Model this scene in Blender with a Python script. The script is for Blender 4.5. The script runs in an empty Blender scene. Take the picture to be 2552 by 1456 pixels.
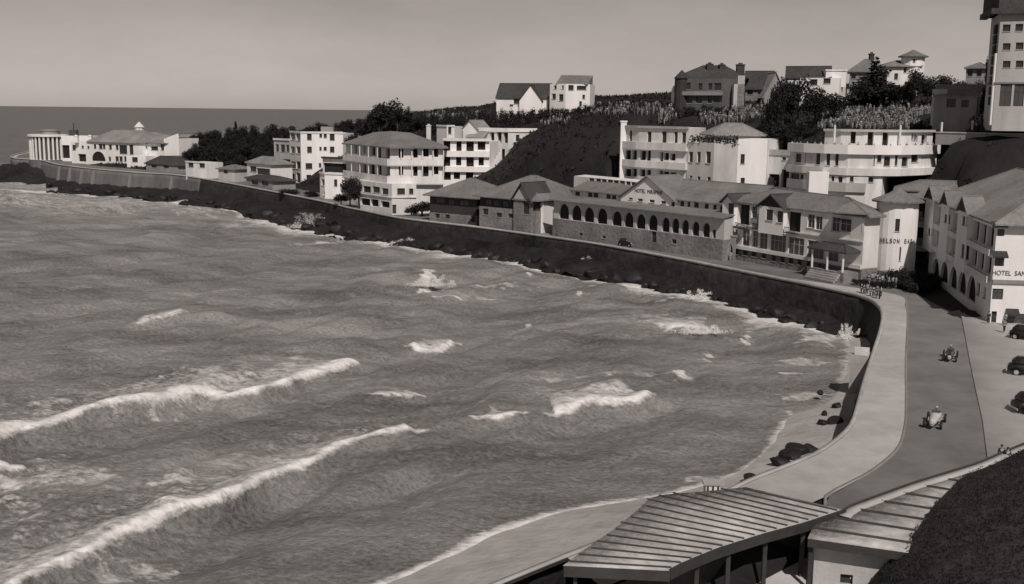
import bpy, bmesh, math, random
import numpy as np
from mathutils import Vector
random.seed(7); rng = np.random.default_rng(7)
SC = bpy.context.scene
COL = SC.collection
R = math.radians

# ------------------------------------------------------------------ camera
W_, H_ = 2551.0, 1456.0
HFOV = 50.0
FPX = (W_/2)/math.tan(R(HFOV/2))
CZ = 32.0
PITCH, ROLL = R(9.35), R(0.65)
cd = bpy.data.cameras.new("camera"); cam = bpy.data.objects.new("camera", cd); COL.objects.link(cam)
cd.sensor_width = 36.0; cd.lens = 18.0/math.tan(R(HFOV/2)); cd.clip_start = 0.5; cd.clip_end = 60000
cam.location = (0, 0, CZ)
from mathutils import Matrix
cam.matrix_world = Matrix.Translation((0, 0, CZ)) @ Matrix.Rotation(R(90)-PITCH, 4, 'X') @ Matrix.Rotation(ROLL, 4, 'Z')
SC.camera = cam

# ------------------------------------------------------------------ light
SUN_EL = R(47.0)
SUN_DIR = Vector((0.20, -0.98, 0)).normalized()*math.cos(SUN_EL) + Vector((0, 0, math.sin(SUN_EL)))
w = bpy.data.worlds.new("World"); SC.world = w; w.use_nodes = True
nt = w.node_tree; nt.nodes.clear()
sky = nt.nodes.new('ShaderNodeTexSky'); sky.sky_type = 'NISHITA'; sky.sun_disc = False
sky.sun_elevation = SUN_EL
sky.sun_rotation = math.atan2(SUN_DIR.x, SUN_DIR.y)
sky.air_density = 1.0; sky.dust_density = 0.25; sky.ozone_density = 1.0
bw = nt.nodes.new('ShaderNodeRGBToBW')
tint = nt.nodes.new('ShaderNodeMix'); tint.data_type = 'RGBA'; tint.blend_type = 'MULTIPLY'; tint.inputs[0].default_value = 1.0
bg = nt.nodes.new('ShaderNodeBackground'); wo = nt.nodes.new('ShaderNodeOutputWorld')
nt.links.new(sky.outputs[0], bw.inputs[0]); nt.links.new(bw.outputs[0], tint.inputs[6])
tint.inputs[7].default_value = (1.0, 0.895, 0.84, 1)
vt = nt.nodes.new('ShaderNodeTexCoord'); vm = nt.nodes.new('ShaderNodeMapping'); vm.inputs['Scale'].default_value = (1, 1, 3.0); vn = nt.nodes.new('ShaderNodeTexNoise'); vn.inputs['Scale'].default_value = 3.2; vn.inputs['Detail'].default_value = 7; vn.inputs['Roughness'].default_value = .6
nt.links.new(vt.outputs['Generated'], vm.inputs[0]); nt.links.new(vm.outputs[0], vn.inputs['Vector'])
vr = nt.nodes.new('ShaderNodeMapRange'); vr.inputs[1].default_value = .3; vr.inputs[2].default_value = .7; vr.inputs[3].default_value = .86; vr.inputs[4].default_value = 1.1; nt.links.new(vn.outputs[0], vr.inputs[0])
vmul = nt.nodes.new('ShaderNodeVectorMath'); vmul.operation = 'SCALE'; nt.links.new(tint.outputs[2], vmul.inputs[0]); nt.links.new(vr.outputs[0], vmul.inputs['Scale'])
nt.links.new(vmul.outputs[0], bg.inputs[0]); bg.inputs[1].default_value = 0.046
nt.links.new(bg.outputs[0], wo.inputs[0])
sd = bpy.data.lights.new("sun", 'SUN'); sd.energy = 3.1; sd.angle = R(0.6); sd.color = (1.0, 0.895, 0.83)
sun = bpy.data.objects.new("sun", sd); COL.objects.link(sun)
sun.rotation_euler = SUN_DIR.to_track_quat('Z', 'Y').to_euler()
SC.view_settings.view_transform = 'Standard'; SC.view_settings.look = 'None'
SC.view_settings.exposure = 0.2; SC.view_settings.gamma = 1.0

# ------------------------------------------------------------------ pixel measurements -> places in the world
_c, _s = math.cos(ROLL), math.sin(ROLL); _cp, _sp = math.cos(PITCH), math.sin(PITCH)
def ray(u, v):
    a = (u-W_/2)/FPX; b = -(v-H_/2)/FPX
    x = a*_c - b*_s; y = a*_s + b*_c
    return (x, _cp+y*_sp, -_sp+y*_cp)
def P(u, v, z=0.0):
    d = ray(u, v); t = (z-CZ)/d[2]; return (d[0]*t, d[1]*t)
def at(u, v, Y):
    d = ray(u, v); t = Y/d[1]; return (d[0]*t, Y, CZ+d[2]*t)
def XYat(u, v, Y):
    return at(u, v, Y)[:2]
def proj(X, Y, Z):
    z = Z-CZ; f = Y*_cp - z*_sp; up = Y*_sp + z*_cp
    x = X/f; y = up/f
    return (W_/2+(x*_c+y*_s)*FPX, H_/2-(-x*_s+y*_c)*FPX)
def zat(X, Y, v):
    lo, hi = -40.0, 120.0
    for _ in range(40):
        m = (lo+hi)/2
        if proj(X, Y, m)[1] > v: lo = m
        else: hi = m
    return m
def zoomfn(x0, y0, k):
    return lambda x, y: ((x0+x/k)/1.3037, (y0+y/k)/1.3037)
zA = zoomfn(0, 320, 3.002); zB = zoomfn(800, 360, 3.64); zC = zoomfn(1300, 200, 2.911)
zD = zoomfn(1900, 160, 2.911); zE = zoomfn(2500, 0, 2.2058); zF = zoomfn(1300, 540, 3.6457)
zG = zoomfn(1800, 540, 3.467); zH = zoomfn(2300, 540, 2.4873); zI = zoomfn(2500, 900, 2.4262)
zJ = zoomfn(1700, 1300, 2.4344); zK = zoomfn(2400, 1300, 2.4352); zP = zoomfn(2930, 560, 2.8005)
def wins(zf, lst, kind='w'):
    out = []
    for cx, cy, ww, hh in lst:
        k = 1.3 if kind in 'wo' else 1.04
        u0, v0 = zf(cx-ww/2*k, cy-hh/2*1.06); u1, v1 = zf(cx+ww/2*k, cy+hh/2*1.06)
        out.append((u0, v0, u1, v1, kind))
    return out

# ------------------------------------------------------------------ materials (black-and-white print: every base colour is a grey)
MATS = {}
def mat(name, g, rough=0.85, var=0.25, scale=1.5, bump=0.0, bscale=None, spec=0.3, streak=False, island=None):
    m = bpy.data.materials.new(name); m.use_nodes = True; n = m.node_tree; n.nodes.clear(); L = n.links.new
    out = n.nodes.new('ShaderNodeOutputMaterial'); b = n.nodes.new('ShaderNodeBsdfPrincipled'); L(b.outputs[0], out.inputs[0])
    b.inputs['Roughness'].default_value = rough; b.inputs['Specular IOR Level'].default_value = spec
    tc = n.nodes.new('ShaderNodeTexCoord'); mp = n.nodes.new('ShaderNodeMapping'); L(tc.outputs['Object'], mp.inputs[0])
    if streak: mp.inputs['Scale'].default_value = (1, 1, 0.25)
    nz = n.nodes.new('ShaderNodeTexNoise'); nz.inputs['Scale'].default_value = scale; nz.inputs['Detail'].default_value = 8; nz.inputs['Roughness'].default_value = 0.65
    L(mp.outputs[0], nz.inputs['Vector'])
    nz2 = n.nodes.new('ShaderNodeTexNoise'); nz2.inputs['Scale'].default_value = scale*0.13; nz2.inputs['Detail'].default_value = 3
    L(mp.outputs[0], nz2.inputs['Vector'])
    ad = n.nodes.new('ShaderNodeMath'); ad.operation = 'ADD'; L(nz.outputs[0], ad.inputs[0]); L(nz2.outputs[0], ad.inputs[1])
    mr = n.nodes.new('ShaderNodeMapRange'); L(ad.outputs[0], mr.inputs[0])
    mr.inputs[1].default_value = 0.65; mr.inputs[2].default_value = 1.35
    mr.inputs[3].default_value = g*(1-var); mr.inputs[4].default_value = min(0.85, g*(1+var))
    last = mr.outputs[0]
    if island:
        ge = n.nodes.new('ShaderNodeNewGeometry'); m2 = n.nodes.new('ShaderNodeMapRange')
        m2.inputs[3].default_value = island[0]; m2.inputs[4].default_value = island[1]
        pw = n.nodes.new('ShaderNodeMath'); pw.operation = 'POWER'; pw.inputs[1].default_value = island[2]
        L(ge.outputs['Random Per Island'], pw.inputs[0]); L(pw.outputs[0], m2.inputs[0])
        mu = n.nodes.new('ShaderNodeMath'); mu.operation = 'MULTIPLY'; L(last, mu.inputs[0]); L(m2.outputs[0], mu.inputs[1]); last = mu.outputs[0]
    cc = n.nodes.new('ShaderNodeCombineColor')
    for i in range(3): L(last, cc.inputs[i])
    L(cc.outputs[0], b.inputs['Base Color'])
    if bump:
        bt = n.nodes.new('ShaderNodeTexNoise'); bt.inputs['Scale'].default_value = bscale or scale*3; bt.inputs['Detail'].default_value = 8
        L(tc.outputs['Object'], bt.inputs['Vector'])
        bm = n.nodes.new('ShaderNodeBump'); bm.inputs['Strength'].default_value = bump; bm.inputs['Distance'].default_value = 0.3
        L(bt.outputs[0], bm.inputs['Height']); L(bm.outputs[0], b.inputs['Normal'])
    MATS[name] = m; return m
mat('white_plaster', 0.62, var=0.26, scale=0.6, bump=0.15, bscale=4, streak=True)
mat('bright_plaster', 0.77, var=0.16, scale=0.5, bump=0.12, bscale=4, streak=True)
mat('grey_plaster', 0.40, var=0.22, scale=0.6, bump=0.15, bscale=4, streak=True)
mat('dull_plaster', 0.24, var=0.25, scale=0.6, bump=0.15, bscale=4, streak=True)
mat('stone_grey', 0.18, var=0.45, scale=1.6, bump=0.6, bscale=1.3)
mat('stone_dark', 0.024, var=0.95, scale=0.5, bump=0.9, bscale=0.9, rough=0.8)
mat('wet_rock', 0.016, var=0.7, scale=0.6, bump=1.0, bscale=0.8, rough=0.6)
mat('pale_concrete', 0.13, var=0.4, scale=0.35, bump=0.4, bscale=1.0, streak=True)
mat('coping', 0.34, var=0.3, scale=0.7)
mat('tile_roof', 0.16, var=0.35, scale=1.2, bump=0.5, bscale=3.0)
mat('dark_roof', 0.05, var=0.4, scale=1.2, bump=0.5, bscale=3.0)
mat('pale_roof', 0.21, var=0.35, scale=1.2, bump=0.5, bscale=3.0)
mat('sheet_roof', 0.36, var=0.5, scale=1.3, bump=0.3, bscale=2.0)
mat('batten', 0.05, var=0.3, scale=2)  # dark tone puts the battens' shadow lines into their colour
mat('dark_wood', 0.036, var=0.4, scale=1.5)
mat('hollow_shade', 0.026, var=0.3, scale=1, spec=0.1)  # near-black colour that paints in the shade of deep openings
mat('glass', 0.03, var=0.2, scale=1, rough=0.25, spec=0.5)
mat('glass_grey', 0.07, var=0.3, scale=0.8, rough=0.3, spec=0.5)
mat('frame_white', 0.5, var=0.15)
mat('frame_dark', 0.05, var=0.2)
mat('asphalt', 0.145, var=0.45, scale=0.2, bump=0.08, bscale=6)
mat('promenade_paving', 0.36, var=0.32, scale=0.3, bump=0.08, bscale=6)
mat('forecourt_gravel', 0.50, var=0.3, scale=0.25, bump=0.06, bscale=6)
mat('sand', 0.34, var=0.3, scale=0.35, bump=0.5, bscale=1.2)
mat('scrub_ground', 0.013, var=0.6, scale=0.25, bump=1.0, bscale=0.8)
mat('bank_ground', 0.022, var=0.5, scale=0.6, bump=1.0, bscale=2.0)
mat('leaf', 0.045, var=0.4, scale=0.5, island=(0.35, 1.7, 1.3))
mat('leaf_dark', 0.018, var=0.4, scale=0.5, island=(0.35, 1.8, 1.3))
mat('agave_leaf', 0.028, var=0.4, scale=0.4, island=(0.3, 2.2, 3.0))
mat('bank_leaf', 0.022, var=0.5, scale=0.5, island=(0.5, 1.7, 2.0))
mat('kerb_stone', 0.20, var=0.3, scale=0.7)
mat('shaded_plaster', 0.46, var=0.28, scale=0.6, bump=0.15, bscale=4, streak=True)  # greyer copy of the white plaster, the arcade's grazing shade in its colour
mat('crowd_cloth', 0.12, var=0.1, island=(0.15, 2.5, 1.7))
mat('bark', 0.04, var=0.3)
mat('spray', 0.80, var=0.08, scale=2)
mat('ink', 0.09, var=0.1)
mat('skin', 0.35, var=0.1)
mat('cloth_dark', 0.03, var=0.3); mat('cloth_light', 0.36, var=0.15); mat('cloth_mid', 0.16, var=0.2); mat('dull_brown', 0.1, var=0.3)
mat('hair', 0.02, var=0.2)
mat('car_black', 0.018, var=0.2, rough=0.3, spec=0.5); mat('car_cream', 0.5, var=0.1, rough=0.35, spec=0.5); mat('car_grey', 0.10, var=0.2, rough=0.35, spec=0.5)
mat('rubber', 0.02, var=0.2); mat('chrome', 0.4, var=0.1, rough=0.25, spec=0.8)

# ------------------------------------------------------------------ object helpers
def tag(o, label=None, cat=None, group=None, kind=None):
    if label: o['label'] = label
    if cat: o['category'] = cat
    if group: o['group'] = group
    if kind: o['kind'] = kind
    return o
def thing(name, loc, label, cat, group=None, rz=0.0):
    o = bpy.data.objects.new(name, None); o.empty_display_size = 1; COL.objects.link(o)
    o.location = loc; o.rotation_euler = (0, 0, rz)
    return tag(o, label, cat, group, 'thing')
def copy_tree(o, parent=None):
    c = o.copy(); COL.objects.link(c); c.parent = parent
    for ch in list(o.children): copy_tree(ch, c)
    return c
class MB:
    def __init__(s): s.v = []; s.f = []
    def quad(s, *pts):
        i = len(s.v); s.v += [tuple(p) for p in pts]; s.f.append(tuple(range(i, i+len(pts))))
    def box(s, o, ax, ay, az):
        o, ax, ay, az = Vector(o), Vector(ax), Vector(ay), Vector(az)
        c = [o, o+ax, o+ax+ay, o+ay]; i = len(s.v)
        s.v += [tuple(p) for p in c] + [tuple(p+az) for p in c]
        s.f += [(i+3, i+2, i+1, i), (i+4, i+5, i+6, i+7)] + [(i+k, i+(k+1) % 4, i+4+(k+1) % 4, i+4+k) for k in range(4)]
    def cbox(s, c, sx, sy, sz):
        s.box((c[0]-sx/2, c[1]-sy/2, c[2]), (sx, 0, 0), (0, sy, 0), (0, 0, sz))
    def prism(s, poly, z0, z1, bottom=False):
        n = len(poly); i = len(s.v)
        s.v += [(p[0], p[1], z0) for p in poly] + [(p[0], p[1], z1) for p in poly]
        s.f += [(i+k, i+(k+1) % n, i+n+(k+1) % n, i+n+k) for k in range(n)]
        s.f.append(tuple(i+n+k for k in range(n)))
        if bottom: s.f.append(tuple(i+n-1-k for k in range(n)))
    def lathe(s, c, prof, n=16):
        i = len(s.v)
        for r, z in prof:
            for k in range(n):
                a = 2*math.pi*k/n; s.v.append((c[0]+r*math.cos(a), c[1]+r*math.sin(a), c[2]+z))
        for j in range(len(prof)-1):
            for k in range(n):
                s.f.append((i+j*n+k, i+j*n+(k+1) % n, i+(j+1)*n+(k+1) % n, i+(j+1)*n+k))
        s.f.append(tuple(i+(len(prof)-1)*n+k for k in range(n)))
    def tube(s, pts, rads, n=8):
        pts = [Vector(p) for p in pts]; i0 = len(s.v)
        for j, p in enumerate(pts):
            d = (pts[min(j+1, len(pts)-1)]-pts[max(j-1, 0)]).normalized()
            a = d.orthogonal().normalized(); b = d.cross(a)
            for k in range(n):
                t = 2*math.pi*k/n; s.v.append(tuple(p+(a*math.cos(t)+b*math.sin(t))*rads[j]))
        for j in range(len(pts)-1):
            for k in range(n):
                s.f.append((i0+j*n+k, i0+j*n+(k+1) % n, i0+(j+1)*n+(k+1) % n, i0+(j+1)*n+k))
        s.f.append(tuple(i0+k for k in range(n))[::-1]); s.f.append(tuple(i0+(len(pts)-1)*n+k for k in range(n)))
    def build(s, name, m, parent=None, smooth=False, off=None):
        me = bpy.data.meshes.new(name)
        if off is None and parent is not None:
            off = Vector((0, 0, 0)); p = parent
            while p is not None: off = off + p.location; p = p.parent
        v = s.v if off is None else [(a-off[0], b-off[1], c-off[2]) for a, b, c in s.v]
        me.from_pydata(v, [], s.f); me.update()
        if smooth: me.polygons.foreach_set('use_smooth', [True]*len(me.polygons))
        me.materials.append(MATS[m] if isinstance(m, str) else m)
        o = bpy.data.objects.new(name, me); COL.objects.link(o)
        if parent is not None: o.parent = parent
        return o
def np_mesh(name, V, F, m, parent=None, smooth=False):
    me = bpy.data.meshes.new(name); V = np.asarray(V, dtype=np.float32); F = np.asarray(F, dtype=np.int32)
    k = F.shape[1]
    me.vertices.add(len(V)); me.vertices.foreach_set('co', V.ravel())
    me.loops.add(F.size); me.loops.foreach_set('vertex_index', F.ravel())
    me.polygons.add(len(F)); me.polygons.foreach_set('loop_start', np.arange(0, F.size, k, dtype=np.int32))
    me.update(calc_edges=True)
    if smooth: me.polygons.foreach_set('use_smooth', np.ones(len(F), dtype=bool))
    me.materials.append(MATS[m] if isinstance(m, str) else m)
    o = bpy.data.objects.new(name, me); COL.objects.link(o)
    if parent is not None: o.parent = parent
    return o
def vnoise(x, y, seed=0):
    # smooth value noise, numpy
    xi = np.floor(x).astype(np.int64); yi = np.floor(y).astype(np.int64); xf = x-xi; yf = y-yi
    def h(a, b):
        n = (a*374761393 + b*668265263 + seed*982451653) & 0x7fffffff
        n = ((n ^ (n >> 13))*1274126177) & 0x7fffffff
        return ((n ^ (n >> 16)) & 0xffff)/65535.0
    u = xf*xf*(3-2*xf); v = yf*yf*(3-2*yf)
    return (h(xi, yi)*(1-u)+h(xi+1, yi)*u)*(1-v) + (h(xi, yi+1)*(1-u)+h(xi+1, yi+1)*u)*v
def fbm(x, y, o=4, seed=0):
    r = 0; a = 0.5; t = 0
    for k in range(o):
        r = r + a*vnoise(x, y, seed+k*17); t += a; a *= 0.5; x, y = (x*0.8-y*0.6)*2.03+11.3, (x*0.6+y*0.8)*2.03+4.7
    return r/t

# ------------------------------------------------------------------ walls with real openings
def area(p): return sum(p[i][0]*p[(i+1) % len(p)][1]-p[(i+1) % len(p)][0]*p[i][1] for i in range(len(p)))/2
MISS = []
class Edge:
    def __init__(s, A, B):
        s.A = Vector((A[0], A[1], 0)); s.B = Vector((B[0], B[1], 0)); s.L = (s.B-s.A).length
        s.d = (s.B-s.A)/max(s.L, 1e-6); s.n = Vector((s.d.y, -s.d.x, 0))
    def hit(s, u, v):
        d = Vector(ray(u, v)); dn = d.dot(s.n)
        if dn >= -1e-6: return None
        O = Vector((0, 0, CZ)); t = (s.A-O).dot(s.n)/dn
        if t <= 0: return None
        p = O+d*t; return (t, (p-s.A).dot(s.d), p.z)
    def pt(s, a, z, out=0.0):
        p = s.A+s.d*a+s.n*out; return (p.x, p.y, z)
def wall_on(mb, e, z0, z1, ops, depth=0.35):
    ss = sorted(set([0, e.L]+[x for o in ops for x in (o[0], o[1])])); zs = sorted(set([z0, z1]+[x for o in ops for x in (o[2], o[3])]))
    for i in range(len(ss)-1):
        for j in range(len(zs)-1):
            a, b, c, d = ss[i], ss[i+1], zs[j], zs[j+1]
            if b-a < 1e-4 or d-c < 1e-4: continue
            ms, mz = (a+b)/2, (c+d)/2
            if any(o[0] < ms < o[1] and o[2] < mz < o[3] for o in ops): continue
            mb.quad(e.pt(a, c), e.pt(b, c), e.pt(b, d), e.pt(a, d))
    for o in ops:
        a, b, c, d = o[:4]; k = o[4]; dp = depth_of(k, depth)
        mb.quad(e.pt(a, c), e.pt(b, c), e.pt(b, c, -dp), e.pt(a, c, -dp))
        mb.quad(e.pt(a, d), e.pt(a, d, -dp), e.pt(b, d, -dp), e.pt(b, d))
        mb.quad(e.pt(a, c), e.pt(a, c, -dp), e.pt(a, d, -dp), e.pt(a, d))
        mb.quad(e.pt(b, c), e.pt(b, d), e.pt(b, d, -dp), e.pt(b, c, -dp))
        if k == 'a':
            r = (b-a)/2; cs = (a+b)/2; zc = max(c, d-r*1.15); ry = d-zc
            arc = [(cs-r*math.cos(t), zc+ry*math.sin(t)) for t in [math.pi*q/12 for q in range(13)]]
            for q in range(12):
                cor = (a, d) if q < 6 else (b, d)
                p, p2 = arc[q], arc[q+1]
                mb.quad(e.pt(*cor, -0.002), e.pt(*p, -0.002), e.pt(*p2, -0.002))
                mb.quad(e.pt(*p, -0.002), e.pt(*p, -dp), e.pt(*p2, -dp), e.pt(*p2, -0.002))
def depth_of(k, d): return {'w': d, 'b': d, 'g': 0.22, 'd': d, 'o': 0.75, 'a': 0.45, 's': 0.3}[k]
def openings_parts(root, e, ops, depth, frame='frame_white'):
    for o in ops:
        a, b, c, d = o[:4]; k = o[4]; dp = depth_of(k, depth)-0.03
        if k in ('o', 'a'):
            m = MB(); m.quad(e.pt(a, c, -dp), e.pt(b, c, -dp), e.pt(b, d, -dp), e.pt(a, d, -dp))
            nm = 'balcony' if k == 'o' else 'arch_shade'  # flat dark sheet closes the opening, standing in for its shaded depth
            if k == 'o' and b-a > 1.2:   # french window bars on the dark sheet that paints the balcony's shade
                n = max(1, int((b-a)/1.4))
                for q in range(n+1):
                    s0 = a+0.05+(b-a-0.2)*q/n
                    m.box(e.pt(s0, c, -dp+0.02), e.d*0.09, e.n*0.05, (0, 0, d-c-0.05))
            m.build(nm, 'hollow_shade' , root)
        elif k == 'd':
            m = MB(); m.box(e.pt(a, c, -dp), e.d*(b-a), e.n*0.05, (0, 0, d-c)); dr = m.build('door', 'dark_wood', root)
            h = MB(); h.box(e.pt(a+(b-a)*0.8, c+(d-c)*0.45, -dp+0.05), e.d*0.06, e.n*0.06, (0, 0, 0.15)); h.build('handle', 'chrome', dr)
        elif k == 's':
            m = MB(); n = max(3, int((d-c)/0.16))
            for q in range(n):
                m.box(e.pt(a, c+(d-c)*q/n, -dp), e.d*(b-a), e.n*0.03+Vector((0, 0, -0.05)), (0, 0, (d-c)/n*0.8))
            m.box(e.pt(a, c, -dp-0.02), e.d*(b-a), e.n*0.01, (0, 0, d-c))
            m.build('shutter', 'dark_wood', root)
        else:
            t = 0.05 if (b-a) < 1.0 else 0.08; m = MB(); fd = e.n*0.06
            m.box(e.pt(a, c, -dp), e.d*t, fd, (0, 0, d-c)); m.box(e.pt(b-t, c, -dp), e.d*t, fd, (0, 0, d-c))
            m.box(e.pt(a+t, d-t, -dp), e.d*(b-a-2*t), fd, (0, 0, t)); m.box(e.pt(a+t, c, -dp), e.d*(b-a-2*t), fd, (0, 0, t))
            nv = max(1, int(round((b-a)/1.1)))
            for q in range(1, nv+(1 if nv == 1 else 0)):
                s0 = a+(b-a)*q/(nv if nv > 1 else 2)-0.03; m.box(e.pt(s0, c+t, -dp+0.003), e.d*0.06, fd, (0, 0, d-c-2*t))
            if d-c > 1.1:
                m.box(e.pt(a+t, c+(d-c)*0.62, -dp+0.006), e.d*(b-a-2*t), fd, (0, 0, 0.06))
            f = m.build('window', 'frame_dark' if frame == 'frame_dark' else frame, root)
            p = MB(); p.quad(e.pt(a+.02, c+.02, -dp+0.02), e.pt(b-.02, c+.02, -dp+0.02), e.pt(b-.02, d-.02, -dp+0.02), e.pt(a+.02, d-.02, -dp+0.02))
            p.build('pane', 'glass_grey' if k == 'g' else 'glass', f)
            if k == 'w':
                sl = MB(); sl.box(e.pt(a-.08, c-.12, -0.03), e.d*(b-a+.16), e.n*0.13, (0, 0, 0.1)); sl.build('sill', 'coping', f)
def ccw(poly): return list(poly) if area(poly) > 0 else list(poly)[::-1]
def foot(front, back):
    return ccw(list(front)+[(p[0]+back[0], p[1]+back[1]) for p in reversed(front)])
def block(root, name, poly, z0, z1, m, ops=(), depth=0.35, cap=True, frame='frame_dark', only=None):
    """walls round a footprint, with an opening cut wherever one was measured in the photograph"""
    poly = ccw(poly); n = len(poly); es = [Edge(poly[i], poly[(i+1) % n]) for i in range(n)]
    per = [[] for _ in es]
    for u0, v0, u1, v1, k in ops:
        uc, vc = (u0+u1)/2, (v0+v1)/2; best = None
        for i, e in enumerate(es):
            h = e.hit(uc, vc)
            if h and -0.3 < h[1] < e.L+0.3 and (best is None or h[0] < best[0]): best = (h[0], i)
        if best is None: MISS.append((name, round(uc), round(vc))); continue
        e = es[best[1]]; a, b = e.hit(u0, vc), e.hit(u1, vc); c, d = e.hit(uc, v1), e.hit(uc, v0)
        s0, s1 = max(0.12, min(a[1], b[1])), min(e.L-0.12, max(a[1], b[1])); c0, c1 = max(z0+0.05, c[2]), min(z1-0.08, d[2])
        if s1-s0 < 0.15 or c1-c0 < 0.15: MISS.append((name, 'small', round(uc), round(vc))); continue
        if any(not (s1 < q[0]+.0 or s0 > q[1] or c1 < q[2] or c0 > q[3]) for q in per[best[1]]):
            for q in per[best[1]]:
                if not (s1 < q[0] or s0 > q[1] or c1 < q[2] or c0 > q[3]):
                    if abs(s0-q[1]) < abs(s1-q[0]): s0 = q[1]+0.12
                    else: s1 = q[0]-0.12
            if s1-s0 < 0.2: MISS.append((name, 'overlap', round(uc), round(vc))); continue
        per[best[1]].append((s0, s1, c0, c1, k))
    mb = MB()
    for e, o in zip(es, per):
        if e.L > 0.01: wall_on(mb, e, z0, z1, o, depth)
    if cap: mb.quad(*[(p[0], p[1], z1) for p in poly])
    w = mb.build(name, m, root)
    for e, o in zip(es, per): openings_parts(root, e, o, depth, frame)
    return w
def band(root, name, line, z0, z1, m, proud=0.25, back=0.1, closed=False):
    """a strip that follows a line of points: parapet, cornice, balcony front"""
    mb = MB(); pts = [Vector((p[0], p[1], 0)) for p in line]; n = len(pts)
    outs = []
    for i in range(n):
        d = (pts[min(i+1, n-1)]-pts[max(i-1, 0)]).normalized(); outs.append(Vector((d.y, -d.x, 0)))
    O = [p+o*proud for p, o in zip(pts, outs)]; I = [p-o*back for p, o in zip(pts, outs)]
    for i in range(n-1):
        a, b, c, d = O[i], O[i+1], I[i+1], I[i]
        z = Vector((0, 0, z0)); Z = Vector((0, 0, z1))
        mb.quad(a+z, b+z, b+Z, a+Z); mb.quad(c+z, d+z, d+Z, c+Z); mb.quad(a+Z, b+Z, c+Z, d+Z); mb.quad(d+z, c+z, b+z, a+z)
    for a, d in ((O[0], I[0]), (O[-1], I[-1])):
        mb.quad(a+Vector((0, 0, z0)), d+Vector((0, 0, z0)), d+Vector((0, 0, z1)), a+Vector((0, 0, z1)))
    return mb.build(name, m, root)
def hip(root, c4, z, h, m='tile_roof', over=0.7, inset=0.5, name='roof', along=0):
    """hip roof on four corners c4 (ridge runs parallel to edge 0-1 when along=0)"""
    c = [Vector((p[0], p[1], 0)) for p in c4]; ce = sum(c, Vector())/4
    if along: c = c[1:]+c[:1]
    e = [p+(p-ce).normalized()*over*1.4 for p in c]
    ma, mc = (c[1]+c[2])/2, (c[3]+c[0])/2
    half = min((c[0]-c[3]).length, (c[0]-c[1]).length)/2*max(.9, inset)
    d = (ma-mc); L = d.length; d = d/L
    r1, r0 = ma-d*min(half, L*0.49), mc+d*min(half, L*0.49)
    Z = Vector((0, 0, z)); T = Vector((0, 0, z+0.22)); Hh = Vector((0, 0, z+h))
    mb = MB()
    mb.quad(e[0]+T, e[1]+T, r1+Hh, r0+Hh); mb.quad(e[1]+T, e[2]+T, r1+Hh); mb.quad(e[2]+T, e[3]+T, r0+Hh, r1+Hh); mb.quad(e[3]+T, e[0]+T, r0+Hh)
    for i in range(4): mb.quad(e[i]+Z, e[(i+1) % 4]+Z, e[(i+1) % 4]+T, e[i]+T)
    mb.quad(e[3]+Z, e[2]+Z, e[1]+Z, e[0]+Z)
    ro = mb.build(name, m, root)
    rc = MB()
    for a, b in ((r0, r1), (r0, e[0]), (r0, e[3]), (r1, e[1]), (r1, e[2])):
        A = a+Hh; B = b+(Hh if b in (r0, r1) else T); rc.tube([A, (A+B)/2, B], [.13]*3, 6)
    rc.build('ridge_tiles', m, ro)
    return ro
def gable(root, c4, z, h, m='tile_roof', over=0.5, wallm='white_plaster', name='roof', along=0, walls=True):
    c = [Vector((p[0], p[1], 0)) for p in c4]
    if along: c = c[1:]+c[:1]
    ma, mc = (c[1]+c[2])/2, (c[3]+c[0])/2; d = (ma-mc).normalized(); s = (c[0]-c[3]).normalized()
    Z = Vector((0, 0, z)); Hh = Vector((0, 0, z+h)); half = (c[0]-c[3]).length/2; k = h/half
    if walls:
        g = MB(); g.quad(c[1]+Z, c[2]+Z, ma+Hh); g.build('gable_wall', wallm, root); g = MB(); g.quad(c[3]+Z, c[0]+Z, mc+Hh); g.build('gable_wall', wallm, root)
    dz = Vector((0, 0, -over*k)); th = Vector((0, 0, 0.25))
    mb = MB(); A, B = ma+d*over, mc-d*over
    for sg, i, j in ((1, 0, 1), (-1, 3, 2)):
        p, q = c[i]+s*sg*over-d*over+Z+dz, c[j]+s*sg*over+d*over+Z+dz
        ra, rb = A+Hh, B+Hh; e3 = Vector((0, 0, .03))
        mb.quad(p+th, q+th, ra+th, rb+th); mb.quad(p+e3, rb+e3, ra+e3, q+e3); mb.quad(p+e3, q+e3, q+th, p+th); mb.quad(q+e3, ra+e3, ra+th, q+th); mb.quad(p+e3, p+th, rb+th, rb+e3)
    ro = mb.build(name, m, root)
    rc = MB(); rc.tube([A+Hh+th, (A+B)/2+Hh+th, B+Hh+th], [.12]*3, 6); rc.build('ridge_tiles', m, ro)
    return ro
def chimney(root, x, y, z0, z1, s=0.9, m='stone_grey'):
    mb = MB(); mb.cbox((x, y, z0), s, s, z1-z0-0.25); mb.cbox((x, y, z1-0.25), s+.25, s+.25, 0.25); mb.cbox((x, y, z1), s*.5, s*.5, 0.35)
    return mb.build('chimney', m, root)
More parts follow.
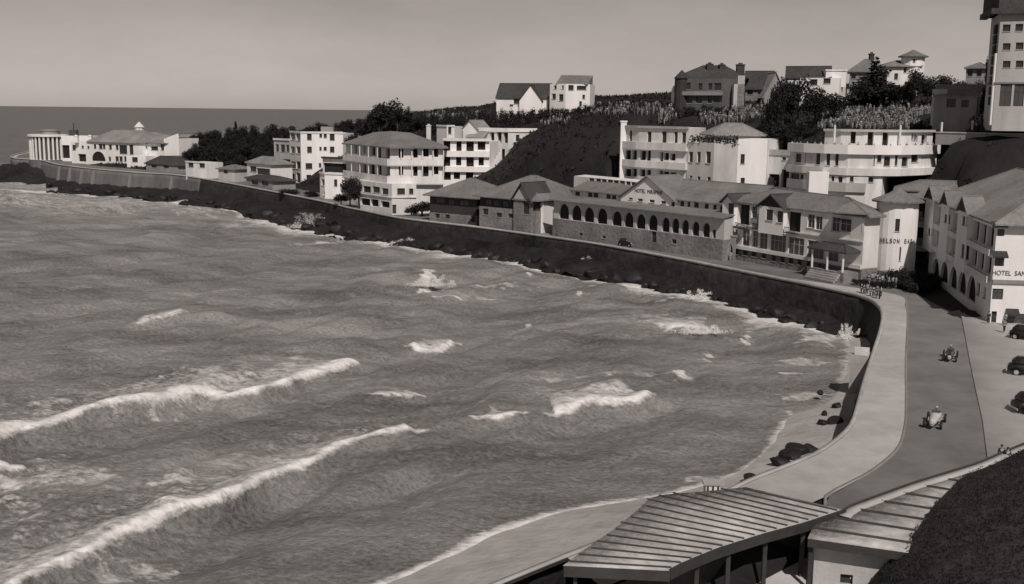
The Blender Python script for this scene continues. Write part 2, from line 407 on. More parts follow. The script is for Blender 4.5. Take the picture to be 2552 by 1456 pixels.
def sign_text(root, txt, e, s0, s1, zc, h, m='ink', out=0.05):
    cu = bpy.data.curves.new('sign_lettering', 'FONT'); cu.body = txt; cu.align_x = 'CENTER'; cu.align_y = 'CENTER'; cu.size = 1.0; cu.extrude = 0.02
    o = bpy.data.objects.new('sign_lettering', cu); COL.objects.link(o)
    bpy.context.view_layer.update()
    wd, hd = max(o.dimensions.x, .01), max(o.dimensions.y, .01)
    me = bpy.data.meshes.new_from_object(o); bpy.data.objects.remove(o); bpy.data.curves.remove(cu)
    n = bpy.data.objects.new('sign_lettering', me); COL.objects.link(n)
    p = Vector(e.pt((s0+s1)/2, zc, out)); X = e.d*((s1-s0)/wd); Y = Vector((0, 0, h/hd)); Zv = e.n
    me.transform(Matrix(((X.x, Y.x, Zv.x, 0), (X.y, Y.y, Zv.y, 0), (X.z, Y.z, Zv.z, 0), (0, 0, 0, 1))))
    me.materials.clear(); me.materials.append(MATS[m])
    off = Vector(); q = root
    while q is not None: off = off+q.location; q = q.parent
    n.parent = root; n.location = p-off
    return n
CAPS = []
def cap_ground(poly, z, sl=1.0): CAPS.append((ccw(poly), z, sl))
def cen(poly): return (sum(p[0] for p in poly)/len(poly), sum(p[1] for p in poly)/len(poly))
# ================================================================== COAST, SEA, GROUND
def zr(Y): return 5.0 + 3.5*min(1, max(0, (Y-300)/130.0))      # the coast road climbs a little towards the point
def Proad(u, v):
    Y = 300
    for _ in range(12): x, Y = P(u, v, zr(Y))
    return (x, Y)
WT = [(100,402),(140,412),(200,420),(330,432),(440,439),(560,458),(700,485),(800,505),(900,528),(1000,548),(1200,572),(1400,600),(1500,615),(1700,652),(1800,672),(2000,712),(2120,738),(2170,755),(2192,775),(2197,800),(2190,835),(2175,880),(2150,960),(2125,1050),(2100,1085),(2040,1130),(1960,1165),(1870,1200),(1800,1235),(1750,1265),(1650,1300),(1550,1335),(1400,1395),(1250,1456),(1000,1560),(700,1680)]
coast = [Proad(*p) for p in WT]
c0 = coast[0]
coast = [(c0[0]-60, c0[1]+130), (c0[0]-45, c0[1]+90), (c0[0]-34, c0[1]+50), (c0[0]-20, c0[1]+18)]+coast
def resample(line, step):
    pts = [np.array(p, float) for p in line]
    # Catmull-Rom then even spacing
    dense = []
    for i in range(len(pts)-1):
        p0, p1, p2, p3 = pts[max(i-1, 0)], pts[i], pts[i+1], pts[min(i+2, len(pts)-1)]
        m1, m2 = (p2-p0)/2, (p3-p1)/2
        for t in np.linspace(0, 1, 12, endpoint=False):
            a = 2*t**3-3*t**2+1; b = t**3-2*t**2+t; c = -2*t**3+3*t**2; d = t**3-t**2
            dense.append(a*p1+b*m1*.8+c*p2+d*m2*.8)
    dense.append(pts[-1]); D = np.array(dense)
    L = np.concatenate([[0], np.cumsum(np.linalg.norm(np.diff(D, axis=0), axis=1))])
    n = int(L[-1]/step)+1; t = np.linspace(0, L[-1], n)
    return np.stack([np.interp(t, L, D[:, k]) for k in range(D.shape[1])], 1)
CO = resample(coast, 2.0)
T = np.gradient(CO, axis=0); T /= np.linalg.norm(T, axis=1)[:, None]
NI = np.stack([-T[:, 1], T[:, 0]], 1)           # inland side (left of travel along the shore)
ZC = np.array([zr(y) for y in CO[:, 1]])
def offs(d):
    # offset inland by d, keeping the line tidy on the tight bend
    return CO+NI*d
def strip(name, lo, hi, zlo, zhi, m, kind='structure', label=None, cat=None, i0=0, i1=None, rows=1):
    lo, hi = lo[i0:i1], hi[i0:i1]; n = len(lo)
    zlo = (np.zeros(n)+zlo) if np.isscalar(zlo) else zlo[i0:i1]; zhi = (np.zeros(n)+zhi) if np.isscalar(zhi) else zhi[i0:i1]
    V = []; 
    for r in range(rows+1):
        t = r/rows; V.append(np.concatenate([lo*(1-t)+hi*t, (zlo*(1-t)+zhi*t)[:, None]], 1))
    V = np.concatenate(V); F = []
    for r in range(rows):
        a = np.arange(n-1)+r*n; F.append(np.stack([a, a+1, a+n+1, a+n], 1))
    o = np_mesh(name, V, np.concatenate(F), m)
    return tag(o, label, cat, None, kind)
nC = len(CO)
# where along the shore the near bend is
iB = int(np.argmin(np.hypot(CO[:, 0]-51.0, CO[:, 1]-150.0)))

# promenade and road edges measured from the photograph near the bend
kerb_px = [(2230,735),(2258,765),(2263,800),(2259,900),(2260,1000),(2258,1060),(2240,1120),(2170,1180),(2060,1240),(2075,1290)]
pave_px = [(2060,1240),(1900,1310),(1700,1390),(1500,1470)]
kerb_near = [P(u, v, 5.0) for u, v in kerb_px]
far_idx = [i for i in range(nC) if CO[i][1] > 176]
far_kerb = [tuple(CO[i]+NI[i]*(2.6)) for i in far_idx][::3]
kerb = resample(far_kerb+kerb_near, 2.0)
pave = resample(far_kerb+kerb_near[:-2]+[P(u, v, 5.0) for u, v in pave_px], 2.0)
right_px = [(2395,790),(2403,830),(2412,880),(2428,960),(2448,1050),(2458,1130),(2466,1185)]
right = [P(u, v, 5.0) for u, v in right_px]
far_in = [tuple(CO[i]+NI[i]*(12.5)) for i in far_idx][::3]
mid_px = [(2190,712),(2270,728),(2330,758)]
inner = resample(far_in+[P(u, v, 5.0) for u, v in mid_px]+right, 2.0)
def ribbon(name, A, B, dz, m, kind='structure', label=None, match=False):
    n = 420
    def rs(L):
        d = np.concatenate([[0], np.cumsum(np.linalg.norm(np.diff(L, axis=0), axis=1))]); t = np.linspace(0, d[-1], n)
        return np.stack([np.interp(t, d, L[:, k]) for k in range(2)], 1)
    a, b = rs(A), rs(B)
    if match:      # pair each point of B with the nearest point of A so the strip never folds on a tight bend
        fine = rs(A) if len(A) > 3000 else np.stack([np.interp(np.linspace(0, len(A)-1, 4000), np.arange(len(A)), np.asarray(A)[:, k]) for k in range(2)], 1)
        j = np.array([np.argmin(np.hypot(fine[:, 0]-q[0], fine[:, 1]-q[1])) for q in b]); j = np.maximum.accumulate(j); ker = np.ones(9)/9
        j = np.convolve(np.pad(j.astype(float), 4, mode='edge'), ker, 'valid'); a = np.stack([np.interp(j, np.arange(4000), fine[:, k]) for k in range(2)], 1)
    za = np.array([zr(y) for y in a[:, 1]])+dz; zb = np.array([zr(y) for y in b[:, 1]])+dz
    V = np.concatenate([np.concatenate([a, za[:, None]], 1), np.concatenate([b, zb[:, None]], 1)])
    i = np.arange(n-1); F = np.stack([i, i+1, i+n+1, i+n], 1)
    return tag(np_mesh(name, V, F, m), label, None, None, kind)
def wallstrip(name, line, zb, zt, th, m, side=1):
    L = np.asarray(line); t = np.gradient(L, axis=0); t /= np.linalg.norm(t, axis=1)[:, None]+1e-9; nn = np.stack([-t[:, 1], t[:, 0]], 1)*side
    n = len(L); zz = np.array([zr(y) for y in L[:, 1]]); B = L+nn*th
    V = np.concatenate([np.c_[L, zz+zb], np.c_[L, zz+zt], np.c_[B, zz+zt], np.c_[B, zz+zb]])
    i = np.arange(n-1); F = np.concatenate([np.stack([i+k*n, i+1+k*n, i+1+((k+1) % 4)*n, i+((k+1) % 4)*n], 1) for k in range(3)])
    return np_mesh(name, V, F, m)
promA = CO[int(np.argmax(CO[:, 1] < 520)):]
ribbon('pavement', promA, pave, 0.13, 'promenade_paving', match=True)
ribbon('road', kerb, inner, 0.0, 'asphalt')
tag(wallstrip('kerb', kerb, -0.05, 0.14, -0.22, 'kerb_stone'), None, None, None, 'structure')

# sea wall: battered stone face, with a coping along its top
def seawall(i0, i1, m, label, batter, zb, cop=True):
    t = thing('sea_wall', (float(CO[i0][0]), float(CO[i0][1]), 0), label, 'sea wall')
    pts = CO[i0:i1]; ni = NI[i0:i1]; zz = ZC[i0:i1]; n = len(pts)
    rows = 7; V = []
    for r in range(rows+1):
        k = r/rows
        jit = (fbm(pts[:, 0]*0.9+r*3.1, pts[:, 1]*0.9, 3, 5)-.5)*0.55*(0 if r == rows else 1)
        xy = pts-ni*(batter*(1-k)+jit)[:, None]
        V.append(np.c_[xy, zb+(zz+0.1-zb)*k])
    V.append(np.c_[pts+ni*0.5, zz+0.1])
    V = np.concatenate(V); i = np.arange(n-1); F = np.concatenate([np.stack([i+r*n, i+r*n+n, i+r*n+n+1, i+r*n+1], 1) for r in range(rows+1)])
    off = np.array([CO[i0][0], CO[i0][1], 0]); np_mesh('stone_face', V-off, F, m, t)
    if cop:
        nr_ = np.clip((np.arange(i0, i1)-iB-2)/12.0, 0, 1)[:len(pts)]; hh_ = .62-.34*nr_; a = pts-ni*0.12; b = pts+ni*(0.38-.12*nr_)[:, None]
        V = np.concatenate([np.c_[a, zz+.12], np.c_[a, zz+hh_], np.c_[b, zz+hh_], np.c_[b, zz+.12]])
        F = np.concatenate([np.stack([i+k*n, i+((k+1) % 4)*n, i+1+((k+1) % 4)*n, i+1+k*n], 1) for k in range(4)])
        np_mesh('coping', V-off, F, 'coping', t)
    return t
def idx_u(u):  # index on the shore line seen at column u (far shore only)
    best = min(range(iB), key=lambda i: abs(proj(CO[i][0], CO[i][1], ZC[i])[0]-u)+(0 if CO[i][1] < 560 else 50)); return best
i500 = idx_u(500)
fw = seawall(0, i500+1, 'pale_concrete', 'pale concrete sea wall below the white villas at the far point', 1.2, -1.5)
# buttresses on the far wall
for u in (150, 178, 205, 232, 330, 430):
    i = idx_u(u); p = CO[i]; d = NI[i]; tt = T[i]; m = MB()
    a = Vector((p[0], p[1], 0)); o = Vector((d[0], d[1], 0)); s = Vector((tt[0], tt[1], 0))
    z = ZC[i]
    m.v += [tuple(a-o*2.4-s*.6+Vector((0, 0, -1))), tuple(a-o*2.4+s*.6+Vector((0, 0, -1))), tuple(a+s*.6+Vector((0, 0, -1))), tuple(a-s*.6+Vector((0, 0, -1))),
            tuple(a-o*.5-s*.5+Vector((0, 0, z-.3))), tuple(a-o*.5+s*.5+Vector((0, 0, z-.3))), tuple(a+s*.5+Vector((0, 0, z-.3))), tuple(a-s*.5+Vector((0, 0, z-.3)))]
    m.f += [(0, 1, 5, 4), (1, 2, 6, 5), (3, 0, 4, 7), (4, 5, 6, 7)]
    m.build('buttress', 'kerb_stone', fw)
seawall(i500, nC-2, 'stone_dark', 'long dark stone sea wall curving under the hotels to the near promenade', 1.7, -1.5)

# ---- waterline / rocky apron / beach
WL = [(-200,462),(0,472),(200,484),(330,494),(440,506),(570,521),(620,540),(700,558),(780,578),(850,592),(930,605),(1020,613),(1120,628),(1250,650),(1380,678),(1500,697),(1640,722),(1760,747),(1850,772),(1930,795),(2020,815),(2100,836)]
wl = [P(u, v, 0.15) for u, v in WL]
wlr = resample(wl, 2.0)
i1800 = iB-4
def polydist(Q, L):
    """distance from points Q to polyline L and the signed side"""
    best = np.full(len(Q), 1e9); sg = np.zeros(len(Q)); par = np.zeros(len(Q))
    acc = 0.0
    for i in range(len(L)-1):
        a, b = L[i], L[i+1]; ab = b-a; l2 = (ab**2).sum()
        if l2 < 1e-9: continue
        t = np.clip(((Q-a)@ab)/l2, 0, 1); d = Q-(a+t[:, None]*ab); dd = np.hypot(d[:, 0], d[:, 1])
        m = dd < best; best[m] = dd[m]; sg[m] = np.sign(ab[0]*d[m, 1]-ab[1]*d[m, 0]); par[m] = acc+t[m]*math.sqrt(l2); acc += math.sqrt(l2)
    return best, sg, par
# rocky apron between the foot of the wall and the water
n = 420
def rsn(L, n):
    L = np.asarray(L); d = np.concatenate([[0], np.cumsum(np.linalg.norm(np.diff(L, axis=0), axis=1))]); t = np.linspace(0, d[-1], n)
    return np.stack([np.interp(t, d, L[:, k]) for k in range(L.shape[1])], 1)
iS = idx_u(110)
cl = CO[iS:iB+2]; uu = np.array([proj(p[0], p[1], z)[0] for p, z in zip(cl, ZC[iS:iB+2])])
us = np.linspace(115, 2190, n)
ordr = np.argsort(uu); Aw = np.stack([np.interp(us, uu[ordr], (cl-NI[iS:iB+2]*0.6)[ordr, k]) for k in range(2)], 1)
uw = np.array([proj(p[0], p[1], 0.1)[0] for p in wlr]); ow = np.argsort(uw)
Bw = np.stack([np.interp(us, uw[ow], wlr[ow, k]) for k in range(2)], 1)
rows = 14; V = []
for r in range(rows+1):
    k = r/rows*1.15
    xy = Aw*(1-k)+Bw*k; nz = fbm(xy[:, 0]*0.28, xy[:, 1]*0.28, 4, 3); wid = np.linalg.norm(Aw-Bw, axis=1)
    z = (1-k/1.08)*np.clip(wid*0.22, 0.3, 3.2)+(nz-.5)*np.clip(wid*.3, .5, 3.2)*(0.35+min(k, .8))
    V.append(np.c_[xy, z-0.15])
i = np.arange(n-1); F = np.concatenate([np.stack([i+r*n, i+r*n+n, i+r*n+n+1, i+r*n+1], 1) for r in range(rows)])
tag(np_mesh('rocky_shore', np.concatenate(V), F, 'wet_rock'), None, None, None, 'structure')

# dark rocks running off the point towards the left
rx, ry = np.meshgrid(np.linspace(-1, 1, 70), np.linspace(-1, 1, 70)); cx0, cy0 = P(15, 452, 0); q_ = np.hypot(rx, ry)
hx, hy = cx0+rx*34-ry*6, cy0+ry*34+12; hz_ = 8.0*np.clip(1-q_**1.6, -.4, 1)*(.55+.9*fbm(hx.ravel()*.09, hy.ravel()*.09, 4, 15).reshape(hx.shape))+(fbm(hx.ravel()*.4, hy.ravel()*.4, 3, 19).reshape(hx.shape)-.5)*2-.6
ii_ = (np.arange(69)[:, None]*70+np.arange(69)[None, :]).ravel(); tag(np_mesh('rocky_point', np.stack([hx.ravel(), hy.ravel(), hz_.ravel()], 1), np.stack([ii_, ii_+1, ii_+71, ii_+70], 1), 'wet_rock'), None, None, None, 'structure')
# near beach
surf_px = [(700,1580),(1000,1445),(1120,1390),(1250,1330),(1385,1283),(1500,1262),(1640,1240),(1780,1208),(1880,1165),(1940,1115),(1968,1070),(1990,1030),(2060,1005),(2098,960),(2112,900),(2112,840),(2105,825)]
surf = resample([P(u, v, 0.1) for u, v in surf_px], 1.0)
foot_w = CO[iB-10:]; foot_w = (foot_w-NI[iB-10:]*0.9)[::-1]
nb = 300
A_, B_ = rsn(surf, nb), None
# match each surf point to the nearest point on the wall foot going the same way
fr = rsn(foot_w, nb)
sp = np.array([np.argmin(np.hypot(*(fr-a).T)) for a in A_]); sp = np.maximum.accumulate(sp); B_ = fr[sp]
ker = np.ones(21)/21
B_ = np.stack([np.convolve(np.pad(B_[:, k], 10, mode='edge'), ker, 'valid') for k in range(2)], 1)
rows = 24; V = []
for r in range(rows+1):
    k = -0.5+1.5*r/rows
    xy = A_*(1-k)+B_*k; nz = fbm(xy[:, 0]*0.35, xy[:, 1]*0.35, 4, 9)-.5
    wid = np.clip(np.linalg.norm(A_-B_, axis=1), 1, 30)
    z = np.where(k > 0, k*np.minimum(2.4, wid*.2), k*1.5)+nz*0.35*min(1, max(.15, k*2+.2))
    V.append(np.c_[xy, z+0.05])
i = np.arange(nb-1); F = np.concatenate([np.stack([i+r*nb, i+r*nb+1, i+r*nb+nb+1, i+r*nb+nb], 1) for r in range(rows)])
tag(np_mesh('beach', np.concatenate(V), F, 'sand', smooth=True), None, None, None, 'structure')

# ---- sea: one sheet on a fan of rings out to the horizon, swell and breakers modelled, foam kept as a mask
def pxl(l): return np.array([P(u, v, 0.0) for u, v in l])
BREAK = [   # front edge of each breaker, foam depth (m), crest height (m)
    (pxl([(-120,1165),(0,1138),(50,1110),(130,1100),(250,1062),(400,1025),(470,1008),(530,995),(580,1003),(640,998),(720,968),(830,932),(900,905)]), 3.6, 1.5),
    (pxl([(0,1500),(100,1450),(220,1405),(350,1345),(450,1308),(560,1265),(700,1205),(800,1165),(880,1125),(920,1110),(980,1103),(1040,1096)]), 2.0, 1.2),
    (pxl([(-60,1200),(0,1195),(35,1180)]), 3.0, .9), (pxl([(-60,1285),(0,1265),(22,1245)]), 3.0, .9),
    (pxl([(1388,1047),(1430,1046),(1480,1030),(1540,1022),(1580,1012),(1622,998)]), 2.6, 1.0),
    (pxl([(1185,1070),(1230,1076),(1275,1070),(1308,1057)]), 1.7, .9),
    (pxl([(1012,856),(1050,864),(1090,862),(1145,845)]), 2.2, .7), (pxl([(925,990),(985,992),(1052,983)]), 0.9, .7),
    (pxl([(1078,756),(1090,764),(1110,757),(1145,760)]), 2.2, .4), (pxl([(1672,828),(1710,822),(1745,830),(1782,828)]), 3.0, .5),
    (pxl([(1310,1065),(1388,1047)]), 0.0, .9), (pxl([(1040,1096),(1185,1072)]), 0.0, .9),
    (pxl([(350,822),(420,815),(465,805)]), 0.9, .8), (pxl([(240,860),(350,822),(620,800)]), 0.0, .9), (pxl([(700,800),(900,772),(1180,760)]), 0.0, .6),
    (pxl([(640,880),(800,868),(960,862)]), 0.0, .8), (pxl([(20,800),(150,770),(280,765)]), 0.0, .8), (pxl([(400,1218),(470,1216)]), .6, .5), (pxl([(330,1288),(440,1292)]), .6, .5),
]
FOAMPATCH = [  # u, v, half width px, half height px, strength
    (1068,700,22,16,1.0),(1215,738,32,5,.9),(1442,737,8,5,1),(1318,686,8,6,1),(1862,829,14,10,1),(1755,900,17,9,1),(1768,880,12,6,.8),(1702,947,20,11,1),(1965,935,28,6,.9),
    (1315,805,9,4,.9),(1125,820,16,4,.7),(1230,712,80,7,.55),(1400,955,110,8,.5),(1600,945,90,6,.5),(2060,845,60,14,.8),(2100,835,12,12,1),(1990,905,70,10,.6),(2000,985,50,10,.6),(1930,1090,30,12,.5),
    (1500,1000,70,12,.55),(560,950,120,22,.62),(350,985,140,18,.5),(160,1010,120,18,.5),(700,925,60,14,.55),(770,560,45,8,1),(690,525,80,6,.5),(840,605,120,5,.8),(960,603,60,8,.9),(1170,632,70,6,.8),(1330,657,45,6,.9),(1455,668,30,6,1),(1560,712,110,8,.6),(1700,742,70,7,.85),
    (100,505,200,10,.5),(310,528,40,6,.8),(500,530,80,8,.5),(600,560,70,10,.4),(30,1205,30,16,.7),(15,1235,18,18,.7),(60,1150,50,12,.6),(170,1400,190,34,.5),(70,1290,100,50,.42),(150,1180,150,40,.42),(330,1020,150,22,.5),(1800,1190,90,10,.5),(1960,1060,14,30,.8)]
na = 760
dep = np.concatenate([np.linspace(31, 12, 480, endpoint=False), np.linspace(12, 3.0, 330, endpoint=False), np.linspace(3.0, 0.25, 60, endpoint=False), np.array([.25, .18, .12, .08, .05, .03, .018])])
rr_ = CZ/np.tan(np.radians(dep)); az = np.radians(np.linspace(-40, 34, na))
RR, AZ = np.meshgrid(rr_, az, indexing='ij'); X = RR*np.sin(AZ); Y = RR*np.cos(AZ)
Q = np.stack([X.ravel(), Y.ravel()], 1); Z = np.zeros(len(Q)); dist = RR.ravel()
sp_ = np.gradient(rr_); spacing = np.repeat(np.abs(sp_), na)
main = np.array([0.75, -0.66])        # the way the swell runs, towards the beach
for k in range(46):
    lam = 2.6*1.07**k*(0.9+.2*rng.random()); ang = math.atan2(main[1], main[0])+rng.normal(0, 0.42)
    amp = 0.022*lam**0.70; ph = rng.random()*6.28; kx = 2*math.pi/lam
    wgt = np.clip(lam/(spacing*2.2)-1, 0, 1)
    arg = kx*(Q[:, 0]*math.cos(ang)+Q[:, 1]*math.sin(ang))+ph+1.2*np.sin(Q[:, 0]*.031+k)+1.1*np.sin(Q[:, 1]*.027+2*k)
    amp *= 1.15 if 5 < lam < 22 else 1.0
    Z += amp*wgt*(np.sin(arg)+0.25*np.cos(2*arg))*0.62
foam = np.zeros(len(Q)); near = dist < 520
Qn = Q[near]; Zn = Z[near]; Fn = foam[near]
wob = (fbm(Qn[:, 0]*.16, Qn[:, 1]*.16, 4, 21)-.5)
wx_, wy_ = Qn[:, 0]*.79+Qn[:, 1]*.61, Qn[:, 1]*.79-Qn[:, 0]*.61
wq = vnoise(wx_*.13, wy_*.13, 61)*3
wob2 = fbm(wx_*.31+wq, wy_*.31-wq*.7, 5, 33)
Lsum = 0
for L, fw_, ch in BREAK:
    Ls = resample(L, 2.0) if len(L) > 2 else L
    lo, hi = Ls.min(0)-26, Ls.max(0)+26
    m = (Qn[:, 0] > lo[0]) & (Qn[:, 0] < hi[0]) & (Qn[:, 1] > lo[1]) & (Qn[:, 1] < hi[1])
    q = Qn[m]; d, sg, par = polydist(q, Ls); tot = np.linalg.norm(np.diff(Ls, axis=0), axis=1).sum()
    s = d*sg+wob[m]*2.4*(1 if fw_ > 0 else .5)+(wob2[m]-.5)*1.1            # >0 behind the crest (towards the open sea)
    ends = np.clip(np.minimum(par, tot-par)/4.0, 0, 1) if fw_ == 0 else np.clip(np.minimum(par, tot-par)/1.5+.35, 0, 1)
    endcut = np.where((par < 1e-3) | (par > tot-1e-3), np.exp(-(d/1.5)**2), 1)
    c = 0.9
    prof = np.where(s > c, np.exp(-((s-c)/4.5)**2), np.exp(-((s-c)/1.5)**2))-0.35*np.exp(-((s+2.6)/1.8)**2)
    Zn[m] += ch*prof*ends*endcut
    if fw_ > 0:
        wv = fw_*(0.75+.6*wob2[m])
        f = np.clip((s+0.3)/0.7, 0, 1)*np.clip((wv-s)/(0.7*wv), 0, 1)*endcut
        tr = np.clip(s/.5, 0, 1)*np.exp(-np.clip(s-wv, 0, 99)/(fw_*2.8))*0.55*endcut
        Fn[m] = np.maximum(Fn[m], np.maximum(f*(.72+.35*np.clip(1-s/wv, 0, 1)), tr))
        Zn[m] += f*0.35*(wob2[m]-.3)
for u, v, hw, hh, st in FOAMPATCH:
    cx, cy = P(u, v, 0); ex = P(u+hw, v, 0); ey = P(u, v-hh, 0)
    a = np.array([ex[0]-cx, ex[1]-cy]); b = np.array([ey[0]-cx, ey[1]-cy])
    Mi = np.linalg.inv(np.stack([a, b], 1)); m = np.hypot(Qn[:, 0]-cx, Qn[:, 1]-cy) < 3*max(np.linalg.norm(a), np.linalg.norm(b))
    e = (Qn[m]-np.array([cx, cy]))@Mi.T; pn = fbm(Qn[m][:, 0]*.9+wob2[m], Qn[m][:, 1]*.9, 4, 71); rd = np.hypot(e[:, 0], e[:, 1])+(wob2[m]-.5)*1.4+(pn-.5)*2.4
    f = .85*st*np.clip((1.35-rd)/.9, 0, 1); Fn[m] = np.maximum(Fn[m], f); Zn[m] += f*.22*min(1, hh/10)
# foam along the wall foot and the beach
bx = (Qn[:, 0] > wlr[:, 0].min()-25)
d, sg, par = polydist(Qn, wlr[::2]); edge = np.clip(1-(d+sg*0)/np.clip(2.5+22*fbm(par*.05, par*0, 3, 4)**2.5, 1, 20), 0, 1)*(0.45+1.0*wob2); Fn = np.maximum(Fn, np.clip(edge, 0, 1))
d2, sg2, par2 = polydist(Qn, surf[::2]); edge = np.clip(1-d2/(1.0+1.3*vnoise(par2*.15, par2*0, 8)), 0, 1)*1.35; edge *= np.where(Qn[:, 1] > 113, .4, 1.0); Fn = np.maximum(Fn, np.clip(edge, 0, 1))
sh = np.clip(d2/14, 0.12, 1)*np.clip(d/6, .3, 1); Zn = Zn*sh
# foam grows into hazy spread where the far water is churned white in front of the wall
ch = np.clip((Qn[:, 1]-250)/120, 0, 1)*np.clip(1-d/150, 0, 1)*.75*fbm(Qn[:, 0]*.03, Qn[:, 1]*.05, 4, 12); Fn = np.maximum(Fn, ch)
Z[near] = Zn; foam[near] = Fn
ii = np.arange(len(rr_)-1)[:, None]*na+np.arange(na-1)[None, :]; ii = ii.ravel()
F = np.stack([ii, ii+1, ii+na+1, ii+na], 1)[:, ::-1]
sm = bpy.data.materials.new('sea_water'); sm.use_nodes = True; n_ = sm.node_tree; n_.nodes.clear(); L_ = n_.links.new
out = n_.nodes.new('ShaderNodeOutputMaterial'); wb = n_.nodes.new('ShaderNodeBsdfPrincipled'); fb = n_.nodes.new('ShaderNodeBsdfPrincipled'); mx = n_.nodes.new('ShaderNodeMixShader')
wb.inputs['Roughness'].default_value = .46; wb.inputs['Specular IOR Level'].default_value = .4; wb.inputs['IOR'].default_value = 1.33
fb.inputs['Base Color'].default_value = (.72, .72, .72, 1); fb.inputs['Roughness'].default_value = .9
tc = n_.nodes.new('ShaderNodeTexCoord')
def nz(scale, rot, stretch, det, rough):
    mp = n_.nodes.new('ShaderNodeMapping'); L_(tc.outputs['Object'], mp.inputs[0]); mp.inputs['Rotation'].default_value = (0, 0, R(rot)); mp.inputs['Scale'].default_value = (stretch, 1, 1)
    t_ = n_.nodes.new('ShaderNodeTexNoise'); t_.inputs['Scale'].default_value = scale; t_.inputs['Detail'].default_value = det; t_.inputs['Roughness'].default_value = rough; L_(mp.outputs[0], t_.inputs['Vector']); return t_
n1 = nz(2.2, 20, .85, 10, .72); n2 = nz(.30, 32, .65, 5, .55); n3 = nz(.10, 20, .4, 4, .55)
ad_ = n_.nodes.new('ShaderNodeMath'); ad_.operation = 'MULTIPLY_ADD'; ad_.inputs[1].default_value = 2.4; L_(n2.outputs[0], ad_.inputs[0]); L_(n1.outputs[0], ad_.inputs[2])
bp = n_.nodes.new('ShaderNodeBump'); bp.inputs['Strength'].default_value = 1.0; bp.inputs['Distance'].default_value = .42; L_(ad_.outputs[0], bp.inputs['Height']); L_(bp.outputs[0], wb.inputs['Normal'])
# churned water: paler where fine foam and sand are stirred in, in streaks along the crests
cs = n_.nodes.new('ShaderNodeMath'); cs.operation = 'MULTIPLY_ADD'; cs.inputs[1].default_value = .8; L_(n3.outputs[0], cs.inputs[0]); L_(n1.outputs[0], cs.inputs[2])
cr = n_.nodes.new('ShaderNodeMapRange'); cr.inputs[1].default_value = .68; cr.inputs[2].default_value = 1.15; cr.inputs[3].default_value = .10; cr.inputs[4].default_value = .36; L_(cs.outputs[0], cr.inputs[0])
sl_ = n_.nodes.new('ShaderNodeAttribute'); sl_.attribute_name = 'far_tone'; sm_x = n_.nodes.new('ShaderNodeMath'); sm_x.operation = 'MULTIPLY'; L_(cr.outputs[0], sm_x.inputs[0]); L_(sl_.outputs['Fac'], sm_x.inputs[1])
cb_ = n_.nodes.new('ShaderNodeCombineColor'); [L_(sm_x.outputs[0], cb_.inputs[q]) for q in range(3)]; L_(cb_.outputs[0], wb.inputs['Base Color'])
at_ = n_.nodes.new('ShaderNodeAttribute'); at_.attribute_name = 'foam'
fn = n_.nodes.new('ShaderNodeTexNoise'); fn.inputs['Scale'].default_value = .55; fn.inputs['Detail'].default_value = 10; fn.inputs['Roughness'].default_value = .75; fmp = n_.nodes.new('ShaderNodeMapping'); fmp.inputs['Rotation'].default_value = (0, 0, R(20)); fmp.inputs['Scale'].default_value = (.5, 1, 1); L_(tc.outputs['Object'], fmp.inputs[0]); L_(fmp.outputs[0], fn.inputs['Vector'])
fn2 = n_.nodes.new('ShaderNodeTexNoise'); fn2.inputs['Scale'].default_value = 2.4; fn2.inputs['Detail'].default_value = 8; fn2.inputs['Roughness'].default_value = .7; L_(fmp.outputs[0], fn2.inputs['Vector']); fm = n_.nodes.new('ShaderNodeMath'); fm.operation = 'ADD'; L_(fn.outputs[0], fm.inputs[0]); L_(fn2.outputs[0], fm.inputs[1])
a1 = n_.nodes.new('ShaderNodeMath'); a1.operation = 'SUBTRACT'; a1.inputs[1].default_value = 1.0; L_(fm.outputs[0], a1.inputs[0])
a2 = n_.nodes.new('ShaderNodeMath'); a2.operation = 'MULTIPLY_ADD'; a2.inputs[1].default_value = 1.75; L_(a1.outputs[0], a2.inputs[0]); L_(at_.outputs['Fac'], a2.inputs[2])
mr = n_.nodes.new('ShaderNodeMapRange'); mr.inputs[1].default_value = .25; mr.inputs[2].default_value = 1.1; L_(a2.outputs[0], mr.inputs[0])
gt = n_.nodes.new('ShaderNodeMath'); gt.operation = 'MULTIPLY'; L_(mr.outputs[0], gt.inputs[0])
st_ = n_.nodes.new('ShaderNodeMapRange'); st_.inputs[1].default_value = 0.02; st_.inputs[2].default_value = .3; L_(at_.outputs['Fac'], st_.inputs[0]); L_(st_.outputs[0], gt.inputs[1])
L_(gt.outputs[0], mx.inputs[0]); L_(wb.outputs[0], mx.inputs[1]); L_(fb.outputs[0], mx.inputs[2]); L_(mx.outputs[0], out.inputs[0])
sea = np_mesh('sea', np.c_[Q, Z], F, sm, smooth=True); sea['kind'] = 'structure'
si = sea.data.attributes.new('far_tone', 'FLOAT', 'POINT'); si.data.foreach_set('value', (1-.35*np.clip((dist-400)/350, 0, 1)).astype(np.float32))   # base colour darkens with distance from the camera
fa = sea.data.attributes.new('foam', 'FLOAT', 'POINT'); fa.data.foreach_set('value', foam.astype(np.float32))

